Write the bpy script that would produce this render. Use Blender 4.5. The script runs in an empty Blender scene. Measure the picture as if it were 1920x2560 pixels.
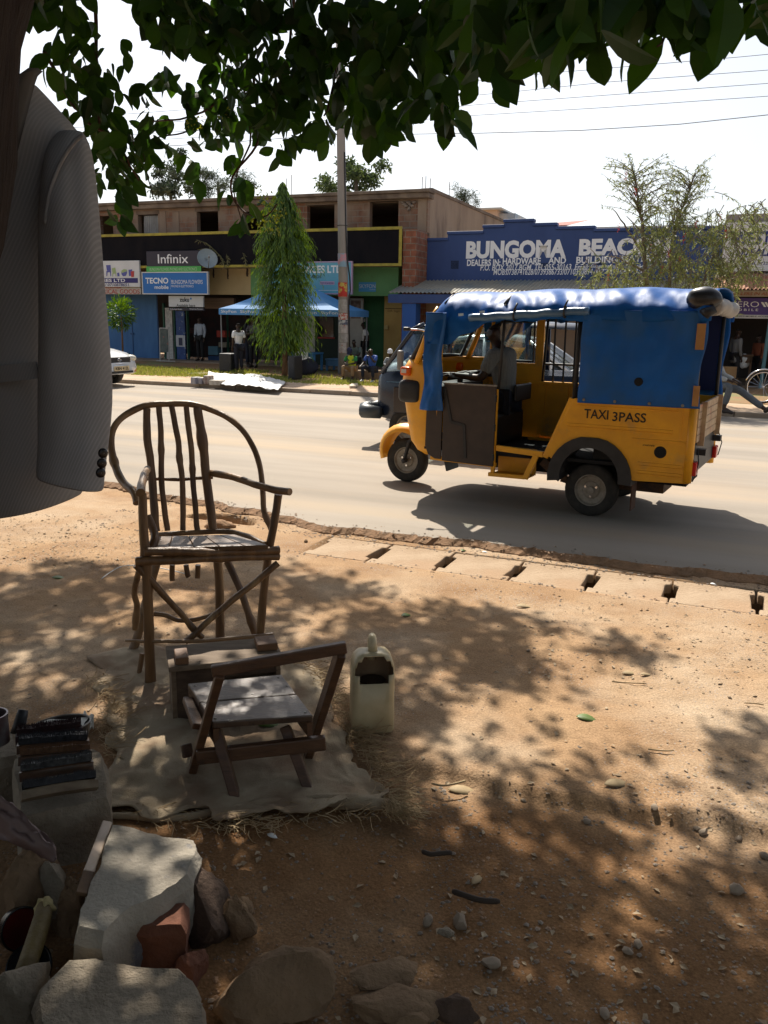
import bpy, bmesh, math, random
from mathutils import Vector as V, Matrix, noise
PI = math.pi
R = math.radians
random.seed(11)
rnd = random.random
uni = random.uniform
SC = bpy.context.scene
COL = SC.collection

# ---------------------------------------------------------------- camera
F, CX, CY, HC = 2100.0, 960.0, 1280.0, 1.7
PITCH = math.atan(480 / F)
CAMROT = Matrix.Rotation(PI / 2 - PITCH, 3, 'X') @ Matrix.Rotation(R(1.0), 3, 'Z')
cd = bpy.data.cameras.new('camera')
cam = bpy.data.objects.new('camera', cd)
COL.objects.link(cam)
cam.matrix_world = Matrix.Translation((0, 0, HC)) @ CAMROT.to_4x4()
cd.sensor_fit = 'VERTICAL'
cd.sensor_height = 36
cd.sensor_width = 27
cd.lens = 36 * F / 2560
cd.clip_start = 0.05
cd.clip_end = 3000
SC.camera = cam
CP = V((0, 0, HC))

def ray(x, y):
    return CAMROT @ V(((x - CX) / F, -(y - CY) / F, -1.0))
def gp(x, y, z=0.0):
    d = ray(x, y)
    return CP + d * ((z - HC) / d.z)
def P(x, y, Y):
    d = ray(x, y)
    return CP + d * (Y / d.y)

# street frame: u along the road (to the right), v across it (away)
TH = R(-22.5)
D = V((math.cos(TH), math.sin(TH), 0))
N = V((-math.sin(TH), math.cos(TH), 0))
UP = V((0, 0, 1))
def uvz(u, v, z=0.0):
    return D * u + N * v + UP * z
def FP(x, y, v):
    d = ray(x, y)
    q = CP + d * (v / d.dot(N))
    return q.dot(D), q.z
def zoomer(x0, y0, s):
    return lambda x, y: (x0 + x / s, y0 + y / s)
Z1 = zoomer(240, 400, 3.0722)
Z2 = zoomer(700, 400, 3.0722)
Z3 = zoomer(1000, 380, 1.8033)
Z5 = zoomer(240, 980, 2.9096)
Z6 = zoomer(340, 1540, 2.3042)
Z7 = zoomer(0, 1740, 2.698)
ZR = zoomer(1560, 560, 4.2528)
ZJ = zoomer(0, 180, 1.7844)
ZB = zoomer(0, 1780, 5.53)
ZP = zoomer(800, 780, 8.295)

# ---------------------------------------------------------------- mesh builder
ORG = {}
class MB:
    def __init__(s):
        s.v, s.f, s.m, s.mi = [], [], [], 0
    def add(s, vs, fs):
        o = len(s.v)
        s.v += [V(q) for q in vs]
        s.f += [tuple(i + o for i in f) for f in fs]
        s.m += [s.mi] * len(fs)
        return s
    def hexa(s, q):
        return s.add(q, [(0, 3, 2, 1), (4, 5, 6, 7), (0, 1, 5, 4), (1, 2, 6, 5), (2, 3, 7, 6), (3, 0, 4, 7)])
    def box(s, a, b):
        x0, y0, z0 = a
        x1, y1, z1 = b
        return s.hexa([(x0, y0, z0), (x1, y0, z0), (x1, y1, z0), (x0, y1, z0), (x0, y0, z1), (x1, y0, z1), (x1, y1, z1), (x0, y1, z1)])
    def sbox(s, u0, u1, v0, v1, z0, z1):
        return s.hexa([uvz(*q) for q in [(u0, v0, z0), (u1, v0, z0), (u1, v1, z0), (u0, v1, z0), (u0, v0, z1), (u1, v0, z1), (u1, v1, z1), (u0, v1, z1)]])
    def beam(s, p, q, w, t, up=(0, 0, 1), w2=None, t2=None):
        p, q = V(p), V(q)
        d = (q - p).normalized()
        side = d.cross(V(up))
        side = side.normalized() if side.length > 1e-4 else V((1, 0, 0))
        n = side.cross(d).normalized()
        w2 = w2 or w
        t2 = t2 or t
        o = []
        for c, ww, tt in ((p, w, t), (q, w2, t2)):
            for a, b in ((-1, -1), (1, -1), (1, 1), (-1, 1)):
                o.append(c + side * (a * ww / 2) + n * (b * tt / 2))
        return s.hexa(o)
    def tube(s, pts, r, n=8, cap=True, closed=False):
        pts = [V(q) for q in pts]
        m = len(pts)
        rs = r if isinstance(r, (list, tuple)) else [r] * m
        if len(rs) != m:
            rs = [rs[0] + (rs[-1] - rs[0]) * i / (m - 1) for i in range(m)]
        vs, fs = [], []
        ref = None
        for i, c in enumerate(pts):
            a = pts[i - 1] if (i or closed) else c
            b = pts[(i + 1) % m] if (i < m - 1 or closed) else c
            t = (b - a)
            t = t.normalized() if t.length > 1e-9 else V((0, 0, 1))
            if ref is None:
                ref = t.orthogonal().normalized()
            x = (ref - t * ref.dot(t))
            x = x.normalized() if x.length > 1e-6 else t.orthogonal().normalized()
            ref = x
            y = t.cross(x)
            for k in range(n):
                an = 2 * PI * k / n
                vs.append(c + (x * math.cos(an) + y * math.sin(an)) * rs[i])
        for i in range(m if closed else m - 1):
            j = (i + 1) % m
            for k in range(n):
                k2 = (k + 1) % n
                fs.append((i * n + k, i * n + k2, j * n + k2, j * n + k))
        if cap and not closed:
            fs.append(tuple(range(n - 1, -1, -1)))
            fs.append(tuple((m - 1) * n + k for k in range(n)))
        return s.add(vs, fs)
    def prism(s, poly, off):
        off = V(off)
        n = len(poly)
        vs = [V(q) for q in poly] + [V(q) + off for q in poly]
        fs = [tuple(range(n - 1, -1, -1)), tuple(range(n, 2 * n))]
        fs += [(i, (i + 1) % n, n + (i + 1) % n, n + i) for i in range(n)]
        return s.add(vs, fs)
    def loft(s, rings, cap=True, closed=True):
        n = len(rings[0])
        vs = [V(q) for r in rings for q in r]
        fs = []
        for i in range(len(rings) - 1):
            for k in range(n if closed else n - 1):
                k2 = (k + 1) % n
                fs.append((i * n + k, i * n + k2, (i + 1) * n + k2, (i + 1) * n + k))
        if cap and closed:
            fs.append(tuple(range(n - 1, -1, -1)))
            fs.append(tuple((len(rings) - 1) * n + k for k in range(n)))
        return s.add(vs, fs)
    def lathe(s, prof, c=(0, 0, 0), ax='z', n=24, cap=False):
        c = V(c)
        rings = []
        for r, h in prof:
            ring = []
            for k in range(n):
                a = 2 * PI * k / n
                x, y = r * math.cos(a), r * math.sin(a)
                q = {'z': (x, y, h), 'y': (x, h, y), 'x': (h, x, y)}[ax]
                ring.append(c + V(q))
            rings.append(ring)
        return s.loft(rings, cap=cap)
    def grid(s, fn, nu, nv):
        vs = [fn(i / nu, j / nv) for j in range(nv + 1) for i in range(nu + 1)]
        fs = [(j * (nu + 1) + i, j * (nu + 1) + i + 1, (j + 1) * (nu + 1) + i + 1, (j + 1) * (nu + 1) + i) for j in range(nv) for i in range(nu)]
        return s.add(vs, fs)
    def xf(s, M):
        s.v = [M @ q for q in s.v]
        return s
    def build(s, name, mt, parent=None, smooth=False, bevel=0, seg=2, local=False, recalc=True, solid=0, subd=0, origin=None, auto=None):
        vs = s.v
        if parent is not None:
            M = ORG[parent.name]
            if not local:
                Mi = M.inverted()
                vs = [Mi @ q for q in vs]
            org = M
            loc = None
        else:
            if origin is None:
                xs = [q.x for q in vs]; ys = [q.y for q in vs]; zs = [q.z for q in vs]
                origin = V(((min(xs) + max(xs)) / 2, (min(ys) + max(ys)) / 2, min(zs)))
            loc = V(origin)
            vs = [q - loc for q in vs]
            org = Matrix.Translation(loc)
        me = bpy.data.meshes.new(name)
        me.from_pydata(vs, [], s.f)
        mts = mt if isinstance(mt, (list, tuple)) else [mt]
        for q in mts:
            me.materials.append(q)
        if len(mts) > 1:
            me.polygons.foreach_set('material_index', s.m)
        if recalc and len(s.f) < 200000:
            bm = bmesh.new()
            bm.from_mesh(me)
            bmesh.ops.recalc_face_normals(bm, faces=bm.faces)
            bm.to_mesh(me)
            bm.free()
        if smooth:
            me.polygons.foreach_set('use_smooth', [True] * len(me.polygons))
            if auto:
                try:
                    me.set_sharp_from_angle(angle=R(auto))
                except Exception:
                    pass
        o = bpy.data.objects.new(name, me)
        COL.objects.link(o)
        if parent is not None:
            o.parent = parent
        else:
            o.location = loc
        ORG[o.name] = org
        if solid:
            md = o.modifiers.new('solid', 'SOLIDIFY')
            md.thickness = solid
            md.offset = 0
        if bevel:
            md = o.modifiers.new('bevel', 'BEVEL')
            md.width = bevel
            md.segments = seg
            md.limit_method = 'ANGLE'
        if subd:
            md = o.modifiers.new('sub', 'SUBSURF')
            md.levels = md.render_levels = subd
        return o

def thing(name, label, cat, loc, rotz=0.0, group=None):
    o = bpy.data.objects.new(name, None)
    COL.objects.link(o)
    o.empty_display_size = 0.1
    o.location = loc
    o.rotation_euler = (0, 0, rotz)
    ORG[o.name] = Matrix.Translation(V(loc)) @ Matrix.Rotation(rotz, 4, 'Z')
    return tag(o, label, cat, group)
def tag(o, label, cat, group=None):
    o['label'] = label
    o['category'] = cat
    if group:
        o['group'] = group
    return o
def struct(o):
    o['kind'] = 'structure'
    return o
def stuff(o):
    o['kind'] = 'stuff'
    return o
def copy_thing(root, loc, rotz, label, scale=None, group=None):
    r = root.copy()
    COL.objects.link(r)
    r.location = loc
    r.rotation_euler = (0, 0, rotz)
    if scale:
        r.scale = (scale,) * 3
    r['label'] = label
    if group:
        r['group'] = group
    for ch in list(root.children):
        c = ch.copy()
        COL.objects.link(c)
        c.parent = r
        for g in ch.children:
            d = g.copy()
            COL.objects.link(d)
            d.parent = c
    return r

# ---------------------------------------------------------------- materials
MATS = {}
def mat(name, c, c2=None, sc=6.0, rough=0.75, bump=0.0, bsc=40.0, metal=0.0, spec=0.4, stretch=(1, 1, 1), c3=None, sc3=1.5, rot=0, coat=0, detail=6, lo=0.35, hi=0.65, lo3=0.5, hi3=0.62, alpha=1):
    if name in MATS:
        return MATS[name]
    m = bpy.data.materials.new(name)
    m.use_nodes = True
    nt = m.node_tree
    b = nt.nodes['Principled BSDF']
    b.inputs['Base Color'].default_value = (*c, 1)
    b.inputs['Roughness'].default_value = rough
    b.inputs['Metallic'].default_value = metal
    b.inputs['Specular IOR Level'].default_value = spec
    b.inputs['Coat Weight'].default_value = coat
    L = nt.links.new
    tc = nt.nodes.new('ShaderNodeTexCoord')
    mp = nt.nodes.new('ShaderNodeMapping')
    mp.inputs['Scale'].default_value = stretch
    if rot:
        rt = nt.nodes.new('ShaderNodeMapping')
        rt.inputs['Rotation'].default_value = (0, 0, rot)
        L(tc.outputs['Object'], rt.inputs['Vector'])
    L(rt.outputs['Vector'] if rot else tc.outputs['Object'], mp.inputs['Vector'])
    def nz(scale, det=detail):
        t = nt.nodes.new('ShaderNodeTexNoise')
        t.inputs['Scale'].default_value = scale
        t.inputs['Detail'].default_value = det
        t.inputs['Roughness'].default_value = 0.6
        L(mp.outputs['Vector'], t.inputs['Vector'])
        return t.outputs['Fac']
    def ramp(src, a, b_):
        r = nt.nodes.new('ShaderNodeMapRange')
        r.inputs['From Min'].default_value = a
        r.inputs['From Max'].default_value = b_
        L(src, r.inputs['Value'])
        return r.outputs['Result']
    def mixc(fac, A, B):
        x = nt.nodes.new('ShaderNodeMix')
        x.data_type = 'RGBA'
        L(fac, x.inputs['Factor'])
        for k, q in ((6, A), (7, B)):
            if isinstance(q, tuple):
                x.inputs[k].default_value = (*q, 1)
            else:
                L(q, x.inputs[k])
        return x.outputs[2]
    col = None
    if c2:
        col = mixc(ramp(nz(sc), lo, hi), c, c2)
    if c3:
        col = mixc(ramp(nz(sc3), lo3, hi3), col if col is not None else c, c3)
    if col is not None:
        L(col, b.inputs['Base Color'])
    if bump:
        bp = nt.nodes.new('ShaderNodeBump')
        bp.inputs['Strength'].default_value = bump
        bp.inputs['Distance'].default_value = 0.02
        L(nz(bsc), bp.inputs['Height'])
        L(bp.outputs['Normal'], b.inputs['Normal'])
    MATS[name] = m
    m['colour_out'] = 0
    return m

def leafmat(name, c, c2, trans=0.35, rough=0.45, sc=3.0):
    m = bpy.data.materials.new(name)
    m.use_nodes = True
    nt = m.node_tree
    L = nt.links.new
    b = nt.nodes['Principled BSDF']
    b.inputs['Roughness'].default_value = rough
    b.inputs['Specular IOR Level'].default_value = 0.35
    g = nt.nodes.new('ShaderNodeNewGeometry')
    mx = nt.nodes.new('ShaderNodeMix')
    mx.data_type = 'RGBA'
    L(g.outputs['Random Per Island'], mx.inputs['Factor'])
    mx.inputs[6].default_value = (*c, 1)
    mx.inputs[7].default_value = (*c2, 1)
    L(mx.outputs[2], b.inputs['Base Color'])
    t = nt.nodes.new('ShaderNodeBsdfTranslucent')
    hs = nt.nodes.new('ShaderNodeHueSaturation')
    hs.inputs['Hue'].default_value = 0.47
    hs.inputs['Saturation'].default_value = 1.2
    hs.inputs['Value'].default_value = 1.6
    L(mx.outputs[2], hs.inputs['Color'])
    L(hs.outputs['Color'], t.inputs['Color'])
    ms = nt.nodes.new('ShaderNodeMixShader')
    ms.inputs['Fac'].default_value = trans
    L(b.outputs['BSDF'], ms.inputs[1])
    L(t.outputs['BSDF'], ms.inputs[2])
    L(ms.outputs['Shader'], nt.nodes['Material Output'].inputs['Surface'])
    MATS[name] = m
    return m

def glassmat(name, tint=(0.8, 0.9, 0.9), a=0.25, rough=0.05):
    m = bpy.data.materials.new(name)
    m.use_nodes = True
    nt = m.node_tree
    L = nt.links.new
    nt.nodes.remove(nt.nodes['Principled BSDF'])
    t = nt.nodes.new('ShaderNodeBsdfTransparent')
    t.inputs['Color'].default_value = (*tint, 1)
    g = nt.nodes.new('ShaderNodeBsdfGlossy')
    g.inputs['Roughness'].default_value = rough
    ms = nt.nodes.new('ShaderNodeMixShader')
    ms.inputs['Fac'].default_value = a
    L(t.outputs[0], ms.inputs[1])
    L(g.outputs[0], ms.inputs[2])
    L(ms.outputs[0], nt.nodes['Material Output'].inputs['Surface'])
    MATS[name] = m
    return m

def brickmat(name, c1, c2, mortar, sc=1.0, rot=0.0, patch=None, plo=0.48, phi=0.6):
    m = bpy.data.materials.new(name)
    m.use_nodes = True
    nt = m.node_tree
    L = nt.links.new
    b = nt.nodes['Principled BSDF']
    b.inputs['Roughness'].default_value = 0.9
    tc = nt.nodes.new('ShaderNodeTexCoord')
    mp = nt.nodes.new('ShaderNodeMapping')
    mp.inputs['Rotation'].default_value = (0, 0, -TH)
    L(tc.outputs['Object'], mp.inputs['Vector'])
    sx = nt.nodes.new('ShaderNodeSeparateXYZ')
    L(mp.outputs[0], sx.inputs[0])
    cb = nt.nodes.new('ShaderNodeCombineXYZ')
    ad = nt.nodes.new('ShaderNodeMath')
    L(sx.outputs['X'], ad.inputs[0])
    L(sx.outputs['Y'], ad.inputs[1])
    L(ad.outputs[0], cb.inputs['X'])
    L(sx.outputs['Z'], cb.inputs['Y'])
    br = nt.nodes.new('ShaderNodeTexBrick')
    br.inputs['Color1'].default_value = (*c1, 1)
    br.inputs['Color2'].default_value = (*c2, 1)
    br.inputs['Mortar'].default_value = (*mortar, 1)
    br.inputs['Scale'].default_value = sc
    br.inputs['Brick Width'].default_value = 0.36
    br.inputs['Row Height'].default_value = 0.19
    br.inputs['Mortar Size'].default_value = 0.014
    L(cb.outputs[0], br.inputs['Vector'])
    n = nt.nodes.new('ShaderNodeTexNoise')
    n.inputs['Scale'].default_value = 1.3
    n.inputs['Detail'].default_value = 8
    L(tc.outputs['Object'], n.inputs['Vector'])
    out = br.outputs['Color']
    n2 = nt.nodes.new('ShaderNodeTexNoise')
    n2.inputs['Scale'].default_value = 5
    n2.inputs['Detail'].default_value = 8
    L(tc.outputs['Object'], n2.inputs['Vector'])
    mm = nt.nodes.new('ShaderNodeMix')
    mm.data_type = 'RGBA'
    mm.blend_type = 'MULTIPLY'
    mm.inputs['Factor'].default_value = 0.8
    r2 = nt.nodes.new('ShaderNodeMapRange')
    r2.inputs['From Min'].default_value = 0.3
    r2.inputs['From Max'].default_value = 0.7
    r2.inputs['To Min'].default_value = 0.55
    r2.inputs['To Max'].default_value = 1.2
    L(n2.outputs['Fac'], r2.inputs['Value'])
    L(out, mm.inputs[6])
    L(r2.outputs[0], mm.inputs[7])
    out = mm.outputs[2]
    if patch:
        r = nt.nodes.new('ShaderNodeMapRange')
        r.inputs['From Min'].default_value = plo
        r.inputs['From Max'].default_value = phi
        L(n.outputs['Fac'], r.inputs['Value'])
        mx = nt.nodes.new('ShaderNodeMix')
        mx.data_type = 'RGBA'
        L(r.outputs[0], mx.inputs['Factor'])
        L(out, mx.inputs[6])
        mx.inputs[7].default_value = (*patch, 1)
        out = mx.outputs[2]
    L(out, b.inputs['Base Color'])
    bp = nt.nodes.new('ShaderNodeBump')
    bp.inputs['Strength'].default_value = 0.5
    bp.inputs['Distance'].default_value = 0.01
    L(br.outputs['Fac'], bp.inputs['Height'])
    bp.invert = True
    L(bp.outputs[0], b.inputs['Normal'])
    MATS[name] = m
    return m

def plain(name, c, rough=0.7, **k):
    return mat(name, c, rough=rough, **k)

WHITE = mat('white_paint', (.75, .75, .73), (.62, .62, .6), sc=3, rough=.6)
BLACK = mat('black_plastic', (.018, .018, .02), (.03, .03, .032), sc=12, rough=.5)
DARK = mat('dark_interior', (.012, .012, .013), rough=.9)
TYRE = mat('tyre_rubber', (.022, .021, .02), (.045, .04, .034), sc=14, rough=.85, bump=.2, bsc=60)
CHROME = mat('chrome', (.7, .7, .72), rough=.18, metal=1)
STEEL = mat('dull_steel', (.3, .29, .27), (.2, .17, .14), sc=20, rough=.5, metal=.6)

# ---------------------------------------------------------------- lettering
def lettering(txt, parent, O, ex, ey, w, h, mt, bold=0.0, shear=0.0, name='lettering', space=1.0, thick=0.0):
    cu = bpy.data.curves.new(name, 'FONT')
    cu.body = txt
    cu.offset = bold
    cu.shear = shear
    cu.space_character = space
    cu.resolution_u = 3
    t = bpy.data.objects.new(name, cu)
    COL.objects.link(t)
    dg = bpy.context.evaluated_depsgraph_get()
    me = bpy.data.meshes.new_from_object(t.evaluated_get(dg))
    bpy.data.objects.remove(t)
    bpy.data.curves.remove(cu)
    xs = [v.co.x for v in me.vertices]; ys = [v.co.y for v in me.vertices]
    x0, x1, y0, y1 = min(xs), max(xs), min(ys), max(ys)
    sy = h / (y1 - y0)
    sx = w / (x1 - x0) if w else sy
    Mi = ORG[parent.name].inverted() if parent else Matrix.Identity(4)
    for v in me.vertices:
        v.co = Mi @ (V(O) + V(ex) * ((v.co.x - x0) * sx) + V(ey) * ((v.co.y - y0) * sy))
    me.materials.clear()
    me.materials.append(mt)
    o = bpy.data.objects.new(name, me)
    COL.objects.link(o)
    if parent:
        o.parent = parent
        ORG[o.name] = ORG[parent.name]
    return o
def flet(txt, parent, pxa, pxb, v, mt, **k):
    """lettering on a street-facing plane v between two picture points (top-left, bottom-right)"""
    u0, z1 = FP(*pxa, v)
    u1, z0 = FP(*pxb, v)
    # undo the slight perspective tilt: heights from both ends
    return lettering(txt, parent, uvz(u0, v - .006, z0), D, UP, u1 - u0, z1 - z0, mt, **k)

# ---------------------------------------------------------------- rocks, leaves
def rockmesh(mb, c, r, seed=0, rough=.25, sub=3, cuts=6, rot=0.0, sharp=.0):
    bm = bmesh.new()
    bmesh.ops.create_icosphere(bm, subdivisions=sub, radius=1)
    rs = random.Random(seed)
    pl = []
    for i in range(cuts):
        n = V((rs.uniform(-1, 1), rs.uniform(-1, 1), rs.uniform(-.6, 1))).normalized()
        pl.append((n, rs.uniform(.55, .85)))
    M = Matrix.Rotation(rot, 3, 'Z')
    off = V((seed * 3.1, seed * 1.7, seed * .9))
    vs = []
    for v in bm.verts:
        p = v.co.copy()
        for n, d in pl:
            t = p.dot(n)
            if t > d:
                p = p - n * (t - d) * .93
        p = p * (1 + rough * noise.noise(p * 1.6 + off) + rough * .35 * noise.noise(p * 5 + off) + rough*.15*noise.noise(p*13+off))
        p = V((p.x * r[0], p.y * r[1], p.z * r[2]))
        vs.append(V(c) + M @ p)
    bm.verts.index_update()
    fs = [tuple(q.index for q in f.verts) for f in bm.faces]
    bm.free()
    return mb.add(vs, fs)

def leaf(mb, p, d, n, ln, w, fold=.25, droop=.2, hi=True):
    """a pointed leaf: base p, direction d, face normal n"""
    d = d.normalized()
    s = d.cross(n)
    s = s.normalized() if s.length > 1e-4 else d.orthogonal().normalized()
    n = s.cross(d).normalized()
    if hi:
        prof = ((0, .06), (.12, .55), (.3, .92), (.5, 1), (.7, .82), (.86, .45), (1, .03))
    else:
        prof = ((0, .1), (.45, 1), (1, .05))
    vs, fs = [], []
    for t, ww in prof:
        c = p + d * (ln * t) - n * (droop * ln * t * t)
        e = s * (w * .5 * ww)
        k = n * (fold * w * .5 * ww)
        vs += [c - e + k, c, c + e + k]
    for i in range(len(prof) - 1):
        a = i * 3
        fs += [(a, a + 1, a + 4, a + 3), (a + 1, a + 2, a + 5, a + 4)]
    mb.add(vs, fs)
def rdir():
    while True:
        q = V((uni(-1, 1), uni(-1, 1), uni(-1, 1)))
        if .05 < q.length < 1:
            return q.normalized()
# ---------------------------------------------------------------- light
SUN_EL = R(50)
SH = V((.148, -.989, 0))                    # direction in which shadows fall
SUNDIR = V((-SH.x * math.cos(SUN_EL), -SH.y * math.cos(SUN_EL), math.sin(SUN_EL)))
W = bpy.data.worlds.new('World')
SC.world = W
W.use_nodes = True
nt = W.node_tree
sky = nt.nodes.new('ShaderNodeTexSky')
sky.sky_type = 'NISHITA'
sky.sun_disc = False
sky.sun_elevation = SUN_EL
sky.sun_rotation = math.atan2(SUNDIR.x, SUNDIR.y)
sky.air_density = 1.0
sky.dust_density = 2.0
sky.ozone_density = 1.0
bg = nt.nodes['Background']
bg.inputs['Strength'].default_value = 0.10
hsv = nt.nodes.new('ShaderNodeHueSaturation')
hsv.inputs['Saturation'].default_value = .5
nt.links.new(sky.outputs[0], hsv.inputs['Color'])
nt.links.new(hsv.outputs[0], bg.inputs['Color'])
sd = bpy.data.lights.new('sun', 'SUN')
sd.energy = 5.0
sd.angle = R(0.55)
sd.color = (1.0, .93, .82)
so = bpy.data.objects.new('sun', sd)
COL.objects.link(so)
so.rotation_euler = SUNDIR.to_track_quat('Z', 'Y').to_euler()
so.location = (0, 0, 30)
SC.view_settings.view_transform = 'Standard'
SC.view_settings.look = 'None'
SC.view_settings.gamma = 1
SC.view_settings.exposure = 0.62
try:
    SC.cycles.max_bounces = 6
    SC.cycles.transparent_max_bounces = 12
    SC.cycles.use_denoising = True
except Exception:
    pass

# ---------------------------------------------------------------- ground
def sstep(a, b, x):
    t = max(0, min(1, (x - a) / (b - a)))
    return t * t * (3 - 2 * t)
LA, LB = gp(960, 1905), gp(1640, 2025)
LDIR = (LB - LA).normalized()
LNRM = V((-LDIR.y, LDIR.x, 0))
PITC = gp(548, 1300)
def hgt(q, v):
    a = 1 - sstep(4.9, 5.3, v) if v < 5.6 else (sstep(5.86, 5.95, v) * .7 if v < 7 else 0)
    if a <= 0 or q.length > 12:
        return 0.0
    h = .012 * noise.noise(q * 1.3) + .010 * noise.noise(q * 3.7 + V((3, 1, 0)))
    h += .006 * noise.noise(q * 11) + .004 * noise.noise(q * 29) + .0022 * noise.noise(q * 67)
    along = (q - LA).dot(LDIR)
    dist = (q - LA).dot(LNRM) + .05 * noise.noise(q * 2.4 + V((9, 2, 0))) + .02 * noise.noise(q * 9)
    k = sstep(-.15, .15, along + .1) * (1 - sstep(1.6, 2.2, along))
    h -= .035 * (1 - sstep(-.03, .02, dist)) * k
    g = noise.noise(q * 5.1 + V((4, 4, 4)))
    if q.y < 2.9:
        h += .012 * max(0, g) * (1 - sstep(2.4, 2.9, q.y))
    return h * a
def lines(segs):
    out = []
    for a, b, n in segs:
        out += [a + (b - a) * i / n for i in range(n)]
    out.append(segs[-1][1])
    return out
slot0 = -2.35 - .521
US = lines([(-600, -60, 6), (-60, -12, 8), (-12, -5.2, 24), (-5.2, 1.6, 300), (1.6, 3, 20), (3, 12, 14), (12, 60, 6), (60, 600, 6)])
VS = lines([(-400, -20, 4), (-20, -1, 8), (-1, .6, 16), (.6, 5.33, 205)]) + [5.331, 5.859] + lines([(5.86, 6.6, 30), (6.6, 8, 3), (8, 30, 6), (30, 100, 6), (100, 1200, 8)])
gm = MB()
vs, fs = [], []
for v in VS:
    tr = 5.3305 < v < 5.8595
    for u in US:
        q = D * u + N * v
        z = (-.45 if u > slot0 else 0) if tr else hgt(q, v)
        if 5.9 < v < 6.7:
            dd = (q - PITC)
            e = (dd.dot(D) / .34) ** 2 + (dd.dot(N) / .2) ** 2
            if e < 1:
                z -= .2 * (1 - e) ** .5
        vs.append(q + UP * z)
nu = len(US)
for j in range(len(VS) - 1):
    for i in range(nu - 1):
        fs.append((j * nu + i, j * nu + i + 1, (j + 1) * nu + i + 1, (j + 1) * nu + i))
gm.add(vs, fs)

def groundmat():
    m = mat('dirt', (.395, .255, .143), (.295, .178, .096), sc=2.2, rough=.95, bump=.42, bsc=70, spec=.15, c3=(.46, .345, .235), sc3=.9, lo3=.46, hi3=.66)
    nt = m.node_tree
    L = nt.links.new
    b = nt.nodes['Principled BSDF']
    src = b.inputs['Base Color'].links[0].from_socket
    tc = nt.nodes.new('ShaderNodeTexCoord')
    vo = nt.nodes.new('ShaderNodeTexVoronoi')
    vo.inputs['Scale'].default_value = 55
    L(tc.outputs['Object'], vo.inputs['Vector'])
    r = nt.nodes.new('ShaderNodeMapRange')
    r.inputs['From Min'].default_value = .16
    r.inputs['From Max'].default_value = .26
    r.inputs['To Min'].default_value = 1
    r.inputs['To Max'].default_value = 0
    L(vo.outputs['Distance'], r.inputs['Value'])
    n = nt.nodes.new('ShaderNodeTexNoise')
    n.inputs['Scale'].default_value = 1.1
    n.inputs['Detail'].default_value = 5
    L(tc.outputs['Object'], n.inputs['Vector'])
    r2 = nt.nodes.new('ShaderNodeMapRange')
    r2.inputs['From Min'].default_value = .5
    r2.inputs['From Max'].default_value = .62
    L(n.outputs['Fac'], r2.inputs['Value'])
    mu = nt.nodes.new('ShaderNodeMath')
    mu.operation = 'MULTIPLY'
    L(r.outputs[0], mu.inputs[0])
    L(r2.outputs[0], mu.inputs[1])
    mx = nt.nodes.new('ShaderNodeMix')
    mx.data_type = 'RGBA'
    L(mu.outputs[0], mx.inputs['Factor'])
    L(src, mx.inputs[6])
    mx.inputs[7].default_value = (.36, .31, .27, 1)
    # fine speckle
    n3 = nt.nodes.new('ShaderNodeTexNoise')
    n3.inputs['Scale'].default_value = 130
    n3.inputs['Detail'].default_value = 3
    L(tc.outputs['Object'], n3.inputs['Vector'])
    r3 = nt.nodes.new('ShaderNodeMapRange')
    r3.inputs['From Min'].default_value = .3
    r3.inputs['From Max'].default_value = .7
    r3.inputs['To Min'].default_value = .72
    r3.inputs['To Max'].default_value = 1.2
    L(n3.outputs['Fac'], r3.inputs['Value'])
    m2 = nt.nodes.new('ShaderNodeMix')
    m2.data_type = 'RGBA'
    m2.blend_type = 'MULTIPLY'
    m2.inputs['Factor'].default_value = 1
    L(mx.outputs[2], m2.inputs[6])
    L(r3.outputs[0], m2.inputs[7])
    # darker reddish soil on the lower ground before the ledge
    dp = nt.nodes.new('ShaderNodeVectorMath')
    dp.operation = 'DOT_PRODUCT'
    L(tc.outputs['Object'], dp.inputs[0])
    dp.inputs[1].default_value = LNRM
    nd_ = nt.nodes.new('ShaderNodeTexNoise')
    nd_.inputs['Scale'].default_value = 2.5
    nd_.inputs['Detail'].default_value = 7
    L(tc.outputs['Object'], nd_.inputs['Vector'])
    ma = nt.nodes.new('ShaderNodeMath')
    ma.operation = 'MULTIPLY_ADD'
    L(nd_.outputs['Fac'], ma.inputs[0])
    ma.inputs[1].default_value = .7
    L(dp.outputs['Value'], ma.inputs[2])
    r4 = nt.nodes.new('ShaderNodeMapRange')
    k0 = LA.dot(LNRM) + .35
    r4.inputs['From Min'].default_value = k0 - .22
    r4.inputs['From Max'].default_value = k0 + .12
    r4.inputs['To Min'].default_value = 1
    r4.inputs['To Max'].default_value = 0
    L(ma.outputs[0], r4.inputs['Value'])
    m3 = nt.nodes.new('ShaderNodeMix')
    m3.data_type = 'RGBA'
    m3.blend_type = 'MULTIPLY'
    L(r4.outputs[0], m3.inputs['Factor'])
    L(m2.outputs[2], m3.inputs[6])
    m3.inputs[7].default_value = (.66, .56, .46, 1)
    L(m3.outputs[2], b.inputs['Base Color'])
    return m
DIRT = groundmat()
struct(gm.build('ground', DIRT, smooth=True, recalc=False, origin=V((0, 0, 0))))

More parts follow.
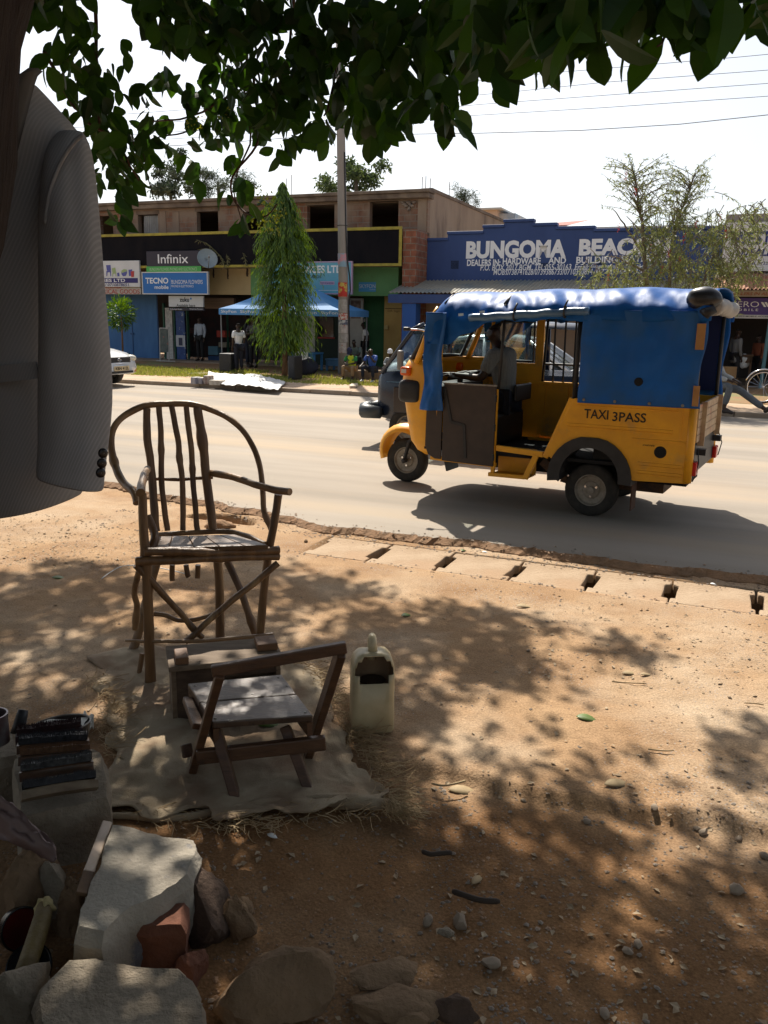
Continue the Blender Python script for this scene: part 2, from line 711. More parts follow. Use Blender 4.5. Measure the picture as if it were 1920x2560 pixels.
ASPH = mat('dusty_asphalt', (.355, .305, .25), (.265, .23, .19), sc=1.3, stretch=(.12, 1, 1), rot=-TH, rough=.9, bump=.25, bsc=160, spec=.2, c3=(.40, .315, .225), sc3=.7, lo3=.48, hi3=.7)
EDGEM = mat('edge_earth', (.30, .17, .09), (.20, .12, .065), sc=9, rough=.95, bump=.8, bsc=30)
rm = MB()
us = lines([(-600, -30, 8), (-30, -6, 20), (-6, 3, 220), (3, 40, 20), (40, 600, 6)])
def redge(u):
    q = V((u * 1.0, 3.3, 0))
    e = 5.98 + .09 * noise.noise(q * .9) + .07 * noise.noise(q * 3.1) + .03 * noise.noise(q * 9)
    if u < -3.0:
        e += min(1.0, (-3.0 - u) * .22)
    return e
vs, fs = [], []
for u in us:
    e = redge(u)
    vs += [uvz(u, e - .06 + .04 * noise.noise(V((u * 14, 0, 0))), -.12), uvz(u, e + .03 * noise.noise(V((u * 23, 3, 0))), .008 + .016 * noise.noise(V((u * 17, 7, 0)))), uvz(u, e + .075 + .05 * noise.noise(V((u * 19, 9, 0))), .046), uvz(u, e + .35, .05), uvz(u, 9, .055), uvz(u, 14, .055), uvz(u, 17.26, .03)]
fe = []
for i in range(len(us) - 1):
    for k in range(6):
        (fe if k < 2 else fs).append((i * 7 + k, (i + 1) * 7 + k, (i + 1) * 7 + k + 1, i * 7 + k + 1))
rm.add(vs, fs)
rm.mi = 1
rm.f += fe
rm.m += [1] * len(fe)
struct(rm.build('road', [ASPH, EDGEM], recalc=False, origin=V((0, 0, 0))))
KERB = mat('kerb_concrete', (.36, .29, .22), (.28, .21, .15), sc=3, rough=.9, bump=.3, bsc=30)
PAVE = mat('pavement_dirt', (.48, .36, .25), (.40, .27, .17), sc=1.6, rough=.95, bump=.3, bsc=50)
kb = MB()
for i in range(60):
    u0 = -40 + i * 1.0
    kb.sbox(u0, u0 + .985, 17.2, 17.36, -.1, .125 + .012 * noise.noise(V((i * .7, 0, 0))))
struct(kb.build('kerb', KERB, bevel=.015))
pv = MB()
pv.grid(lambda s, t: uvz(-60 + 110 * s, 17.355 + 1.8 * t, .115 + .02 * noise.noise(V((s * 60, t * 4, 0)))), 160, 6)
struct(pv.build('pavement', PAVE, recalc=False, smooth=True))
VERGE = mat('verge_soil', (.30, .155, .075), (.22, .14, .06), sc=1.2, rough=.95, bump=.4, bsc=30, c3=(.17, .19, .07), sc3=.7)
def vz(u, v):
    return .10 + .05 * noise.noise(V((u * .5, v * .6, 2))) + .02 * noise.noise(V((u * 2, v * 2, 2)))
vg = MB()
vg.grid(lambda s, t: uvz(-60 + 110 * s, 18.9 + 7.6 * t, vz(-60 + 110 * s, 18.9 + 7.6 * t) if 0 < t < 1 else -.05), 260, 30)
struct(vg.build('verge_ground', VERGE, recalc=False, smooth=True))
gr = MB()
GRASS = leafmat('grass_blades', (.15, .21, .04), (.30, .30, .10), trans=.3, rough=.7)
k = 0
while k < 26000:
    u, v = uni(-27, -2), uni(18.85, 23.0)
    if -9.3 < u < -2 and v < 20.0 and rnd() < .0:
        continue
    edge = 22.3 if u < -13 else 21.2
    n_ = noise.noise(V((u * .8, v * .9, 5))) + .25 * noise.noise(V((u * 3, v * 3, 1)))
    if v > edge or n_ < -.12 - .25 * (1 - (v - 18.85) / 4):
        if rnd() > .04:
            continue
    k += 1
    p = uvz(u, v, vz(u, v) - .01)
    h = uni(.03, .10) * (1 + .8 * max(0, n_))
    a = uni(0, 2 * PI)
    e = V((math.cos(a), math.sin(a), 0)) * .022
    t = p + V((uni(-.05, .05), uni(-.05, .05), h))
    gr.add([p - e, p + e, t], [(0, 1, 2)])
stuff(gr.build('grass', GRASS, recalc=False, origin=V((0, 0, 0))))

# drain slabs
CONC = mat('drain_concrete', (.43, .315, .21), (.34, .235, .145), sc=4, rough=.95, bump=.6, bsc=45, c3=(.38, .25, .15), sc3=1.7)
slots = [-2.35 + .521 * i for i in range(-4, 10)]
ordn = ['leftmost', 'second from the left', 'third from the left', 'fourth from the left', 'fifth from the left', 'sixth from the left', 'seventh from the left', 'eighth from the left']
nb = 0
for i in range(3, len(slots) - 1):
    a, b = slots[i] + .006, slots[i + 1] - .006
    if a > 1.0:
        break
    rs = random.Random(i)
    def nd(x, y):
        return uvz(x + rs.uniform(-.008, .008), y + rs.uniform(-.012, .012), -.07)
    nw = .036
    poly = [nd(a, 5.335), nd(b, 5.335), nd(b, 5.44), nd(b - nw, 5.45), nd(b - nw * .9, 5.6), nd(b - nw, 5.73), nd(b, 5.74), nd(b, 5.855), nd(a, 5.855), nd(a, 5.74), nd(a + nw, 5.73), nd(a + nw * .9, 5.6), nd(a + nw, 5.45), nd(a, 5.44)]
    o = MB().prism(poly, (0, 0, .070 + rs.uniform(-.004, .004))).build('drain_slab', CONC, bevel=.01)
    tag(o, 'dusty concrete slab covering the roadside drain, ' + ordn[nb] + ' of the row', 'drain slab', 'concrete slabs over the roadside drain')
    nb += 1
# ---------------------------------------------------------------- auto rickshaw
def trik_pose():
    a = gp(1470, 1290, .055)
    f = gp(1018, 1203, .055)
    T = .56
    d = f - a
    d.z = 0
    Lw = math.sqrt(d.length ** 2 - T * T)
    an = math.atan2(d.y, d.x) + math.atan2(T, Lw)
    l = V((-math.sin(an), math.cos(an), 0))
    return a - l * T, an, Lw
TO, TA, TL = trik_pose()
YEL = mat('taxi_yellow', (.86, .40, .012), (.74, .33, .014), sc=6, rough=.42, spec=.5, bump=.03, bsc=20, c3=(.50, .27, .07), sc3=4.5, lo3=.58, hi3=.8)
TARP2 = mat('blue_side_tarpaulin', (.012, .115, .42), (.009, .09, .34), sc=3, rough=.5, spec=.22, bump=.25, bsc=7, c3=(.02, .10, .30), sc3=2.5)
TARP = mat('blue_tarpaulin', (.011, .10, .36), (.009, .08, .29), sc=5, rough=.48, spec=.13, bump=.10, bsc=6)
DOORM = mat('brown_vinyl', (.060, .042, .034), (.045, .033, .028), sc=9, rough=.62)
CREAMP = mat('worn_cream_paint', (.55, .42, .26), (.36, .22, .13), sc=8, rough=.7, c3=(.5, .2, .12), sc3=5, lo3=.62, hi3=.7)
REDL = mat('red_lens', (.5, .01, .008), rough=.2)
ORL = mat('orange_lens', (.75, .12, .01), rough=.2)
SILV = mat('rim_paint', (.33, .30, .26), (.22, .19, .15), sc=20, rough=.55, metal=.3)
GLASS = glassmat('clear_glass', (.75, .85, .85), .22)
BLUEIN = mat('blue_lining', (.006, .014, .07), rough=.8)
rk = thing('auto_rickshaw', 'yellow three-wheeled taxi with a blue tarpaulin roof driving along the road', 'auto rickshaw', TO, TA)

def wheel(parent, x, y, z, r, w, sgn):
    mb = MB()
    pr = [(r * .60, -w * .42), (r * .72, -w * .5), (r * .9, -w * .5), (r * .98, -w * .36), (r, -w * .15), (r, w * .15), (r * .98, w * .36), (r * .9, w * .5), (r * .72, w * .5), (r * .60, w * .42)]
    mb.lathe(pr, (x, y, z), 'y', 36)
    t = mb.build('wheel', TYRE, parent, smooth=True, local=True, auto=50)
    m2 = MB()
    s = sgn
    pr = [(r * .62, -s * w * .38), (r * .62, s * w * .40), (r * .57, s * w * .40), (r * .52, s * w * .22), (r * .34, s * w * .16), (r * .30, s * w * .24), (r * .13, s * w * .24), (r * .13, s * w * .40), (.0005, s * w * .42)]
    m2.lathe(pr, (x, y, z), 'y', 32)
    rm_ = m2.build('rim', SILV, t, smooth=True, local=True, auto=35)
    m3 = MB()
    for k in range(3):
        a = k * 2 * PI / 3 + .5
        m3.lathe([(.0005, s * w * .33), (.011, s * w * .33), (.011, s * w * .2)], (x + math.cos(a) * r * .24, y, z + math.sin(a) * r * .24), 'y', 6)
    m3.build('wheel_nuts', CHROME, t, local=True)
    return t
RZ = .228
for s in (1, -1):
    wheel(rk, 0, s * .50, RZ, .232, .125, s)
wheel(rk, TL, 0, RZ, .228, .105, 1)

# --- front cowl
def cowl_ring(z, xf, w, xb=1.44):
    pts = []
    nseg = 14
    for k in range(nseg + 1):
        a = -PI / 2 + PI * k / nseg
        ca, sa = math.cos(a), math.sin(a)
        xx = abs(ca) ** .62
        yy = math.copysign(abs(sa) ** .62, sa)
        pts.append(V((1.60 + (xf - 1.60) * xx, w * yy, z)))
    return [V((xb, -w, z))] + pts + [V((xb, w, z))]
prof = [(.40, 1.66, .52, 1.50), (.44, 1.76, .565, 1.44), (.52, 1.83, .60, 1.42), (.74, 1.88, .625, 1.42), (.95, 1.93, .63, 1.42), (1.10, 1.95, .625, 1.42), (1.22, 1.93, .615, 1.42), (1.285, 1.88, .60, 1.44)]
mb = MB().loft([cowl_ring(*q[:3], xb=q[3]) for q in prof], cap=False, closed=False)
cowl = mb.build('cowl', YEL, rk, smooth=True, local=True, solid=.012)
def line3(pts, r, n=8):
    return MB().tube(pts, r, n)
MB().tube([(1.945, y * .55, 1.12 - .0 * abs(y)) for y in (-1, -.5, 0, .5, 1)], .006, 6)
# windscreen
fr = MB()
zb, zt = 1.30, 1.74
wsb, wst = .57, .53
corner = [(1.76, wsb), (1.84, .45), (1.875, .2), (1.875, -.2), (1.84, -.45), (1.76, -wsb)]
top = [(1.535, wst), (1.585, .45), (1.60, .2), (1.60, -.2), (1.585, -.45), (1.535, -wst)]
rub = [V((x, y, zb)) for x, y in corner] + [V((x, y, zt)) for x, y in reversed(top)]
fr.tube(rub, .02, 8, closed=True)
fr.build('windscreen_seal', BLACK, rk, smooth=True, local=True)
gl = MB().loft([[V((x, y, zb)) for x, y in corner], [V((x, y, zt)) for x, y in top]], cap=False, closed=False)
gl.build('windscreen', GLASS, rk, local=True)
pl = MB()
for s in (1, -1):
    pl = MB()
    pl.tube([(1.70, s * .6, 1.26), (1.62, s * .605, 1.45), (1.53, s * .60, 1.70), (1.50, s * .57, 1.76)], .028, 8)
    pl.tube([(1.46, s * .62, .45), (1.45, s * .63, 1.0), (1.44, s * .62, 1.45), (1.42, s * .6, 1.76)], .02, 8)
    pl.build('front_pillar', YEL, rk, smooth=True, local=True)
# head lamps
for s in (1, -1):
    hl = MB()
    pw = lambda q: math.copysign(abs(q) ** .42, q)
    hl.grid(lambda a, b: V((1.755 + .115 * pw(math.cos(2 * PI * a)) * pw(math.sin(PI * b)), s * (.545 + .12 * pw(math.sin(2 * PI * a)) * pw(math.sin(PI * b))), .995 + .108 * pw(-math.cos(PI * b)))), 32, 16)
    h = hl.build('headlamp', BLACK, rk, smooth=True, local=True, auto=45)
    il = MB().hexa([(1.90, s * .52, 1.15), (1.905, s * .43, 1.15), (1.905, s * .43, 1.215), (1.90, s * .52, 1.215), (1.86, s * .56, 1.15), (1.945, s * .41, 1.15), (1.935, s * .41, 1.215), (1.85, s * .56, 1.215)])
    ib = MB()
    ib.grid(lambda a, b: V((1.80 + .055 * pw(math.cos(2 * PI * a)) * pw(math.sin(PI * b)), s * (.60 + .04 * pw(math.sin(2 * PI * a)) * pw(math.sin(PI * b))), 1.18 + .042 * pw(-math.cos(PI * b)))), 24, 12)
    i_ = ib.build('indicator', ORL, rk, local=True, smooth=True)
    MB().box((1.785, min(s * .639, s * .643), 1.163), (1.835, max(s * .639, s * .643), 1.20)).build('indicator_lens', WHITE, i_, local=True)
# front fender + fork
fd = MB()
rings = []
for k in range(13):
    a = R(-18 + k * 13.5)
    rr = .30
    c = V((TL + .02 + math.cos(a) * rr, 0, RZ + .08 + math.sin(a) * rr))
    o_ = V((math.cos(a), 0, math.sin(a)))
    w = .085 + .055 * math.sin(min(PI, max(0, a + .25)))
    ring = []
    for j in range(9):
        t = -1 + 2 * j / 8
        ring.append(c + V((0, w * t, 0)) - o_ * (.075 * abs(t) ** 2.5))
    rings.append(ring)
fd.loft(rings, cap=False, closed=False)
fd.build('front_fender', YEL, rk, smooth=True, local=True, solid=.008)
fk = MB()
for s in (1, -1):
    fk.tube([(TL - .0, s * .075, RZ), (TL - .05, s * .08, RZ + .2), (TL - .22, s * .06, .62)], .02, 8)
fk.tube([(TL, -.09, RZ), (TL, .1, RZ)], .025, 8)
fk.tube([(TL - .22, 0, .5), (TL - .42, 0, 1.05)], .03, 8)
fk.build('fork', BLACK, rk, smooth=True, local=True)
# mud flaps
MB().hexa([(1.62, .14, .38), (1.62, -.14, .38), (1.605, -.14, .38), (1.605, .14, .38), (1.57, .14, .18), (1.57, -.14, .18), (1.555, -.14, .18), (1.555, .14, .18)]).build('mud_flap', BLACK, rk, local=True)
for s in (1, -1):
    MB().hexa([(-.345, s * .55, .36), (-.345, s * .40, .36), (-.36, s * .40, .36), (-.36, s * .55, .36), (-.35, s * .56, .09), (-.35, s * .39, .09), (-.36, s * .39, .09), (-.36, s * .56, .09)]).build('mud_flap', mat('brown_rubber', (.09, .045, .03), rough=.8), rk, local=True)

# --- load body sides
for s in (1, -1):
    arch = [(.33 + .005, .36)] + [(.335 * math.cos(a) - .005, .355 + .335 * math.sin(a)) for a in [R(5 + 17 * k) for k in range(11)]] + [(-.345, .37)]
    arch = [(.35, .48), (.335, .46)] + [(.33 * math.cos(R(a)), .345 + .335 * math.sin(R(a))) for a in range(22, 175, 15)] + [(-.335, .375)]
    arch = [(x, min(z, .682)) for x, z in arch]
    poly = [(.17, 1.025), (-.82, 1.012), (-.82, .385), (-.38, .365)] + list(reversed(arch[2:])) + [(.36, .50), (.42, .50)]
    sp = MB().prism([V((x, s * .60, z)) for x, z in poly], (0, s * .035, 0))
    side = sp.build('bed_side', YEL, rk, local=True, bevel=.006)
    rb = MB()
    for z, xa, xb in ((.985, .15, -.68), (.80, .22, -.66), (.52, -.40, -.76), (.45, -.40, -.76)):
        rb.beam((xa, s * .637, z), (xb, s * .637, z), .008, .022)
        rb.beam((xa, s * .6365, z - .02), (xb, s * .6365, z - .02), .006, .01)
    rb.beam((-.72, s * .637, .74), (-.72, s * .637, 1.0), .006, .012, up=(1, 0, 0))
    rb.beam((-.34, s * .637, .72), (-.80, s * .637, .72), .01, .012)
    rb.build('side_ribs', YEL, side, local=True, bevel=.002)
    cp = MB()
    cp.tube([(-.80, s * .615, .39), (-.80, s * .615, 1.02)], .036, 12)
    cp.build('corner_post', YEL, rk, local=True, smooth=True)
    MB().lathe([(.0005, s * .002), (.045, s * .002), (.05, -s * .004)], (-.575, s * .639, .625), 'y', 24).build('fuel_hole', DARK, side, local=True)
    # black wheel arch
    ro, ri = .365, .255
    ring_o = [V((ro * math.cos(R(a)), 0, min(.70, .345 + ro * math.sin(R(a))))) for a in range(-8, 189, 12)]
    ring_i = [V((ri * math.cos(R(a)), 0, min(.615, .345 + ri * 1.05 * math.sin(R(a))))) for a in range(-8, 189, 12)]
    ar = MB()
    for k in range(len(ring_o) - 1):
        q = [ring_i[k], ring_o[k], ring_o[k + 1], ring_i[k + 1]]
        ar.hexa([p + V((0, s * .40, 0)) for p in q] + [p + V((0, s * .655, 0)) for p in q])
    ar.build('wheel_arch', BLACK, rk, local=True)
lettering('TAXI 3 PASS', rk, V((0, 0, 0)), V((0, 0, 0)), V((0, 0, 0)), 1, 1, DARK) if False else None
_M = ORG[rk.name]
def tw(x, y, z):
    return _M @ V((x, y, z))
STENC = mat('stencil_black', (.03, .022, .015), rough=.7)
lettering('TAXI', rk, tw(.075, .6395, .862), (_M.to_3x3() @ V((-1, 0, 0))), UP, .205, .078, STENC, bold=.012, name='lettering')
lettering('3PASS', rk, tw(-.165, .6395, .852), (_M.to_3x3() @ V((-1, 0, .02))), UP, .275, .078, STENC, bold=.012, name='lettering')
lettering('DIESEL', rk, tw(-.43, .6395, .668), (_M.to_3x3() @ V((-1, 0, 0))), UP, .10, .012, STENC, bold=.01, shear=.3, name='lettering')

# --- floor, sill, step
fl = MB()
fl.box((-.8, -.59, .47), (.60, .59, .50))
fl.box((.5, -.59, .46), (1.6, .59, .49))
fl.box((-.75, -.3, .30), (1.5, .3, .46))
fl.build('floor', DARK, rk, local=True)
for s in (1, -1):
    yl = MB()
    yl.beam((.42, s * .615, .515), (.86, s * .615, .535), .04, .05)
    yl.beam((.86, s * .615, .375), (1.52, s * .60, .385), .035, .04)
    yl.beam((.885, s * .618, .30), (.885, s * .618, 1.06), .03, .035, up=(1, 0, 0))
    yl.beam((.40, s * .618, .49), (.19, s * .618, 1.02), .03, .05, up=(1, 0, 0))
    # step
    yl.beam((.92, s * .63, .29), (.57, s * .63, .295), .03, .035)
    yl.beam((.57, s * .63, .285), (.48, s * .625, .50), .03, .05, up=(1, 0, 0))
    yl.box((.56, min(s * .40, s * .62), .275), (.92, max(s * .40, s * .62), .288))
    yl.box((.55, min(s * .395, s * .40), .28), (.92, max(s * .395, s * .40), .52))
    yl.build('sill_frame', YEL, rk, local=True, bevel=.004)
# trailing arms
ta = MB()
for s in (1, -1):
    ta.beam((.46, s * .5, .44), (.28, s * .5, .30), .03, .08)
    ta.beam((.28, s * .5, .30), (.0, s * .45, .23), .03, .06)
ta.tube([(0, -.46, RZ), (0, .46, RZ)], .04, 8)
ta.box((-.55, -.2, .2), (-.1, .2, .47))
ta.build('rear_axle', mat('rusty_frame', (.14, .07, .03), (.05, .035, .03), sc=14, rough=.8), rk, local=True)

# --- doors
dm = MB().prism([V((x, .632, z)) for x, z in [(.875, .365), (.875, 1.085), (1.385, 1.085), (1.385, .375)]], (0, .022, 0))
door = dm.build('door', DOORM, rk, local=True, bevel=.004)
MB().beam((.87, .645, 1.092), (1.39, .645, 1.09), .02, .014).build('door_edge', STEEL, door, local=True)
zz = MB()
pts = [(1.375, 1.05), (1.30, .74), (1.17, .72), (1.145, .42)]
for a, b in zip(pts, pts[1:]):
    zz.beam((a[0], .658, a[1]), (b[0], .658, b[1]), .010, .026, up=(.3, 0, 1) if abs(a[1] - b[1]) < .1 else (1, 0, 0))
zz.build('door_strap', BLACK, door, local=True)
hg = MB()
for z in (.45, .72, .98):
    hg.tube([(.872, .66, z - .03), (.872, .66, z + .03)], .012, 8)
hg.build('hinges', BLACK, door, local=True)
MB().prism([V((x, .634, z)) for x, z in [(1.40, .385), (1.40, 1.06), (1.555, 1.04), (1.565, .50), (1.53, .42), (1.46, .385)]], (0, .012, 0)).build('front_side_panel', DOORM, rk, local=True)

# --- far (right) side and interior
MB().prism([V((x, -.62, z)) for x, z in [(.42, .5), (1.42, .42), (1.42, 1.06), (.19, 1.04)]], (0, -.02, 0)).build('right_side_panel', YEL, rk, local=True)
rr = MB()
for x in (.62, .86, 1.12):
    rr.beam((x, -.612, .52), (x, -.612, 1.02), .02, .05, up=(1, 0, 0))
rr.beam((1.42, -.612, 1.05), (.19, -.612, 1.05), .05, .03)
rr.build('panel_stiffeners', YEL, rk, local=True)
bars = MB()
for k in range(6):
    x = .24 + k * .105
    bars.tube([(x, -.615, 1.05), (x, -.60, 1.74)], .011, 6)
bars.tube([(.2, -.615, 1.24), (.86, -.615, 1.24)], .012, 6)
bars.build('window_bars', BLACK, rk, local=True)
fr = MB()
fr.prism([V((x, -.605, z)) for x, z in [(.88, 1.05), (.88, 1.75), (.96, 1.75), (.96, 1.05)]], (0, -.02, 0))
fr.prism([V((x, -.605, z)) for x, z in [(.96, 1.05), (.96, 1.24), (1.44, 1.24), (1.44, 1.05)]], (0, -.02, 0))
fr.build('right_window_frame', YEL, rk, local=True)
MB().tube([V((.98, -.612, 1.26)), V((1.40, -.612, 1.26)), V((1.42, -.612, 1.30)), V((1.36, -.60, 1.62)), V((1.33, -.60, 1.65)), V((.98, -.60, 1.65))], .014, 6, closed=True).build('window_seal', BLACK, rk, local=True)
MB().add([(.97, -.614, 1.25), (1.43, -.614, 1.25), (1.34, -.602, 1.66), (.97, -.602, 1.66)], [(0, 1, 2, 3)]).build('right_window', GLASS, rk, local=True)
po = MB()
for s in (1, -1):
    po.tube([(.18, s * .60, 1.0), (.17, s * .60, 1.80)], .02, 8)
    po.tube([(.87, s * .61, 1.06), (.84, s * .60, 1.80)], .014, 8)
    po.tube([(-.80, s * .60, 1.0), (-.80, s * .60, 1.82)], .018, 8)
for x in (1.42, .85, .17, -.80):
    po.tube([(x, -.6, 1.80), (x, -.45, 1.87), (x, 0, 1.885), (x, .45, 1.87), (x, .6, 1.80)], .014, 8)
po.build('canopy_frame', BLACK, rk, local=True, smooth=True)
se = MB()
se.box((.05, -.56, .78), (.18, .56, 1.12))
se.box((-.42, -.56, .50), (.0, .56, .80))
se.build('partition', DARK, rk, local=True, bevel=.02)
st = MB()
st.box((.98, -.42, .50), (1.30, .42, .80))
st.build('driver_seat', mat('black_vinyl', (.02, .02, .022), rough=.45), rk, local=True, bevel=.03)
sb = MB()
sb.beam((.93, -.42, .98), (.93, .02, .98), .03, .16)
sb.build('seat_backrest', mat('black_vinyl', (.02, .02, .022), rough=.45), rk, local=True, bevel=.012)
fb = MB()
fb.box((.185, -.40, 1.06), (.19, -.15, 1.18))
fb.build('sticker', WHITE, rk, local=True)
MB().lathe([(.0005, .0), (.035, .0)], (.193, -.21, 1.125), 'x', 14).build('sticker_spot', REDL, rk, local=True)
MB().box((-.44, .18, .52), (-.20, .44, .60)).build('blue_box', TARP, rk, local=True, bevel=.02) if False else None
# handlebar and dashboard
hb = MB()
hb.box((1.46, -.5, .95), (1.72, .5, 1.06))
hb.build('dashboard', BLACK, rk, local=True, bevel=.03)
hb = MB()
hb.tube([(1.42, -.36, 1.16), (1.50, -.2, 1.13), (1.52, 0, 1.12), (1.50, .2, 1.13), (1.42, .36, 1.16)], .014, 8)
hb.tube([(1.52, 0, .95), (1.51, 0, 1.13)], .03, 8)
hb.build('handlebar', BLACK, rk, local=True)
lv = MB()
for s in (1, -1):
    lv.tube([(1.50, s * .2, 1.14), (1.50, s * .3, 1.15), (1.45, s * .40, 1.155)], .008, 6)
lv.build('brake_levers', CHROME, rk, local=True)
mr = MB()
mr.tube([(1.60, .60, 1.55), (1.68, .64, 1.565), (1.77, .66, 1.565)], .008, 6)
mr.build('mirror_stalk', CHROME, rk, local=True)
mr = MB()
mr.box((1.74, .645, 1.55), (1.80, .70, 1.585))
mr.build('mirror', BLACK, rk, local=True, bevel=.01)

# --- tarpaulin canopy
def canopy(s, t):
    x = 1.545 - 2.42 * s
    a = (t - .5) * 2                     # -1 right .. 1 left
    zt = 1.905 + .04 * min(1, s * 1.6) - .10 * max(0, 1 - s / .07) ** 2
    k = abs(a)
    sag = .012 * math.sin(s * 2.42 * 2 * PI / .8) * (1 - k)
    if k < .5:
        y = k / .5 * .36
        z = zt - .012 * (k / .5) ** 2
    elif k < .78:
        q = (k - .5) / .28
        y = .36 + .245 * q
        z = zt - .012 - .045 * q - .06 * q * q
    else:
        q = (k - .78) / .22
        y = .605 + .08 * math.sin(min(1, q * 1.6) * PI / 2)
        z = zt - .117 - (.15 + .20 * sstep(.98, 1.34, x + .06 * noise.noise(V((x * 6, 1, 2))))) * q ** 1.15
    fold = max(0, (k - .45) / .55) ** .8
    n1 = noise.noise(V((x * 5.0 + a * 1.2 + k * 1.8, k * 1.5, 3 * math.copysign(1, a))))
    n2 = noise.noise(V((x * 11 + k * 4, k * 3.5, 7)))
    n3 = noise.noise(V((x * 19 - k * 7, k * 6, 2)))
    y += fold * (.055 * n1 + .030 * n2 + .008 * n3)
    z += fold * (.036 * n1 + .017 * n2 + .005 * n3) + sag + .006 * noise.noise(V((x * 4, a * 5, 1)))
    # hem higher where the side is rolled up
    z = max(z, 1.44)
    return V((x, math.copysign(y, a), z))
cn = MB().grid(canopy, 110, 48)
can = cn.build('canopy', TARP, rk, smooth=True, local=True, recalc=False, solid=.006)
def rearpanel(sg):
    def f(s, t):
        x = .135 - .975 * s
        z = 1.755 - .765 * t + .01 * s * t
        y = .672 - .015 * t
        w = (1 - t) ** 1.2
        y += .034 * noise.noise(V((x * 4.2 + t * .8, t * 1.3, 4))) * (.45 + w) + .012 * math.sin(x * 16 + t * 2) * w + .012 * noise.noise(V((x * 9 - t * 2.5, t * 4, 9)))
        x += .01 * noise.noise(V((t * 5, 2, s)))
        if s > .97:
            x += -.03 * math.sin(t * 7) * .6
        return V((x, sg * y, z))
    return f
for s in (1, -1):
    MB().grid(rearpanel(s), 50, 40).build('side_curtain', TARP2, rk, smooth=True, local=True, recalc=False, solid=.005)
MB().lathe([(.0005, .012), (.028, .010), (.036, .0)], (-.36, .665, 1.19), 'y', 16).build('curtain_patch', DARK, rk, local=True)
et = MB()
for x in (.08, -.18, -.46, -.72):
    et.lathe([(.0005, .004), (.012, .003), (.014, -.003)], (x, .667, 1.018), 'y', 8)
et.build('eyelets', STEEL, rk, local=True)
for zc, hh, ww in ((1.56, .20, .045), (1.10, .16, .028)):
    MB().box((-.84, .676, zc - hh / 2), (-.84 + ww + .02, .684, zc + hh / 2)).build('plywood_strip', mat('plywood', (.42, .22, .08), (.33, .16, .06), sc=9, rough=.8), rk, local=True)
def flapf(s, t):
    x = 1.565 - .205 * s + .03 * t
    z = 1.72 - .88 * t
    y = .70 + .018 * math.sin(s * 6 + t * 5) + .035 * noise.noise(V((s * 2.4 + t, t * 3.6, 8))) + .012 * noise.noise(V((s * 5 + 3 * t, t * 8, 1)))
    x += .02 * noise.noise(V((t * 3.5, s, 2)))
    return V((x, y, z))
MB().grid(flapf, 14, 40).build('front_flap', TARP2, rk, smooth=True, local=True, recalc=False, solid=.006)
rl = MB()
n_ = 26
pts, rr_ = [], []
for k in range(n_ + 1):
    s = k / n_
    pts.append(V((1.14 - 1.06 * s, .69 + .004 * math.sin(s * 20), 1.675 + .075 * s + .004 * math.sin(s * 31))))
    rr_.append(.033 + .006 * noise.noise(V((s * 9, 1, 1))))
rl.tube(pts, rr_, 12)
rl.build('rolled_curtain', mat('silver_blue_tarpaulin', (.10, .20, .34), (.06, .14, .28), sc=9, rough=.35, spec=.6, bump=.2, bsc=18), rk, smooth=True, local=True)
bl = MB()
for x, z in ((.72, 1.705), (.28, 1.735)):
    bl.tube([V((x, .69, z)) + V((0, math.cos(a) * .042, math.sin(a) * .044)) for a in [2 * PI * i / 14 for i in range(14)]], .009, 6, closed=True)
    bl.tube([(x, .72, z + .04), (x - .02, .70, z + .10)], .009, 6)
bl.build('curtain_straps', BLACK, rk, local=True, smooth=True)
tie = MB()
for x, z in ((1.22, 1.70), (1.02, 1.725)):
    tie.beam((x + .025, .70, z), (x - .025, .705, z + .005), .004, .022)
tie.build('tie_patches', mat('pale_tape', (.45, .6, .75), rough=.5), rk, local=True)
rr2 = MB()
rr2.tube([(-.87, y, 1.79 + .012 * math.sin(y * 6)) for y in [.62 - .124 * i for i in range(11)]], [.062 + .010 * math.sin(i * 1.7) for i in range(11)], 14)
rr2.build('rear_roll', mat('grey_tarpaulin', (.34, .31, .27), (.22, .20, .18), sc=7, rough=.6, bump=.3, bsc=14), rk, smooth=True, local=True)
cp = MB()
rockmesh(cp, (-.80, .63, 1.845), (.135, .075, .095), 5, .06, 3, 0)
cp.build('black_cover', mat('black_cover', (.02, .02, .024), rough=.32, spec=.6), rk, smooth=True, local=True)
MB().tube([(-.80, .66, 1.76), (-.845, .70, 1.74), (-.90, .69, 1.77)], [.03, .045, .03], 10).build('black_cover_tail', BLACK, rk, smooth=True, local=True)
# inner lining dark blue
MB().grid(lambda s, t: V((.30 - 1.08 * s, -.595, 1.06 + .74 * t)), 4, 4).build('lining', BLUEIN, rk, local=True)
# --- tail
tg = MB()
for k in range(5):
    z0 = .72 + k * .062
    tg.box((-.845, -.60, z0), (-.822, .60, z0 + .058))
tg.build('tailgate', CREAMP, rk, local=True, bevel=.004)
for y in (.45, -.45):
    lt = MB()
    lt.beam((-.855, y, .68), (-.855, y, 1.04), .018, .05, up=(1, 0, 0))
    lt.build('tailgate_post', CREAMP, rk, local=True)
bk = MB()
bk.box((-.83, -.55, .45), (-.80, .55, .71))
bk.box((-.90, .36, .60), (-.83, .44, .65))
bk.box((-.90, -.50, .62), (-.83, -.42, .67))
bk.build('rear_frame', BLACK, rk, local=True)
for s in (1, -1):
    MB().box((-.865, min(s * .50, s * .62), .45), (-.825, max(s * .50, s * .62), .56)).build('tail_lamp', REDL, rk, local=True, bevel=.01)
wv = MB()
wv.tube([(-.85, .52, .66), (-.87, .56, .55), (-.86, .58, .45), (-.84, .6, .40)], .005, 5)
wv.tube([(-.86, -.50, .72), (-.90, -.54, .6), (-.88, -.52, .48)], .005, 5)
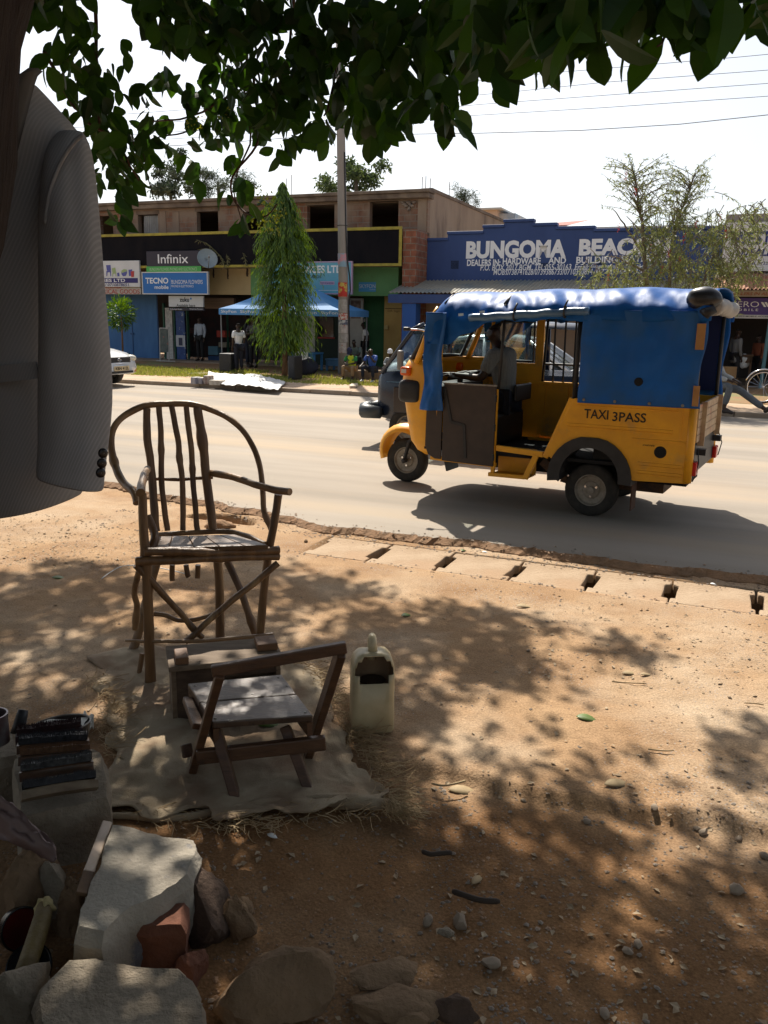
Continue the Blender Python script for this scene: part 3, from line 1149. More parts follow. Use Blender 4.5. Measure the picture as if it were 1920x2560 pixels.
wv.build('loose_wires', BLACK, rk, local=True)

# ---------------------------------------------------------------- navy minivan passing behind
NAVY = mat('navy_paint', (.010, .018, .040), (.008, .014, .032), sc=3, rough=.22, spec=.6)
GREYP = mat('grey_bumper', (.05, .06, .07), rough=.45)
vu, vv, _ = -4.52, 10.25, 0
VO = uvz(vu + 1.6, vv + .68, .055)
VA = TH + PI
van = thing('minivan', 'dark navy van cab with a sloping windscreen passing behind the yellow taxi', 'van', VO, VA)
# local x forward (to the left in view), y left (towards the camera)
def vring(x, zb, zw, zt, wb, wt):
    h = []
    for s in (1, -1):
        pass
    return [V((x, wb, zb)), V((x, wb + .02, (zb + zw) / 2)), V((x, wb, zw)), V((x, wt, zt - .06)), V((x, wt - .10, zt)), V((x, 0, zt + .015)), V((x, -wt + .10, zt)), V((x, -wt, zt - .06)), V((x, -wb, zw)), V((x, -wb - .02, (zb + zw) / 2)), V((x, -wb, zb))]
lower = []
for x, zb, zw, w in ((-1.5, .34, 1.02, .66), (.2, .34, 1.02, .67), (1.2, .36, 1.00, .665), (1.40, .38, .98, .64), (1.485, .42, .92, .57), (1.515, .50, .82, .46)):
    r = []
    n = 4
    for y, z in ((w - .03, zb), (w, zb + .1), (w + .012, (zb + zw) / 2), (w - .004, zw - .05), (w - .03, zw), (0, zw + .02)):
        r.append((y, z))
    ring = [V((x, y, z)) for y, z in r] + [V((x, -y, z)) for y, z in reversed(r[:-1])]
    lower.append(ring)
MB().loft(lower).build('body', NAVY, van, smooth=True, local=True, auto=40)
for s in (1, -1):
    gh = MB()
    gh.tube([(1.42, s * .60, .96), (1.11, s * .60, 1.38), (.99, s * .585, 1.54), (.86, s * .56, 1.60)], [.035, .032, .032, .035], 8)
    gh.build('window_pillar', NAVY, van, smooth=True, local=True)
    for a, b, r in (((.52, s * .64, 1.0), (.48, s * .57, 1.60), .04), ((-1.45, s * .64, 1.0), (-1.42, s * .57, 1.58), .05), ((-.5, s * .64, 1.0), (-.5, s * .57, 1.60), .035)):
        MB().tube([a, b], r, 8).build('window_pillar', NAVY, van, smooth=True, local=True)
rf = []
for x, z, w in ((1.02, 1.52, .55), (.90, 1.585, .575), (.5, 1.62, .585), (-.6, 1.63, .585), (-1.4, 1.60, .57), (-1.5, 1.55, .55)):
    rf.append([V((x, w, z - .03)), V((x, w - .03, z)), V((x, .3, z + .03)), V((x, -.3, z + .03)), V((x, -w + .03, z)), V((x, -w, z - .03)), V((x, -w + .05, z - .05)), V((x, w - .05, z - .05))])
MB().loft(rf).build('roof', NAVY, van, smooth=True, local=True, auto=40)
MB().add([(1.41, .57, .97), (.99, .55, 1.53), (.99, -.55, 1.53), (1.41, -.57, .97)], [(0, 1, 2, 3)]).build('windscreen', GLASS, van, local=True)
for s in (1, -1):
    w_ = MB()
    w_.add([(1.34, s * .625, 1.02), (1.01, s * .575, 1.48), (.9, s * .565, 1.555), (.53, s * .565, 1.57), (.53, s * .63, 1.02)], [(0, 1, 2, 3, 4)])
    w_.build('side_window', GLASS, van, local=True)
    w2 = MB()
    w2.add([(.48, s * .63, 1.02), (.47, s * .565, 1.57), (-.48, s * .565, 1.57), (-.48, s * .63, 1.02)], [(0, 1, 2, 3)])
    w2.build('side_window', GLASS, van, local=True)
sb_ = MB()
for y in (.3, -.3):
    sb_.beam((.72, y, .80), (.60, y, 1.28), .42, .12, up=(1, 0, 0))
sb_.build('seat_covers', mat('pale_seat_cover', (.42, .36, .28), (.10, .09, .08), sc=7, rough=.9), van, local=True, bevel=.05, seg=3)
mb = MB()
mb.tube([(1.60, .5, .50), (1.68, .56, .47), (1.64, .67, .46), (1.40, .69, .45)], [.09, .10, .10, .08], 10)
mb.tube([(1.60, -.5, .50), (1.68, -.56, .47), (1.64, -.67, .46), (1.40, -.69, .45)], [.09, .10, .10, .08], 10)
mb.tube([(1.62, -.5, .47), (1.66, 0, .47), (1.62, .5, .47)], .09, 10)
mb.build('bumper', GREYP, van, smooth=True, local=True)
for s in (1, -1):
    MB().box((1.08, min(s * .68, s * .78), 1.02), (1.15, max(s * .68, s * .78), 1.27)).build('wing_mirror', mat('grey_mirror', (.20, .19, .18), rough=.5), van, local=True, bevel=.025)
dl = MB()
dl.beam((1.32, .685, .86), (-1.4, .685, .86), .008, .014)
dl.build('waist_strip', mat('light_blue_trim', (.06, .14, .24), rough=.3), van, local=True)
MB().box((1.22, .672, .46), (.46, .690, .80)).build('door_panel', mat('navy_dark', (.006, .010, .022), rough=.15, spec=.7), van, local=True, bevel=.01)
for x in (1.02, -1.0):
    for s in (1, -1):
        wheel(van, x, s * .60, .27, .27, .16, s)

# ---------------------------------------------------------------- saloon cars
CARW = mat('silver_white_paint', (.66, .67, .68), (.62, .63, .64), sc=2, rough=.2, spec=.6, coat=.4)
CGLASS = mat('dark_car_glass', (.02, .025, .028), rough=.04, spec=.8)
CLAMP = mat('lamp_glass', (.52, .50, .42), rough=.08, spec=.8)
PLATE = mat('number_plate_yellowed', (.62, .50, .30), rough=.5)
def car(label, loc, rot):
    c = thing('saloon_car', label, 'car', loc, rot)
    st = [(-2.10, .42, .72, .60), (-2.04, .30, .90, .74), (-1.7, .24, .96, .82), (-1.0, .22, .96, .84), (0, .22, .94, .845), (.8, .22, .92, .84), (1.35, .24, .88, .83), (1.75, .26, .80, .81), (1.98, .28, .70, .76), (2.09, .32, .60, .66), (2.13, .36, .54, .50)]
    rings = []
    for x, zb, zt, w in st:
        r = [(w * .86, zb), (w * .98, zb + .07), (w, zb + (zt - zb) * .45), (w * .965, zt - .10), (w * .90, zt - .03), (w * .6, zt + .012), (0, zt + .025)]
        rings.append([V((x, y, z)) for y, z in r] + [V((x, -y, z)) for y, z in reversed(r[:-1])])
    MB().loft(rings).build('body', CARW, c, smooth=True, local=True, auto=50)
    gst = [(-1.62, .95, .95, .70, .70), (-1.05, .94, 1.33, .76, .58), (-.6, .93, 1.40, .77, .58), (.1, .92, 1.41, .77, .58), (.45, .91, 1.36, .77, .57), (1.12, .89, .90, .74, .72)]
    rings = []
    for x, z0, z1, w0, w1 in gst:
        r = [(w0, z0), (w1 + .01, z1 - .05), (w1 - .06, z1), (0, z1 + .015)]
        rings.append([V((x, y, z)) for y, z in r] + [V((x, -y, z)) for y, z in reversed(r[:-1])])
    MB().loft(rings).build('windows', CGLASS, c, smooth=True, local=True, auto=50)
    rf = []
    for x, z1, w1 in ((-1.06, 1.345, .57), (-.6, 1.415, .585), (.1, 1.425, .585), (.44, 1.375, .575)):
        rf.append([V((x, y, z)) for y, z in ((w1 + .012, z1 - .06), (w1 - .05, z1 + .002), (0, z1 + .018), (-w1 + .05, z1 + .002), (-w1 - .012, z1 - .06))])
    MB().loft(rf, cap=False, closed=False).build('roof', CARW, c, smooth=True, local=True, solid=.012)
    for s in (1, -1):
        for a_, b_, r_ in (((1.12, s * .735, .90), (.45, s * .59, 1.345), .028), ((-1.62, s * .71, .95), (-1.05, s * .60, 1.315), .05), ((-.25, s * .785, .93), (-.3, s * .60, 1.37), .03)):
            MB().tube([a_, b_], r_, 6).build('window_pillar', CARW, c, smooth=True, local=True)
    g = MB()
    g.box((2.06, -.40, .56), (2.125, .40, .70))
    g.build('grille', BLACK, c, local=True, bevel=.02)
    e = MB()
    e.tube([V((2.132, .055 * math.cos(a), .635 + .035 * math.sin(a))) for a in [2 * PI * i / 16 for i in range(16)]], .008, 6, closed=True)
    e.tube([V((2.134, .02 * math.cos(a), .635 + .033 * math.sin(a))) for a in [2 * PI * i / 12 for i in range(12)]], .005, 6, closed=True)
    e.build('emblem', CHROME, c, local=True)
    ch = MB()
    ch.tube([(2.12, -.42, .70), (2.10, -.42, .55), (2.13, 0, .54), (2.10, .42, .55), (2.12, .42, .70)], .012, 6)
    ch.build('grille_trim', CHROME, c, local=True)
    for s in (1, -1):
        h = MB()
        rockmesh(h, (1.97, s * .585, .655), (.135, .155, .085), 3, .02, 3, 0)
        h.build('headlamp', CLAMP, c, smooth=True, local=True)
        f = MB()
        f.box((2.03, min(s * .50, s * .64), .33), (2.10, max(s * .50, s * .64), .42))
        f.build('fog_lamp', mat('orange_lamp', (.55, .26, .08), rough=.2), c, local=True, bevel=.01)
        m = MB()
        rockmesh(m, (.85, s * .92, .98), (.06, .10, .07), 4, .03, 2, 0)
        m.build('wing_mirror', CARW, c, smooth=True, local=True)
    b = MB()
    bl_ = []
    for y in [-.80 + .16 * i for i in range(11)]:
        x = 2.13 - .22 * (abs(y) / .8) ** 2.5
        bl_.append([V((x - .1, y, .30)), V((x + .045, y, .31)), V((x + .05, y, .47)), V((x + .02, y, .52)), V((x - .1, y, .53))])
    b.loft(bl_)
    b.build('bumper', CARW, c, smooth=True, local=True, auto=40)
    MB().box((2.165, -.40, .325), (2.19, .40, .375)).build('air_intake', BLACK, c, local=True)
    MB().box((2.18, -.26, .385), (2.20, .26, .495)).build('number_plate', PLATE, c, local=True, bevel=.004)
    M = ORG[c.name]
    lettering('KBN 412L', c, M @ V((2.204, -.23, .405)), M.to_3x3() @ V((0, 1, 0)), UP, .46, .07, DARK, bold=.02, name='plate_lettering')
    for x in (1.28, -1.32):
        for s in (1, -1):
            wheel(c, x, s * .74, .30, .30, .19, s)
    return c
car1 = car('silver white saloon car at the far kerb, front end showing from behind the jacket', uvz(-13.45 - 2.15, 16.1, .045), TH)
car2 = copy_thing(car1, uvz(-3.6, 14.2, .055), TH, 'silver white saloon car glimpsed through the windows of the yellow taxi')
# ---------------------------------------------------------------- stick chair
STICK = mat('varnished_stick', (.20, .105, .042), (.085, .042, .018), sc=5, rough=.42, spec=.5, bump=.25, bsc=30, stretch=(3, 3, .5), c3=(.32, .20, .09), sc3=3, lo3=.58, hi3=.7)
STICKP = mat('pale_stick', (.30, .18, .085), (.15, .08, .035), sc=6, rough=.42, spec=.5, bump=.25, bsc=30, c3=(.10, .05, .02), sc3=8, lo3=.6, hi3=.7)
SEATW = mat('seat_planks', (.17, .095, .045), (.09, .05, .025), sc=4, rough=.36, spec=.5, stretch=(1, 8, 1), bump=.15, bsc=20)
ch = thing('stick_chair', 'tall rustic chair of bent varnished sticks with a round hooped back', 'chair', gp(460, 1670))
def wob(pts, amp=.004, sub=5, seed=0):
    """crooked-stick version of a polyline, resampled smoothly"""
    pts = [V(q) for q in pts]
    out = []
    n = len(pts)
    for i in range(n - 1):
        p0, p1, p2, p3 = pts[max(0, i - 1)], pts[i], pts[i + 1], pts[min(n - 1, i + 2)]
        k = max(3, int(sub))
        for j in range(k):
            t = j / k
            q = .5 * ((2 * p1) + (p2 - p0) * t + (2 * p0 - 5 * p1 + 4 * p2 - p3) * t * t + (3 * p1 - p0 - 3 * p2 + p3) * t ** 3)
            out.append(q + V((noise.noise(q * 9 + V((seed, 0, 0))), noise.noise(q * 9 + V((0, seed, 5))), noise.noise(q * 9 + V((3, 0, seed))))) * amp)
    out.append(pts[-1])
    return out
def stick(name, pz, r, m=None, seed=0, zoom=Z5, parent=None, amp=.004, sub=5, n=10):
    pts = [P(*zoom(x, y), Y) for x, y, Y in pz]
    w = wob(pts, amp, sub, seed)
    rr = r if isinstance(r, (tuple, list)) else (r, r)
    k = len(w)
    rad = []
    for i, q in enumerate(w):
        b = rr[0] + (rr[-1] - rr[0]) * i / (k - 1)
        kn = noise.noise(q * 14 + V((seed * 2.3, 1, 1)))
        rad.append(b * (1 + .10 * kn + (.18 if kn > .42 else 0)))
    return MB().tube(w, rad, n).build(name, m or STICK, parent or ch, smooth=True, auto=60)
stick('leg', [(395, 2120, 3.69), (385, 1750, 3.69), (368, 1300, 3.70), (345, 1000, 3.71), (335, 735, 3.72)], (.0265, .019), seed=1, sub=4)
stick('leg', [(1176, 1990, 3.96), (1205, 1620, 3.97), (1245, 1250, 3.98), (1290, 980, 3.99), (1327, 745, 4.0)], (.021, .0195), seed=2, sub=4)
stick('leg', [(262, 1895, 4.08), (335, 1640, 4.12), (445, 1230, 4.18)], (.024, .022), STICKP, seed=3)
stick('leg', [(903, 1850, 4.22), (900, 1500, 4.23), (885, 1230, 4.24)], (.0245, .023), seed=4)
stick('arm', [(325, 735, 3.66), (330, 680, 3.74), (345, 620, 3.86), (375, 560, 4.06)], (.021, .017), STICKP, seed=5)
stick('arm', [(1412, 728, 3.92), (1300, 712, 3.98), (1180, 680, 4.04), (1000, 622, 4.16), (822, 585, 4.27)], (.0175, .018), STICKP, seed=6)
stick('back_hoop', [(300, 810, 3.79), (272, 725, 3.84), (200, 655, 3.93), (140, 540, 4.02), (112, 420, 4.07), (110, 320, 4.10), (160, 215, 4.16), (255, 140, 4.22), (380, 95, 4.26), (540, 82, 4.29), (700, 90, 4.30), (860, 140, 4.31), (990, 210, 4.29), (1075, 290, 4.27), (1140, 400, 4.23), (1190, 530, 4.18), (1208, 650, 4.13), (1218, 760, 4.09), (1225, 880, 4.05), (1272, 1000, 4.02)], (.0195, .0135), STICKP, seed=7, amp=.005)
for sd, pz, rr in ((8, [(370, 120, 4.24), (372, 340, 4.20), (402, 560, 4.17), (418, 800, 4.13), (437, 1015, 4.10)], (.019, .021)),
                   (9, [(460, 105, 4.25), (475, 420, 4.21), (475, 620, 4.18), (500, 850, 4.15), (520, 1010, 4.13)], (.0145, .0145)),
                   (10, [(550, 100, 4.27), (592, 330, 4.23), (608, 470, 4.21), (628, 640, 4.18), (632, 1005, 4.14)], (.0145, .0145)),
                   (11, [(660, 105, 4.28), (688, 370, 4.24), (702, 560, 4.22), (715, 760, 4.19), (738, 1005, 4.17)], (.0145, .0145)),
                   (12, [(742, 115, 4.29), (775, 380, 4.26), (805, 640, 4.23), (852, 1005, 4.20)], (.023, .023))):
    stick('back_slat', pz, rr, seed=sd)
for sd, a, b, Y in ((13, (555, 1255), (556, 1372), 4.13), (14, (655, 1255), (672, 1342), 4.14), (15, (742, 1255), (738, 1356), 4.16)):
    stick('slat_tail', [(*a, Y), (*b, Y)], .0135, seed=sd)
stick('back_rail', [(360, 630, 4.19), (600, 634, 4.22), (850, 622, 4.28)], (.0095, .0085), seed=16)
stick('front_rail', [(350, 1165, 3.67), (600, 1160, 3.72), (900, 1168, 3.80), (1330, 1148, 3.94)], (.019, .0195), seed=17)
stick('front_rail', [(283, 1232, 3.655), (600, 1222, 3.72), (900, 1205, 3.80), (1330, 1198, 3.94)], (.0215, .0185), seed=18)
stick('seat_rim', [(430, 1040, 4.03), (600, 1028, 4.12), (880, 1018, 4.16), (990, 1018, 4.15), (1090, 1045, 4.08), (1160, 1075, 4.02), (1235, 1108, 3.97)], (.0135, .0145), STICKP, seed=19)
stick('side_brace', [(375, 900, 3.86), (415, 1000, 3.84), (425, 1070, 3.80), (405, 1130, 3.77)], (.019, .021), seed=20)
stick('side_brace', [(1160, 1765, 4.06), (1075, 1500, 4.10), (1020, 1370, 4.13), (955, 1235, 4.17)], (.019, .019), seed=21)
stick('side_brace', [(283, 1720, 3.95), (300, 1560, 3.92), (278, 1460, 3.86), (312, 1300, 3.77)], (.0155, .0145), STICKP, seed=22)
stick('front_brace', [(292, 1258, 3.68), (440, 1420, 3.71), (570, 1560, 3.76), (690, 1700, 3.80), (775, 1785, 3.82)], (.0175, .014), seed=23)
stick('front_brace', [(1322, 1245, 3.93), (1100, 1430, 3.88), (900, 1590, 3.83), (720, 1760, 3.79), (650, 1815, 3.78)], (.0165, .016), seed=24)
stick('stretcher', [(425, 1612, 4.16), (500, 1622, 4.16), (600, 1662, 4.18), (720, 1655, 4.2), (865, 1618, 4.23)], (.0125, .0115), STICKP, seed=25)
stick('stretcher', [(215, 1808, 3.72), (290, 1812, 3.70), (450, 1815, 3.69), (820, 1808, 3.80), (1080, 1785, 3.88), (1288, 1765, 3.94)], (.006, .0125), STICKP, seed=26)
stick('foot_peg', [(335, 1900, 3.80), (315, 2055, 3.78)], (.013, .012), seed=27)
def sp(x, y):
    return gp(*Z5(x, y), .655)
fl_, fr_, br_, bl_ = sp(345, 1135), sp(1255, 1112), sp(1010, 1035), sp(440, 1050)
pm = MB()
for k in range(5):
    a, b = k / 5 + .003, (k + 1) / 5 - .003
    q = [fl_.lerp(fr_, a), fl_.lerp(fr_, b), bl_.lerp(br_, b), bl_.lerp(br_, a)]
    pm.prism(q, (0, 0, -.018 - .001 * k))
pm.build('seat', SEATW, ch, bevel=.003)

# ---------------------------------------------------------------- foot box
BOXW = mat('grey_worn_wood', (.24, .175, .115), (.12, .08, .05), sc=3, rough=.75, stretch=(1, 7, 7), bump=.3, bsc=30, c3=(.07, .045, .03), sc3=4, lo3=.58, hi3=.72)
o0 = V((-.885, 3.295, 0))
ex = (V((-.445, 3.415, 0)) - V((-.88, 3.28, 0))).normalized()
ey = V((-ex.y, ex.x, 0))
bx = thing('foot_box', 'low grey wooden box with an open dark front standing before the stick chair', 'box', o0 + ex * .23 + ey * .11)
def bb(mb, a, b):
    x0, y0, z0 = a; x1, y1, z1 = b
    return mb.hexa([o0 + ex * x + ey * y + UP * z for x, y, z in [(x0, y0, z0), (x1, y0, z0), (x1, y1, z0), (x0, y1, z0), (x0, y0, z1), (x1, y0, z1), (x1, y1, z1), (x0, y1, z1)]])
m = MB(); bb(m, (-.01, -.012, .242), (.475, .232, .266)); m.build('box_top', BOXW, bx, bevel=.004)
m = MB(); bb(m, (0, 0, 0), (.02, .22, .241)); m.build('side_board', BOXW, bx, bevel=.002)
m = MB(); bb(m, (.445, 0, 0), (.465, .22, .241)); m.build('side_board', BOXW, bx, bevel=.002)
m = MB(); bb(m, (.021, .2, 0), (.444, .22, .241)); m.build('back_board', BOXW, bx)
m = MB(); bb(m, (.021, .002, 0), (.20, .02, .241)); bb(m, (.201, .002, .19), (.444, .02, .241)); m.build('front_board', mat('dark_worn_wood', (.10, .065, .042), (.05, .03, .02), sc=5, rough=.8, stretch=(1, 7, 7)), bx)
RESTW = mat('foot_rest_wood', (.20, .10, .045), (.12, .06, .03), sc=8, rough=.6, bump=.2)
m = MB(); bb(m, (.02, .0, .2665), (.075, .115, .298)); m.build('foot_rest', RESTW, bx, bevel=.004)
m = MB(); bb(m, (.375, .06, .2665), (.465, .165, .30)); m.build('foot_rest', RESTW, bx, bevel=.004)

# ---------------------------------------------------------------- low bench seat with a slanting backrest
LOWW = mat('dark_brown_wood', (.13, .062, .030), (.070, .034, .018), sc=5, rough=.42, spec=.5, stretch=(1, 5, 5), bump=.2, bsc=25, c3=(.03, .018, .012), sc3=6, lo3=.62, hi3=.74)
LOWS = mat('worn_seat_wood', (.115, .07, .044), (.06, .036, .024), sc=4, rough=.30, spec=.55, stretch=(2, 9, 2), bump=.2, bsc=22, c3=(.04, .026, .02), sc3=7, lo3=.62, hi3=.72)
zs = .27
A = gp(*Z6(440, 612), zs); B = gp(*Z6(1020, 572), zs); Cc = gp(*Z6(838, 335), zs); Dd = gp(*Z6(297, 388), zs)
lw = thing('low_chair', 'low dark wooden work chair of planks with crossed legs and a slanting back', 'chair', ((A + B + Cc + Dd) / 4).xy.to_3d())
m = MB()
for a, b in ((0, .485), (.50, 1)):
    m.prism([A.lerp(Dd, a), B.lerp(Cc, a), B.lerp(Cc, b), A.lerp(Dd, b)], (0, 0, -.026))
m.build('seat', LOWS, lw, bevel=.005)
lx = (B - A).normalized(); lyv = (Dd - A).normalized(); fwd = V((-lx.y, lx.x, 0))
nm = MB()
for q in (A.lerp(B, .05) + lyv * .03, A.lerp(B, .95) + lyv * .03, A.lerp(B, .06) + lyv * .15, B.lerp(Cc, .42) - lx * .03, Dd.lerp(Cc, .06) - lyv * .03, Dd.lerp(Cc, .94) - lyv * .03, Dd.lerp(Cc, .95) - lyv * .12, A.lerp(Cc, .55)):
    nm.lathe([(.0005, .003), (.005, .0025), (.006, .0)], q, 'z', 8)
nm.build('nails', STEEL, lw)
m = MB(); m.beam(A + lx * .012 + UP * -.055, Dd + lx * .012 + UP * -.055, .02, .055); m.beam(B - lx * .012 + UP * -.055, Cc - lx * .012 + UP * -.055, .02, .055); m.build('seat_rail', LOWW, lw)
# side posts (backrest) and legs
def lowbeam(name, pa, pb, w, t, up, w2=None):
    return MB().beam(pa, pb, w, t, up, w2=w2).build(name, LOWW, lw, bevel=.005)
pLb = gp(*Z6(318, 915)); pRb = gp(*Z6(985, 812))
pLt = P(*Z6(488, 322), 2.72); pRt = P(*Z6(1183, 195), 2.80)
lowbeam('back_post', pLb, pLt, .030, .062, fwd)
lowbeam('back_post', pRb, pRt, .030, .075, fwd)
lowbeam('back_rail', P(*Z6(436, 318), 2.715), P(*Z6(1212, 178), 2.80), .03, .042, UP)
lL = gp(*Z6(585, 1085)); lR = gp(*Z6(998, 1012))
lowbeam('leg', lL, P(*Z6(462, 655), 2.84), .035, .05, fwd, .04)
lowbeam('leg', lR, P(*Z6(860, 640), 2.93), .035, .05, fwd, .04)
lowbeam('stretcher', P(*Z6(350, 812), 2.80), P(*Z6(1092, 728), 2.87), .03, .055, UP)
lowbeam('stretcher', P(*Z6(288, 775), 2.93), P(*Z6(300, 775), 2.91), .04, .05, UP)
lowbeam('side_strut', P(*Z6(300, 480), 3.05), P(*Z6(360, 640), 2.85), .025, .045, fwd)

# ---------------------------------------------------------------- jerrycan
PLAS = mat('dirty_white_plastic', (.58, .49, .31), (.40, .32, .18), sc=4, rough=.4, spec=.4, c3=(.30, .24, .16), sc3=2.2, lo3=.56, hi3=.75)
PLAIN_IN = mat('stained_plastic_inside', (.36, .23, .13), (.18, .10, .055), sc=8, rough=.6)
jb = gp(928, 1832) + V((0, .06, 0))
jr = R(8)
jc = thing('jerrycan', 'white plastic jerrycan with its upper front cut open, standing on the dirt', 'jerrycan', jb, jr)
jc.scale = (1.04, 1.04, 1.13)
def jring(z, w, d, cx=0, cy=0, n=32):
    out = []
    for k in range(n):
        a = 2 * PI * (k + .5) / n - PI / 2 - PI
        c, s = math.cos(a), math.sin(a)
        out.append(V((cx + w * abs(c) ** .32 * math.copysign(1, c), cy + d * abs(s) ** .32 * math.copysign(1, s), z)))
    return out
rings = [jring(.004, .074, .057), jring(.0, .083, .066), jring(.012, .088, .071), jring(.10, .0875, .0705), jring(.20, .0865, .0695), jring(.232, .0865, .0695), jring(.262, .084, .0675), jring(.285, .076, .062), jring(.302, .060, .050), jring(.309, .035, .030)]
jm = MB()
n = 32
vs = [q for r in rings for q in r]
fs = []
for i in range(len(rings) - 1):
    zc = (rings[i][0].z + rings[i + 1][0].z) / 2
    for k in range(n):
        c = (rings[i][k] + rings[i][(k + 1) % n] + rings[i + 1][k]) / 3
        if c.y < -.03 and zc > .205 and zc < .30 and abs(c.x) < (.078 if zc < .27 else .05) and not (zc < .225 and abs(c.x) > .06):
            continue
        if c.y < -.002 and .23 < zc < .275 and abs(c.x) < .07:
            continue
        fs.append((i * n + k, i * n + (k + 1) % n, (i + 1) * n + (k + 1) % n, (i + 1) * n + k))
fs.append(tuple(range(n)))
fs.append(tuple((len(rings) - 1) * n + k for k in range(n)))
jm.add(vs, fs)
jo = jm.build('can_body', [PLAS, PLAIN_IN], jc, smooth=True, local=True, auto=40)
md = jo.modifiers.new('solid', 'SOLIDIFY')
md.thickness = .003
md.offset = -1
md.material_offset = 1
hm = MB()
hm.tube([(0, .045, .255), (0, .048, .30), (0, .040, .335), (0, .022, .352), (0, .005, .350), (0, -.004, .335), (0, -.006, .30)], [.017, .017, .0165, .016, .0165, .017, .02], 12)
hm.build('handle', PLAS, jc, smooth=True, local=True)
lb = MB()
lb.box((.0865, -.03, .075), (.0895, .035, .15))
lb.build('side_label', mat('navy_label', (.02, .03, .12), rough=.5), jc, local=True)
MB().lathe([(.0005, 0), (.055, 0)], (0, 0, .19), 'z', 20).build('shade_disc', mat('shade_disc', (.01, .008, .006), rough=.1), jc, local=True)  # near-black disc painted for the shade in the can's hollow

# ---------------------------------------------------------------- sack mat
SACK = mat('woven_sack', (.43, .345, .235), (.33, .25, .16), sc=6, rough=.9, bump=.5, bsc=220, c3=(.27, .18, .11), sc3=3.2, lo3=.46, hi3=.62)
FIB = mat('sack_fibres', (.46, .34, .19), (.33, .22, .11), sc=9, rough=.8)
mpx = [[(235, 1640), (330, 1622), (450, 1640), (620, 1650), (760, 1668), (800, 1690)],
       [(255, 1690), (340, 1690), (470, 1700), (640, 1710), (790, 1745), (830, 1780)],
       [(262, 1790), (360, 1800), (480, 1810), (650, 1830), (800, 1860), (880, 1890)],
       [(272, 1900), (380, 1910), (500, 1930), (680, 1940), (840, 1945), (940, 1950)],
       [(268, 1985), (390, 2000), (520, 2010), (690, 2010), (850, 1990), (968, 1985)],
       [(262, 2040), (400, 2052), (530, 2058), (690, 2040), (850, 2020), (975, 2010)]]
mg = [[gp(*q) for q in row] for row in mpx]
def mf(s, t):
    x, y = s * 5, t * 5
    i, j = min(4, int(x)), min(4, int(y))
    a, b = x - i, y - j
    p = mg[j][i].lerp(mg[j][i + 1], a).lerp(mg[j + 1][i].lerp(mg[j + 1][i + 1], a), b)
    ed = max(0, 1 - min(s, 1 - s, t, 1 - t) / .12)
    p = p + V((noise.noise(p * 7), noise.noise(p * 7 + V((5, 0, 0))), 0)) * (.025 + .05 * ed) + V((noise.noise(p * 19), noise.noise(p * 19 + V((5, 0, 0))), 0)) * .02 * ed
    z = .017 + .018 * noise.noise(p * 3.1) + .016 * abs(noise.noise(p * 6.5)) + .009 * noise.noise(p * 17) + .004 * noise.noise(p * 41) - .012 * ed * (t < .9)
    if t > .93:
        z += .012
    return V((p.x, p.y, max(z, -.004)))
mt_ = MB().grid(mf, 90, 70)
mto = mt_.build('sack_mat', SACK, smooth=True, recalc=False, solid=.004)
tag(mto, 'worn brown woven sack spread on the ground under the chairs as a mat', 'mat')
# rolled front hem
hp = []
for k in range(40):
    t = k / 39
    x = 262 + 715 * t
    y = 2048 + 14 * math.sin(t * 7) - 38 * t
    q = gp(x, y)
    hp.append(q + UP * (.014 + .010 * noise.noise(V((t * 6, 1, 0)))))
rad = [.013 + .010 * noise.noise(V((k * .21, 4, 2))) + (.018 if k > 26 else 0) * (1 - abs(k - 33) / 8 if 26 < k else 0) for k in range(40)]
hm = MB().tube(hp, [max(.012, r_) for r_ in rad], 12)
hm.v = [q + V((0, 0, .006 * noise.noise(q * 30))) for q in hm.v]
hm.build('rolled_hem', SACK, mto, smooth=True)
fb = MB()
def fibre(p, d, ln, r=.0009):
    pts = [p]
    q = p.copy()
    d = d.normalized()
    for k in range(4):
        d = (d + rdir() * .35 + V((0, 0, -.05))).normalized()
        q = q + d * ln / 4
        if q.z < .004:
            q.z = .004
        pts.append(q.copy())
    fb.tube(pts, r, 3, cap=False)
for (x0, y0), (x1, y1), n_, ln in (((790, 1690), (900, 1850), 190, .11), ((860, 1800), (960, 1960), 200, .12), ((230, 1700), (300, 1800), 130, .12), ((560, 2060), (680, 2070), 90, .07), ((960, 1975), (990, 2030), 110, .13), ((700, 1640), (800, 1690), 100, .09), ((270, 2030), (560, 2070), 60, .07), ((240, 1800), (285, 1880), 70, .1), ((690, 2040), (960, 2040), 50, .07)):
    for k in range(n_):
        t = rnd()
        p = gp(x0 + (x1 - x0) * t + uni(-25, 25), y0 + (y1 - y0) * t + uni(-18, 18)) + UP * uni(.004, .03)
        a = uni(-.9, .9) - .4
        fibre(p, V((math.cos(a), math.sin(a), uni(-.1, .45))), ln * uni(.5, 1.3), uni(.0009, .0018))
for k in range(70):
    p = hp[-1 - int(rnd() * 2)] + V((uni(-.01, .01), uni(-.03, .03), uni(.0, .03)))
    a = uni(-1.2, -.3)
    fibre(p, V((math.cos(a), math.sin(a), -.35)), uni(.08, .16), .0012)
fo = fb.build('loose_fibres', FIB, mto, recalc=False)
fo['kind'] = 'stuff'

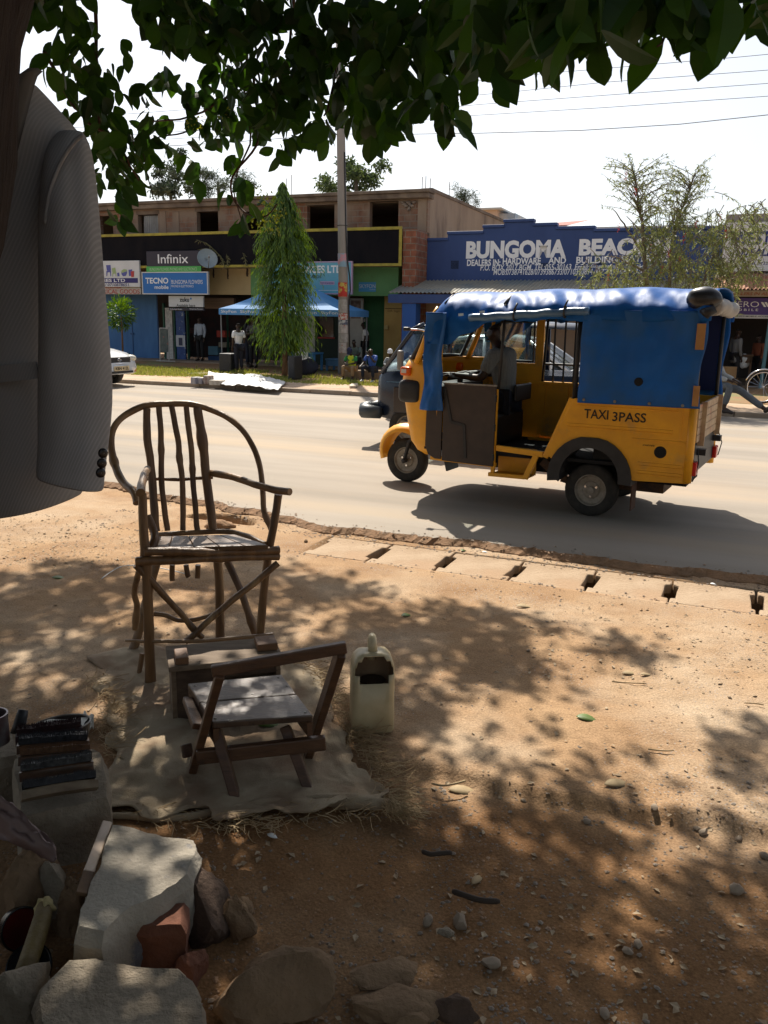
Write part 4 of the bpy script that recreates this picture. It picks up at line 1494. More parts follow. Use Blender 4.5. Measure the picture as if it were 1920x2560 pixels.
# ---------------------------------------------------------------- stones, brushes, polish tins at the lower left
STONE = mat('pale_stone', (.30, .25, .185), (.19, .15, .105), sc=5, rough=.95, bump=.9, bsc=40, c3=(.16, .12, .09), sc3=2.5, lo3=.55, hi3=.72)
CAST = mat('cast_concrete', (.38, .34, .275), (.28, .24, .19), sc=3, rough=.9, bump=.5, bsc=60, c3=(.14, .14, .155), sc3=4.5, lo3=.57, hi3=.62)
REDST = mat('red_stone', (.20, .075, .04), (.12, .05, .03), sc=6, rough=.9, bump=.5, bsc=30)
BROCK = mat('brown_rock', (.25, .16, .09), (.16, .10, .055), sc=4, rough=.95, bump=.9, bsc=30)
def slab_block(name, pts, z, base=0.0, m=STONE, jitter=.006, seed=0, bevel=.012, parent=None, skew=(0, 0)):
    top = [gp(*q, z) for q in pts]
    rs = random.Random(seed)
    c = sum(top, V()) / len(top)
    rings = []
    nz_ = 6
    dense = []
    for i in range(len(top)):
        a, b = top[i], top[(i + 1) % len(top)]
        k = max(2, int((b - a).length / .025))
        dense += [a.lerp(b, j / k) for j in range(k)]
    for j in range(nz_ + 1):
        t = j / nz_
        zz = base + (z - base) * t
        ring = []
        for q in dense:
            p = q.copy()
            p.z = zz
            p += V((skew[0], skew[1], 0)) * (1 - t)
            out = (p - c); out.z = 0
            out.normalize()
            p += out * (jitter * 2 * noise.noise(p * 11 + V((seed, 0, 0))) + jitter * noise.noise(p * 34) + (.012 if t < .9 else (-.003 if t == 1 else .004)))
            if t == 1:
                p.z += .004 * noise.noise(p * 9)
            ring.append(p)
        rings.append(ring)
    return MB().loft(rings).build(name, m, parent, smooth=True, auto=26)
sb1 = slab_block('stone_block', [Z7(632, 352), Z7(680, 375), Z7(735, 688), Z7(680, 700), Z7(140, 815), Z7(110, 600), Z7(98, 420)], .20, m=STONE, seed=2)
tag(sb1, 'pale flat stone block carrying the row of shoe brushes', 'stone')
sb2 = slab_block('concrete_block', [Z7(760, 872), Z7(850, 880), Z7(950, 905), Z7(1100, 945), Z7(1318, 968), Z7(1325, 1000), Z7(1290, 1205), Z7(1080, 1330), Z7(870, 1440), Z7(700, 1590), Z7(500, 1585), Z7(640, 1200)], .20, m=CAST, seed=3, jitter=.010)
tag(sb2, 'broken pale concrete block with dark polish stains on its flat top', 'concrete block')
sb3 = slab_block('red_brick_piece', [Z7(900, 1470), Z7(1060, 1420), Z7(1235, 1400), Z7(1215, 1540), Z7(1010, 1540), Z7(880, 1530)], .145, m=REDST, seed=4, jitter=.008)
tag(sb3, 'broken reddish brick piece lying against the concrete block', 'brick')
def rock(name, c, r, seed, rot, m, label, cat='stone', group=None, rough=.2, cuts=11, sub=4):
    mb = MB()
    rockmesh(mb, c, r, seed, rough, sub, cuts, rot)
    o = mb.build(name, m, smooth=True, auto=24)
    return tag(o, label, cat, group)
def grock(px, py, hz, r, seed, rot, m, label, **k):
    q = gp(px, py, hz)
    return rock('rock', q, r, seed, rot, m, label, **k)
rb = slab_block('boulder', [Z7(470, 1780), Z7(640, 1765), Z7(900, 1830), Z7(1180, 1850), Z7(1290, 1920), Z7(1345, 2060), Z7(1395, 2260), Z7(900, 2300), Z7(540, 2290), Z7(250, 2200), Z7(330, 1920)], .17, m=STONE, seed=9, jitter=.012)
tag(rb, 'large pale grey rock with a flat top below the concrete block', 'rock')
grock(690, 2475, .03, (.155, .115, .105), 21, .3, BROCK, 'large tan boulder with a flat sloping top at the bottom edge', sub=4, cuts=8)
grock(590, 2290, .03, (.055, .06, .075), 22, 1.0, BROCK, 'rough knobbly tan stone standing up beside the dark boulder', sub=4, rough=.4)
grock(505, 2260, .05, (.10, .13, .13), 23, .4, mat('dark_rock', (.10, .06, .04), (.06, .04, .028), sc=4, rough=.95, bump=.5), 'dark brown rock just right of the concrete block', sub=4, cuts=8)
grock(475, 2420, .02, (.05, .05, .06), 24, .4, REDST, 'small dark red stone wedged below the red brick piece')
grock(185, 2270, .06, (.055, .07, .12), 25, .8, BROCK, 'rough dark stone between the concrete block and the polish tins', rough=.4)
grock(70, 2230, .08, (.10, .11, .14), 26, .4, BROCK, 'big split brown stone at the left edge behind the polish tins', cuts=9)
grock(130, 2230, .07, (.05, .10, .13), 27, .9, STONE, 'pale split stone slab leaning beside the brown split stone', cuts=9)
grock(30, 2520, .06, (.12, .11, .12), 28, .5, STONE, 'pinkish grey stone in the bottom left corner')
grock(960, 2440, .015, (.11, .07, .030), 29, .2, BROCK, 'rounded brown stone half buried, rear one of the bottom-centre cluster', rough=.18)
grock(990, 2510, .015, (.12, .07, .033), 30, .1, BROCK, 'rounded brown stone half buried, front one of the bottom-centre cluster', rough=.18)
grock(1130, 2520, .01, (.07, .04, .03), 31, -.2, mat('dark_rock', (.10, .06, .04)), 'low dark stone at the right of the bottom-centre cluster')
grock(1030, 2560, .01, (.06, .035, .03), 32, .2, BROCK, 'small stone cut by the bottom edge below the bottom-centre cluster')
grock(1115, 2330 , .008, (.03, .018, .016), 33, .3, STONE, 'small grey pebble-like stone in the dark dirt at bottom centre')
sc_ = slab_block('stone_block', [Z7(-260, 400), Z7(-60, 300), Z7(95, 225), Z7(100, 395), Z7(-200, 470)], .20, m=STONE, seed=12)
tag(sc_, 'pale stone block at the left edge behind the shoe brushes', 'stone')

# wooden slat on the concrete block
WST = mat('planed_pale_wood', (.58, .46, .36), (.46, .35, .26), sc=5, rough=.5, stretch=(6, 1, 6))
wt = thing('wooden_strip', 'pale planed wooden slat with a brown end leaning on the concrete block', 'wood strip', gp(*Z7(640, 1100), .2))
qa, qb, qc = P(*Z7(725, 850), 2.33), P(*Z7(598, 1190), 2.05), P(*Z7(548, 1340), 1.95)
MB().beam(qa, qb, .030, .010, up=(.3, -.2, 1)).build('planed_end', WST, wt, bevel=.004)
MB().beam(qb, qc, .031, .012, up=(.3, -.2, 1)).build('brown_end', mat('brown_bark_wood', (.15, .085, .04), (.08, .045, .025), sc=9, rough=.8), wt, bevel=.003)

# brushes on the stone block
BRW = mat('brush_wood', (.11, .06, .035), (.05, .028, .018), sc=9, rough=.28, stretch=(1, 6, 6))
BRW2 = mat('pale_brush_wood', (.22, .17, .11), (.13, .09, .055), sc=5, rough=.5, stretch=(1, 6, 6))
BRI = mat('black_bristle', (.012, .012, .014), (.03, .03, .034), sc=60, rough=.6, spec=.4)
BRB = mat('brown_bristle', (.14, .065, .025), (.08, .035, .014), sc=60, rough=.7)
BRR = mat('dark_red_bristle', (.035, .010, .009), (.02, .007, .007), sc=60, rough=.7)
def brush(label, pa, pb, Ya, Yb, z_tilt, wm, bm_, wid=.055, bl=.035, seed=0, gap=None):
    a, b = P(*pa, Ya), P(*pb, Yb)
    br = thing('shoe_brush', label, 'shoe brush', (a + b) / 2, group='shoe brushes on the pale stone block')
    d = (b - a).normalized()
    up = V((0, -math.sin(z_tilt), math.cos(z_tilt)))
    up = (up - d * up.dot(d)).normalized()
    sd_ = d.cross(up)
    # back: rounded bar
    rings = []
    L_ = (b - a).length
    for k in range(13):
        t = k / 12
        e = 1 - .12 * (abs(2 * t - 1) ** 6)
        c = a.lerp(b, t) - up * .004 * (2 * t - 1) ** 2
        ring = []
        for x, y in ((-1, -1), (-1.04, -.2), (-1, .5), (-.85, .9), (-.5, 1.02), (.5, 1.02), (.85, .9), (1, .5), (1.04, -.2), (1, -1)):
            ring.append(c + sd_ * (x * wid / 2 * e) + up * (y * (.019 if y < 0 else .010)))
        rings.append(ring)
    MB().loft(rings).build('brush_back', wm, br, smooth=True, auto=30)
    bm2 = MB()
    rs = random.Random(seed)
    for k in range(1500):
        t = rs.uniform(.03, .97)
        x = rs.uniform(-.92, .92)
        p = a.lerp(b, t) + sd_ * (x * wid / 2) + up * .010
        if gap and gap[0] < t < gap[1] and x < .2:
            continue
        q = p + up * (bl * rs.uniform(.8, 1.25) * (.85 + .2 * noise.noise(V((t * 6, seed, 0))))) + sd_ * (x * .004 + rs.uniform(-.004, .004)) + d * rs.uniform(-.005, .005)
        w_ = d * .0020
        bm2.add([p - w_, p + w_, q], [(0, 1, 2)])
    # inner solid tuft so the brush reads full
    rings = []
    for k in range(9):
        t = .03 + .94 * k / 8
        c = a.lerp(b, t)
        h = bl * (.66 + .22 * noise.noise(V((t * 6, seed, 0))))
        rings.append([c - sd_ * wid * .45 + up * .01, c - sd_ * wid * .44 + up * (.01 + h), c + sd_ * wid * .44 + up * (.01 + h), c + sd_ * wid * .45 + up * .01])
    bm2.loft(rings)
    bm2.build('bristles', bm_, br, recalc=False)
    return br
brush('tall black brush with dark red bristle tips, rearmost on the stone block', ZB(215, 345), ZB(1140, 215), 2.64, 2.72, -.15, BRR, BRR, .05, .03, 1)
brush('black brush with a dark red end, second from the back of the stone block', ZB(235, 470), ZB(1230, 395), 2.56, 2.64, -.25, BRW, BRI, .06, .03, 2)
brush('black brush with worn brown bristles, third from the back of the stone block', ZB(255, 640), ZB(1270, 550), 2.48, 2.56, -.4, BRW, BRB, .05, .028, 3)
brush('brown backed brush with grey dusty bristles, second from the front of the stone block', ZB(270, 850), ZB(1290, 690), 2.40, 2.48, -.3, BRW, mat('grey_bristle', (.075, .075, .072), (.02, .02, .02), sc=60, rough=.6), .05, .03, 4)
brush('pale brown backed brush lying in front of all the others', ZB(290, 1130), ZB(1345, 960), 2.32, 2.42, -.75, BRW2, BRI, .06, .03, 5)
hb_ = stick('black_handle', [(165, 300, 2.70), (215, 200, 2.70), (265, 40, 2.72), (300, -40, 2.74)], (.018, .012), BLACK, zoom=ZB, parent=None, seed=50) if False else None
hm = MB().tube([P(*ZB(245, 300), 2.72), P(*ZB(265, 200), 2.73), P(*ZB(300, 60), 2.74), P(*ZB(322, -30), 2.75)], [.026, .022, .02, .017], 12)
tag(hm.build('brush_handle', BLACK, smooth=True), 'upright black handle standing behind the shoe brushes', 'handle')
# basin with paper behind
bs = thing('wire_basin', 'shallow wire-rimmed basin with white paper behind the shoe brushes', 'basin', gp(*ZB(850, 330)) + V((0, .08, 0)))
c = P(*ZB(850, 165), 2.83)
rim = [c + V((.105 * math.cos(a), .075 * math.sin(a), .012 * math.cos(a))) for a in [2 * PI * i / 32 for i in range(32)]]
MB().tube(rim, .0035, 6, closed=True).build('rim', STEEL, bs, smooth=True)
rings = [rim, [c + (q - c) * .92 + UP * -.05 for q in rim], [c + (q - c) * .75 + UP * -.09 for q in rim]]
MB().loft(rings, cap=False).build('basin_wall', mat('dark_enamel', (.05, .04, .035), rough=.4), bs, smooth=True)
PAP = mat('white_paper', (.66, .64, .58), (.5, .47, .42), sc=5, rough=.7)
MB().grid(lambda s, t: c + V((-.085 + .17 * s, .05 - .11 * t, -.014 + .02 * s + .012 * noise.noise(V((s * 3, t * 3, 3))))), 10, 8).build('paper', PAP, bs, smooth=True, recalc=False)
cl = MB().grid(lambda s, t: gp(*ZB(1110 + 190 * s, 130 + 200 * t)) + UP * (.03 + .03 * noise.noise(V((s * 4, t * 4, 9)))) , 14, 12)
tag(cl.build('white_rag', PAP, smooth=True, recalc=False, solid=.003), 'crumpled white rag on the ground beside the wire basin', 'rag')
# tin cup at left edge
tn = MB().lathe([(.0005, 0), (.05, 0), (.05, .10), (.052, .105), (.046, .105), (.046, .02), (.0005, .02)], P(*Z7(-42, 275), 2.62) - UP * .02, 'z', 24)
tag(tn.build('tin_can', mat('dark_red_tin', (.10, .02, .015), (.2, .2, .2), sc=9, rough=.3, metal=.5), smooth=True, auto=40), 'dark tin can cut by the left edge behind the brushes', 'tin can')
# polish tins and cob
TINB = mat('black_tin', (.012, .012, .014), rough=.22, spec=.7, metal=.3)
def tin(label, c, nrm, r, h, lid):
    t = thing('polish_tin', label, 'polish tin', c)
    nrm = nrm.normalized()
    rot = nrm.to_track_quat('Z', 'Y').to_matrix()
    m = MB().lathe([(.0005, 0), (r, 0), (r, h * .7), (r * 1.03, h * .72), (r * 1.03, h), (r * .96, h * 1.03), (r * .93, h * .97)], (0, 0, 0), 'z', 32)
    m.v = [V(c) + rot @ q for q in m.v]
    m.build('tin_body', TINB, t, smooth=True, auto=35)
    m = MB().lathe([(r * .93, h * .97), (.0005, h * .98)], (0, 0, 0), 'z', 32)
    m.v = [V(c) + rot @ q for q in m.v]
    m.build('tin_lid', lid, t, smooth=True)
tin('shoe polish tin with a red lid, tilted on edge among the stones', P(*Z7(120, 1565), 1.98), V((.75, -.62, .40)), .055, .026, mat('red_lid', (.10, .006, .005), (.05, .004, .004), sc=9, rough=.28))
tin('black shoe polish tin below the red-lidded one', P(*Z7(205, 1840), 1.84), V((.15, -.55, .85)), .054, .028, TINB)
cb = MB().tube([P(*Z7(300, 1420), 1.96), P(*Z7(285, 1500), 1.92), P(*Z7(240, 1650), 1.85), P(*Z7(190, 1800), 1.79), P(*Z7(130, 1960), 1.72)], [.020, .024, .025, .025, .024], 14)
COB = mat('dull_yellow_wood', (.17, .12, .035), (.11, .075, .025), sc=10, rough=.6, bump=.3, bsc=60)
co = cb.build('yellow_stick', COB, smooth=True)
tag(co, 'thick dull yellow stick with a frayed tip lying across the polish tins', 'stick')
fm = MB()
rockmesh(fm, P(*Z7(305, 1420), 1.955), (.026, .022, .022), 8, .5, 3, 3)
fm.build('frayed_tip', mat('pale_yellow_fibre', (.50, .42, .22), (.38, .3, .13), sc=30, rough=.8, bump=.5), co, smooth=True)
# pinkish leather scrap at left
PINK = mat('pinkish_leather', (.20, .13, .115), (.13, .08, .07), sc=3, rough=.45, bump=.1)
def lf(s, t):
    q = P(*Z7(-120 + 500 * s, 760 + 300 * s ** 1.3 + (t - .5) * 280 * (1 - s) ** .6 + 40 * t), 2.22 - .10 * s - .05 * t)
    return q + UP * (.03 * noise.noise(V((s * 4, t * 4, 2))) + .012 * noise.noise(V((s * 11, t * 9, 4))) + .025 * math.sin(t * PI))
tag(MB().grid(lf, 24, 12).build('leather_scrap', PINK, smooth=True, recalc=False, solid=.003), 'folded pinkish leather scrap pointing right from the left edge', 'leather scrap')

# ---------------------------------------------------------------- jacket on the trunk
def jackmat():
    m = mat('pinstripe_wool', (.31, .31, .315), (.265, .265, .27), sc=5, rough=.9, spec=.15)
    nt = m.node_tree
    L = nt.links.new
    b = nt.nodes['Principled BSDF']
    src = b.inputs['Base Color'].links[0].from_socket
    tc = nt.nodes.new('ShaderNodeTexCoord')
    wv = nt.nodes.new('ShaderNodeTexWave')
    wv.wave_type = 'BANDS'
    wv.bands_direction = 'X'
    wv.inputs['Scale'].default_value = 62
    wv.inputs['Distortion'].default_value = 0
    wv.inputs['Detail'].default_value = 1
    mp = nt.nodes.new('ShaderNodeMapping')
    mp.inputs['Rotation'].default_value = (0, R(-24), 0)
    L(tc.outputs['Object'], mp.inputs[0])
    L(mp.outputs[0], wv.inputs['Vector'])
    r = nt.nodes.new('ShaderNodeMapRange')
    r.inputs['From Min'].default_value = .3
    r.inputs['From Max'].default_value = 1
    L(wv.outputs['Fac'], r.inputs['Value'])
    mx = nt.nodes.new('ShaderNodeMix')
    mx.data_type = 'RGBA'
    L(r.outputs[0], mx.inputs['Factor'])
    L(src, mx.inputs[6])
    mx.inputs[7].default_value = (.335, .335, .34, 1)
    L(mx.outputs[2], b.inputs['Base Color'])
    return m
WOOL = jackmat()
YJ = 1.52
jk = thing('suit_jacket', 'grey pinstriped suit jacket hanging on the tree trunk at the left', 'jacket', P(60, 1250, YJ + .1))
def jr_(xl, xr, y, Y, dep, tw=0.0, n=28, fold=0.0, seed=0, ytop=None):
    """a horizontal ring between two picture columns at depth Y"""
    yl = y if ytop is None else ytop
    a, b = P(xl, yl, Y), P(xr, y, Y + tw)
    c = (a + b) / 2
    hx = (b - a) / 2
    out = []
    for k in range(n):
        an = 2 * PI * k / n
        ca, sa = math.cos(an), math.sin(an)
        f = 1 + fold * noise.noise(V((ca * 1.6 + seed, sa * 1.6, y * .006)))
        out.append(c + hx * ca * f + V((0, dep * sa * f, 0)))
    return out
sl = [(150, 205, 330, .018), (128, 221, 352, .035), (114, 231, 405, .05), (102, 240, 480, .058), (98, 250, 600, .062), (98, 262, 740, .06), (100, 271, 860, .058), (100, 275, 960, .056), (99, 272, 1040, .055), (96, 264, 1120, .052), (92, 256, 1180, .05), (90, 254, 1212, .049)]
rings = []
for i, (xl, xr, y, dp) in enumerate(sl):
    k = i / (len(sl) - 1)
    rings.append(jr_(xl, xr, y + 14 * k, YJ + .05 - .055 * k, dp * .8, n=36, fold=.10, seed=1, ytop=y - 20 * k))
inner = [[c_ + (q - c_) * .9 for q in r_] for r_, c_ in ((rings[-1], sum(rings[-1], V()) / 36), (rings[-2], sum(rings[-2], V()) / 36), (rings[-4], sum(rings[-4], V()) / 36))]
sm = MB().loft(rings + inner, cap=False)
sm.v = [q + V((.5, -1, 0)) * (.013 * noise.noise(V((q.x * 11 + q.z * 8, q.z * 9, 1))) + .008 * abs(noise.noise(V((q.x * 8 - q.z * 13, q.z * 17, 3)))) + .003 * noise.noise(V((q.x * 40, q.z * 30, 5)))) for q in sm.v]
slv = sm.build('sleeve', WOOL, jk, smooth=True, subd=1)
body = [(30, 92, 215, .03, YJ + .05), (0, 120, 245, .05, YJ + .07), (-60, 160, 290, .08, YJ + .09), (-120, 212, 342, .095, YJ + .09), (-150, 186, 430, .11, YJ + .12), (-160, 158, 560, .115, YJ + .12), (-165, 150, 760, .115, YJ + .13), (-172, 165, 960, .12, YJ + .13), (-178, 190, 1100, .125, YJ + .13), (-182, 205, 1200, .125, YJ + .13), (-184, 203, 1240, .125, YJ + .13)]
rings = []
for i, (xl, xr, y, dp, Yb) in enumerate(body):
    r_ = jr_(xl, xr, y, Yb, dp, n=40, fold=.10, seed=5)
    if i >= len(body) - 2:
        r_ = [q - UP * (.028 * max(0, 1 - ((q.x - r_[20].x) / (r_[0].x - r_[20].x)) ** 3) + .0) for q in r_]
    rings.append(r_)
cc = sum(rings[-1], V()) / 40
rings.append([cc + (q - cc) * .95 for q in rings[-1]])
jb_ = MB().loft(rings, cap=False)
jb_.v = [q - V((0, 1, 0)) * (.012 * noise.noise(V((q.x * 12, q.z * 4, 1))) + .004 * noise.noise(V((q.x * 30 + q.z * 14, q.z * 22, 5)))) for q in jb_.v]
jb_.build('jacket_body', WOOL, jk, smooth=True, subd=1)
sq = [P(*q, YJ - .012) for q in ((208, 338), (190, 352), (165, 385), (142, 430), (122, 490), (112, 560))]
MB().tube(wob(sq, .001, 5, 2), .0035, 6).build('armhole_seam', WOOL, jk, smooth=True)
# collar and lapel
cm = MB()
cpts = [(95, 170), (82, 182), (74, 205), (60, 260), (42, 330), (20, 420), (5, 520)]
for off, nm_ in ((0, 'a'),):
    rings = []
    for i, (x, y) in enumerate(cpts):
        p = P(x, y, YJ - .02)
        q = P(x - 34 - 8 * i, y + 10, YJ - .035)
        rings.append([p, p.lerp(q, .5) - V((0, .012, 0)), q, q + V((0, .012, 0)), p + V((0, .02, 0))])
    cm.loft(rings)
cm.build('collar', mat('dark_collar', (.10, .095, .09), (.08, .075, .07), sc=6, rough=.9), jk, smooth=True)
for y in (1133, 1158, 1182):
    c = P(*((258 - (y - 1133) * .12), y), YJ - .055)
    m = MB().lathe([(.0005, .003), (.006, .0035), (.0085, .002), (.009, -.002)], (0, 0, 0), 'z', 16)
    rot = V((.75, -.65, .05)).to_track_quat('Z', 'Y').to_matrix()
    m.v = [c + rot @ q for q in m.v]
    m.build('button', mat('button_black', (.015, .012, .012), rough=.25), slv, smooth=True)
# pocket flap
pf = MB()
pf.beam(P(-40, 940, YJ + .01), P(95, 925, YJ + .01), .006, .03)
pf.build('pocket_flap', WOOL, jk)

# ---------------------------------------------------------------- stones, leaves and twigs on the ground
GRV = mat('gravel_stone', (.28, .235, .19), (.18, .135, .10), sc=9, rough=.9, c3=(.33, .20, .115), sc3=6)
def pebble(mb, c, r, rs, flat=.45):
    bmv = []
    n1 = rs.uniform(0, 6)
    vs = []
    for x, y, z in ((1, 0, 0), (.3, .95, .1), (-.8, .6, 0), (-.85, -.5, .05), (.2, -1, 0), (0, 0, 1), (0.25, .3, .8), (0, 0, -.8)):
        s = rs.uniform(.7, 1.2)
        a = n1
        vs.append(V(c) + V(((x * math.cos(a) - y * math.sin(a)) * s * r, (x * math.sin(a) + y * math.cos(a)) * s * r, z * r * flat * s)))
    fs = []
    for i in range(5):
        fs += [(i, (i + 1) % 5, 5), ((i + 1) % 5, i, 7)]
    mb.add(vs, fs)
gv = MB()
rs = random.Random(5)
cnt = 0
def hh(q):
    return hgt(q, q.dot(N)) if q.dot(N) < 5.3 else 0
while cnt < 6500:
    px, py = rs.uniform(-50, 1970), rs.uniform(1330, 2600)
    q = gp(px, py)
    v = q.dot(N)
    if v > 5.3:
        continue
    dens = .22
    if py > 1950 and px > 450:
        dens = .8 * (1 - .4 * abs(px - 1300) / 800)
    if 1480 < py < 1700 and px > 1300 or (v > 4.6 and q.dot(D) > -1.8):
        dens = .75
    if px < 420 and py < 1420:
        dens = .9
    if noise.noise(q * 2.0) * .6 + dens < rs.random():
        continue
    r = rs.uniform(.002, .0055) * (1.9 if rs.random() < .12 else 1)
    pebble(gv, q + UP * (hh(q) + r * .15), r, rs)
    cnt += 1
while cnt < 8200:                              # rubble along the broken road edge
    u = rs.uniform(-5, 2.2)
    e = redge(u)
    v = e + rs.gauss(-.02, .09) if rs.random() < .6 else rs.choice((5.335, 5.86)) + rs.gauss(0, .03)
    q = uvz(u, v)
    r = rs.uniform(.004, .012)
    pebble(gv, q + UP * (.0 + (.05 if v > e else 0) + r * .2), r, rs)
    cnt += 1
stuff(gv.build('gravel', GRV, recalc=False, origin=V((0, 0, 0))))
STG = mat('grey_chip', (.33, .26, .19), (.23, .17, .12), sc=8, rough=.9)
for px, py, r, lab in ((765, 1355, .025, 'small brown stone by the drain, left of the leftmost slot'), (1300, 1972, .03, None), (1635, 2018, .02, 'pale angular stone near the right end of the dirt ledge'), (1148, 2290, .03, 'tall pointed pale stone chip in the shaded dirt'), (1468, 2038, .018, 'grey stone on the edge of the dirt ledge'), (1310, 1988, .014, 'small reddish stone on the dirt ledge'), (1760, 2060, .022, 'white stone in the small pale pile at right'), (1745, 2052, .016, 'flat white stone beside the white stone of the pale pile'), (1850, 2070, .018, 'lone pale pebble right of the pale pile'), (1845, 2205, .03, 'smooth grey stone near the right edge in shade'), (1915, 2115, .022, 'whitish stone chip at the right edge'), (1070, 2285, .022, 'dull grey stone left of the tall pointed chip'), (1230, 2390, .03, 'flat grey-blue stone in the deep shade'), (1595, 2345, .02, 'grey stone in the dapple right of centre'), (1570, 2360, .016, 'small grey stone beside the dapple right of centre'), (1515, 2515, .02, 'whitish stone near the bottom edge right of centre'), (1825, 1745, .014, 'dark small pebble lying in the full sun at right'), (1320, 1628, .014, 'black pebble in the dapple north of the plastic can')):
    if lab is None:
        continue
    q = gp(px, py)
    grp = None
    mb = MB()
    rockmesh(mb, q + UP * (hh(q) + r * .35), (r, r * .7, r * .55 if 'pointed' not in lab else r * 1.1), px, .25, 2, 7, px * .7)
    tag(mb.build('stone', STG if px != 765 else BROCK, smooth=True, auto=35), lab, 'stone', grp)
LITM = mat('leaf_litter', (.42, .33, .22), (.28, .19, .11), sc=30, rough=.85)
lt_ = MB()
for k in range(1500):
    if k < 700:
        px, py = rs.uniform(-40, 420), rs.uniform(1285, 1420)
    elif k < 900:
        px, py = rs.uniform(1300, 1950), rs.uniform(1480, 1720)
    else:
        px, py = rs.uniform(-40, 1950), rs.uniform(1420, 2560)
    q = gp(px, py)
    if q.dot(N) > 5.2 and k >= 700:
        continue
    a = rs.uniform(0, 6.3)
    s_ = rs.uniform(.006, .02)
    d_ = V((math.cos(a), math.sin(a), rs.uniform(0, .4)))
    leaf(lt_, q + UP * (hh(q) + .003), d_, V((rs.uniform(-.5, .5), rs.uniform(-.5, .5), 1)), s_ * 1.6, s_, .3, .2, hi=False)
stuff(lt_.build('leaf_litter', LITM, recalc=False, origin=V((0, 0, 0))))
FL_G = mat('fallen_green_leaf', (.10, .15, .03), (.07, .11, .02), sc=6, rough=.45)
FL_B = mat('fallen_dry_leaf', (.34, .25, .13), (.24, .16, .08), sc=9, rough=.7)
for px, py, a, ln, m_, lab in ((1440, 1795, -.3, .11, FL_G, 'curled fresh green leaf on the dirt right of the plastic can'), (1155, 1380, 1.2, .09, FL_G, 'green leaf standing at the edge of the drain slabs'), (1003, 1540, .5, .085, FL_G, 'green leaf in the dapple between chair and drain'), (1290, 1515, .1, .12, FL_B, 'long yellowish leaf lying in full sun before the drain'), (1555, 1685, .2, .1, FL_B, 'yellowish leaf by a twig in the sun at right'), (1600, 1690, .1, .07, FL_B, 'small dry leaf right of the yellowish leaf'), (130, 1445, .1, .1, FL_G, 'pale green leaf on the sunny dirt below the jacket'), (1510, 1966, .2, .13, FL_B, 'broad grey-brown dry leaf on the shaded dirt'), (1120, 1955, -.1, .14, FL_B, 'long dry leaf by the end of the sack mat'), (640, 1825, .2, .13, FL_G, 'dark green leaf under the low work chair'), (1180, 2190, .9, .08, FL_B, 'thin yellow leaf sliver in the deep shade'), (1205, 1382, .0, .05, WHITE, 'scrap of white paper at the drain edge'), (1775, 1462, 0, .05, WHITE, 'flat white scrap lying at the road edge'), (668, 2092, -.4, .045, WHITE, 'white and black scrap just below the sack mat'), (620, 1900, .2, .06, WHITE, 'white paper scrap under the low work chair')):
    q = gp(px, py)
    mb = MB()
    leaf(mb, q + UP * (hh(q) + (.008 if px != 620 and px != 640 else .03)), V((math.cos(a), math.sin(a), .08)), V((.1, -.25, 1)), ln * .85, ln * (.42 if m_ is not FL_B else .33), .16, .25)
    nm_ = 'paper_scrap' if m_ is WHITE else 'fallen_leaf'
    tag(mb.build(nm_, m_, recalc=False, smooth=True, solid=.0012), lab, 'paper scrap' if m_ is WHITE else 'leaf', None if m_ is WHITE else 'fallen leaves on the dirt')
TWG = mat('dark_twig', (.05, .035, .025), rough=.8)
for pts, r, lab in (([(1055, 2135), (1075, 2142), (1100, 2140), (1130, 2138)], .008, 'curved black twig on the shaded dirt left of the pale chip'), ([(1130, 2235), (1165, 2248), (1200, 2258), (1250, 2262)], .009, 'short black stick in the deep shade'), ([(1620, 1875), (1650, 1878), (1685, 1879)], .003, 'thin dry twig in the sun at right'), ([(1530, 1705), (1570, 1709), (1618, 1713)], .003, 'thin twig below the yellowish leaf'), ([(1860, 1760), (1890, 1762), (1910, 1765)], .003, 'thin pale twig near the right edge'), ([(1080, 1962), (1110, 1968), (1150, 1960), (1165, 1955)], .004, 'dry grass stalk by the sack mat')):
    w = wob([gp(*q) + UP * (r + .002) for q in pts], .004, 4, 3)
    tag(MB().tube(w, [r * .7] + [r] * (len(w) - 2) + [r * .5], 6).build('twig', TWG if r > .004 else FL_B, smooth=True), lab, 'twig', 'twigs on the dirt')
cw = wob([gp(255, 1450) + UP * .01, gp(285, 1432) + UP * .02, gp(320, 1425) + UP * .03, gp(390, 1425) + UP * .02, gp(470, 1440) + UP * .01], .004, 4, 1)
tag(MB().tube(cw, .0035, 6).build('white_string', WHITE, smooth=True), 'thin white cord curving on the dirt behind the stick chair', 'string')
rbk = MB()
rockmesh(rbk, gp(545, 1318) + UP * .0, (.14, .08, .06), 77, .3, 3, 6)
tag(rbk.build('road_chunk', mat('edge_earth', (.30, .17, .09), (.22, .13, .07), sc=6, rough=.95, bump=.5), smooth=True), 'broken earth lump in the hole at the road edge behind the chair', 'earth lump')
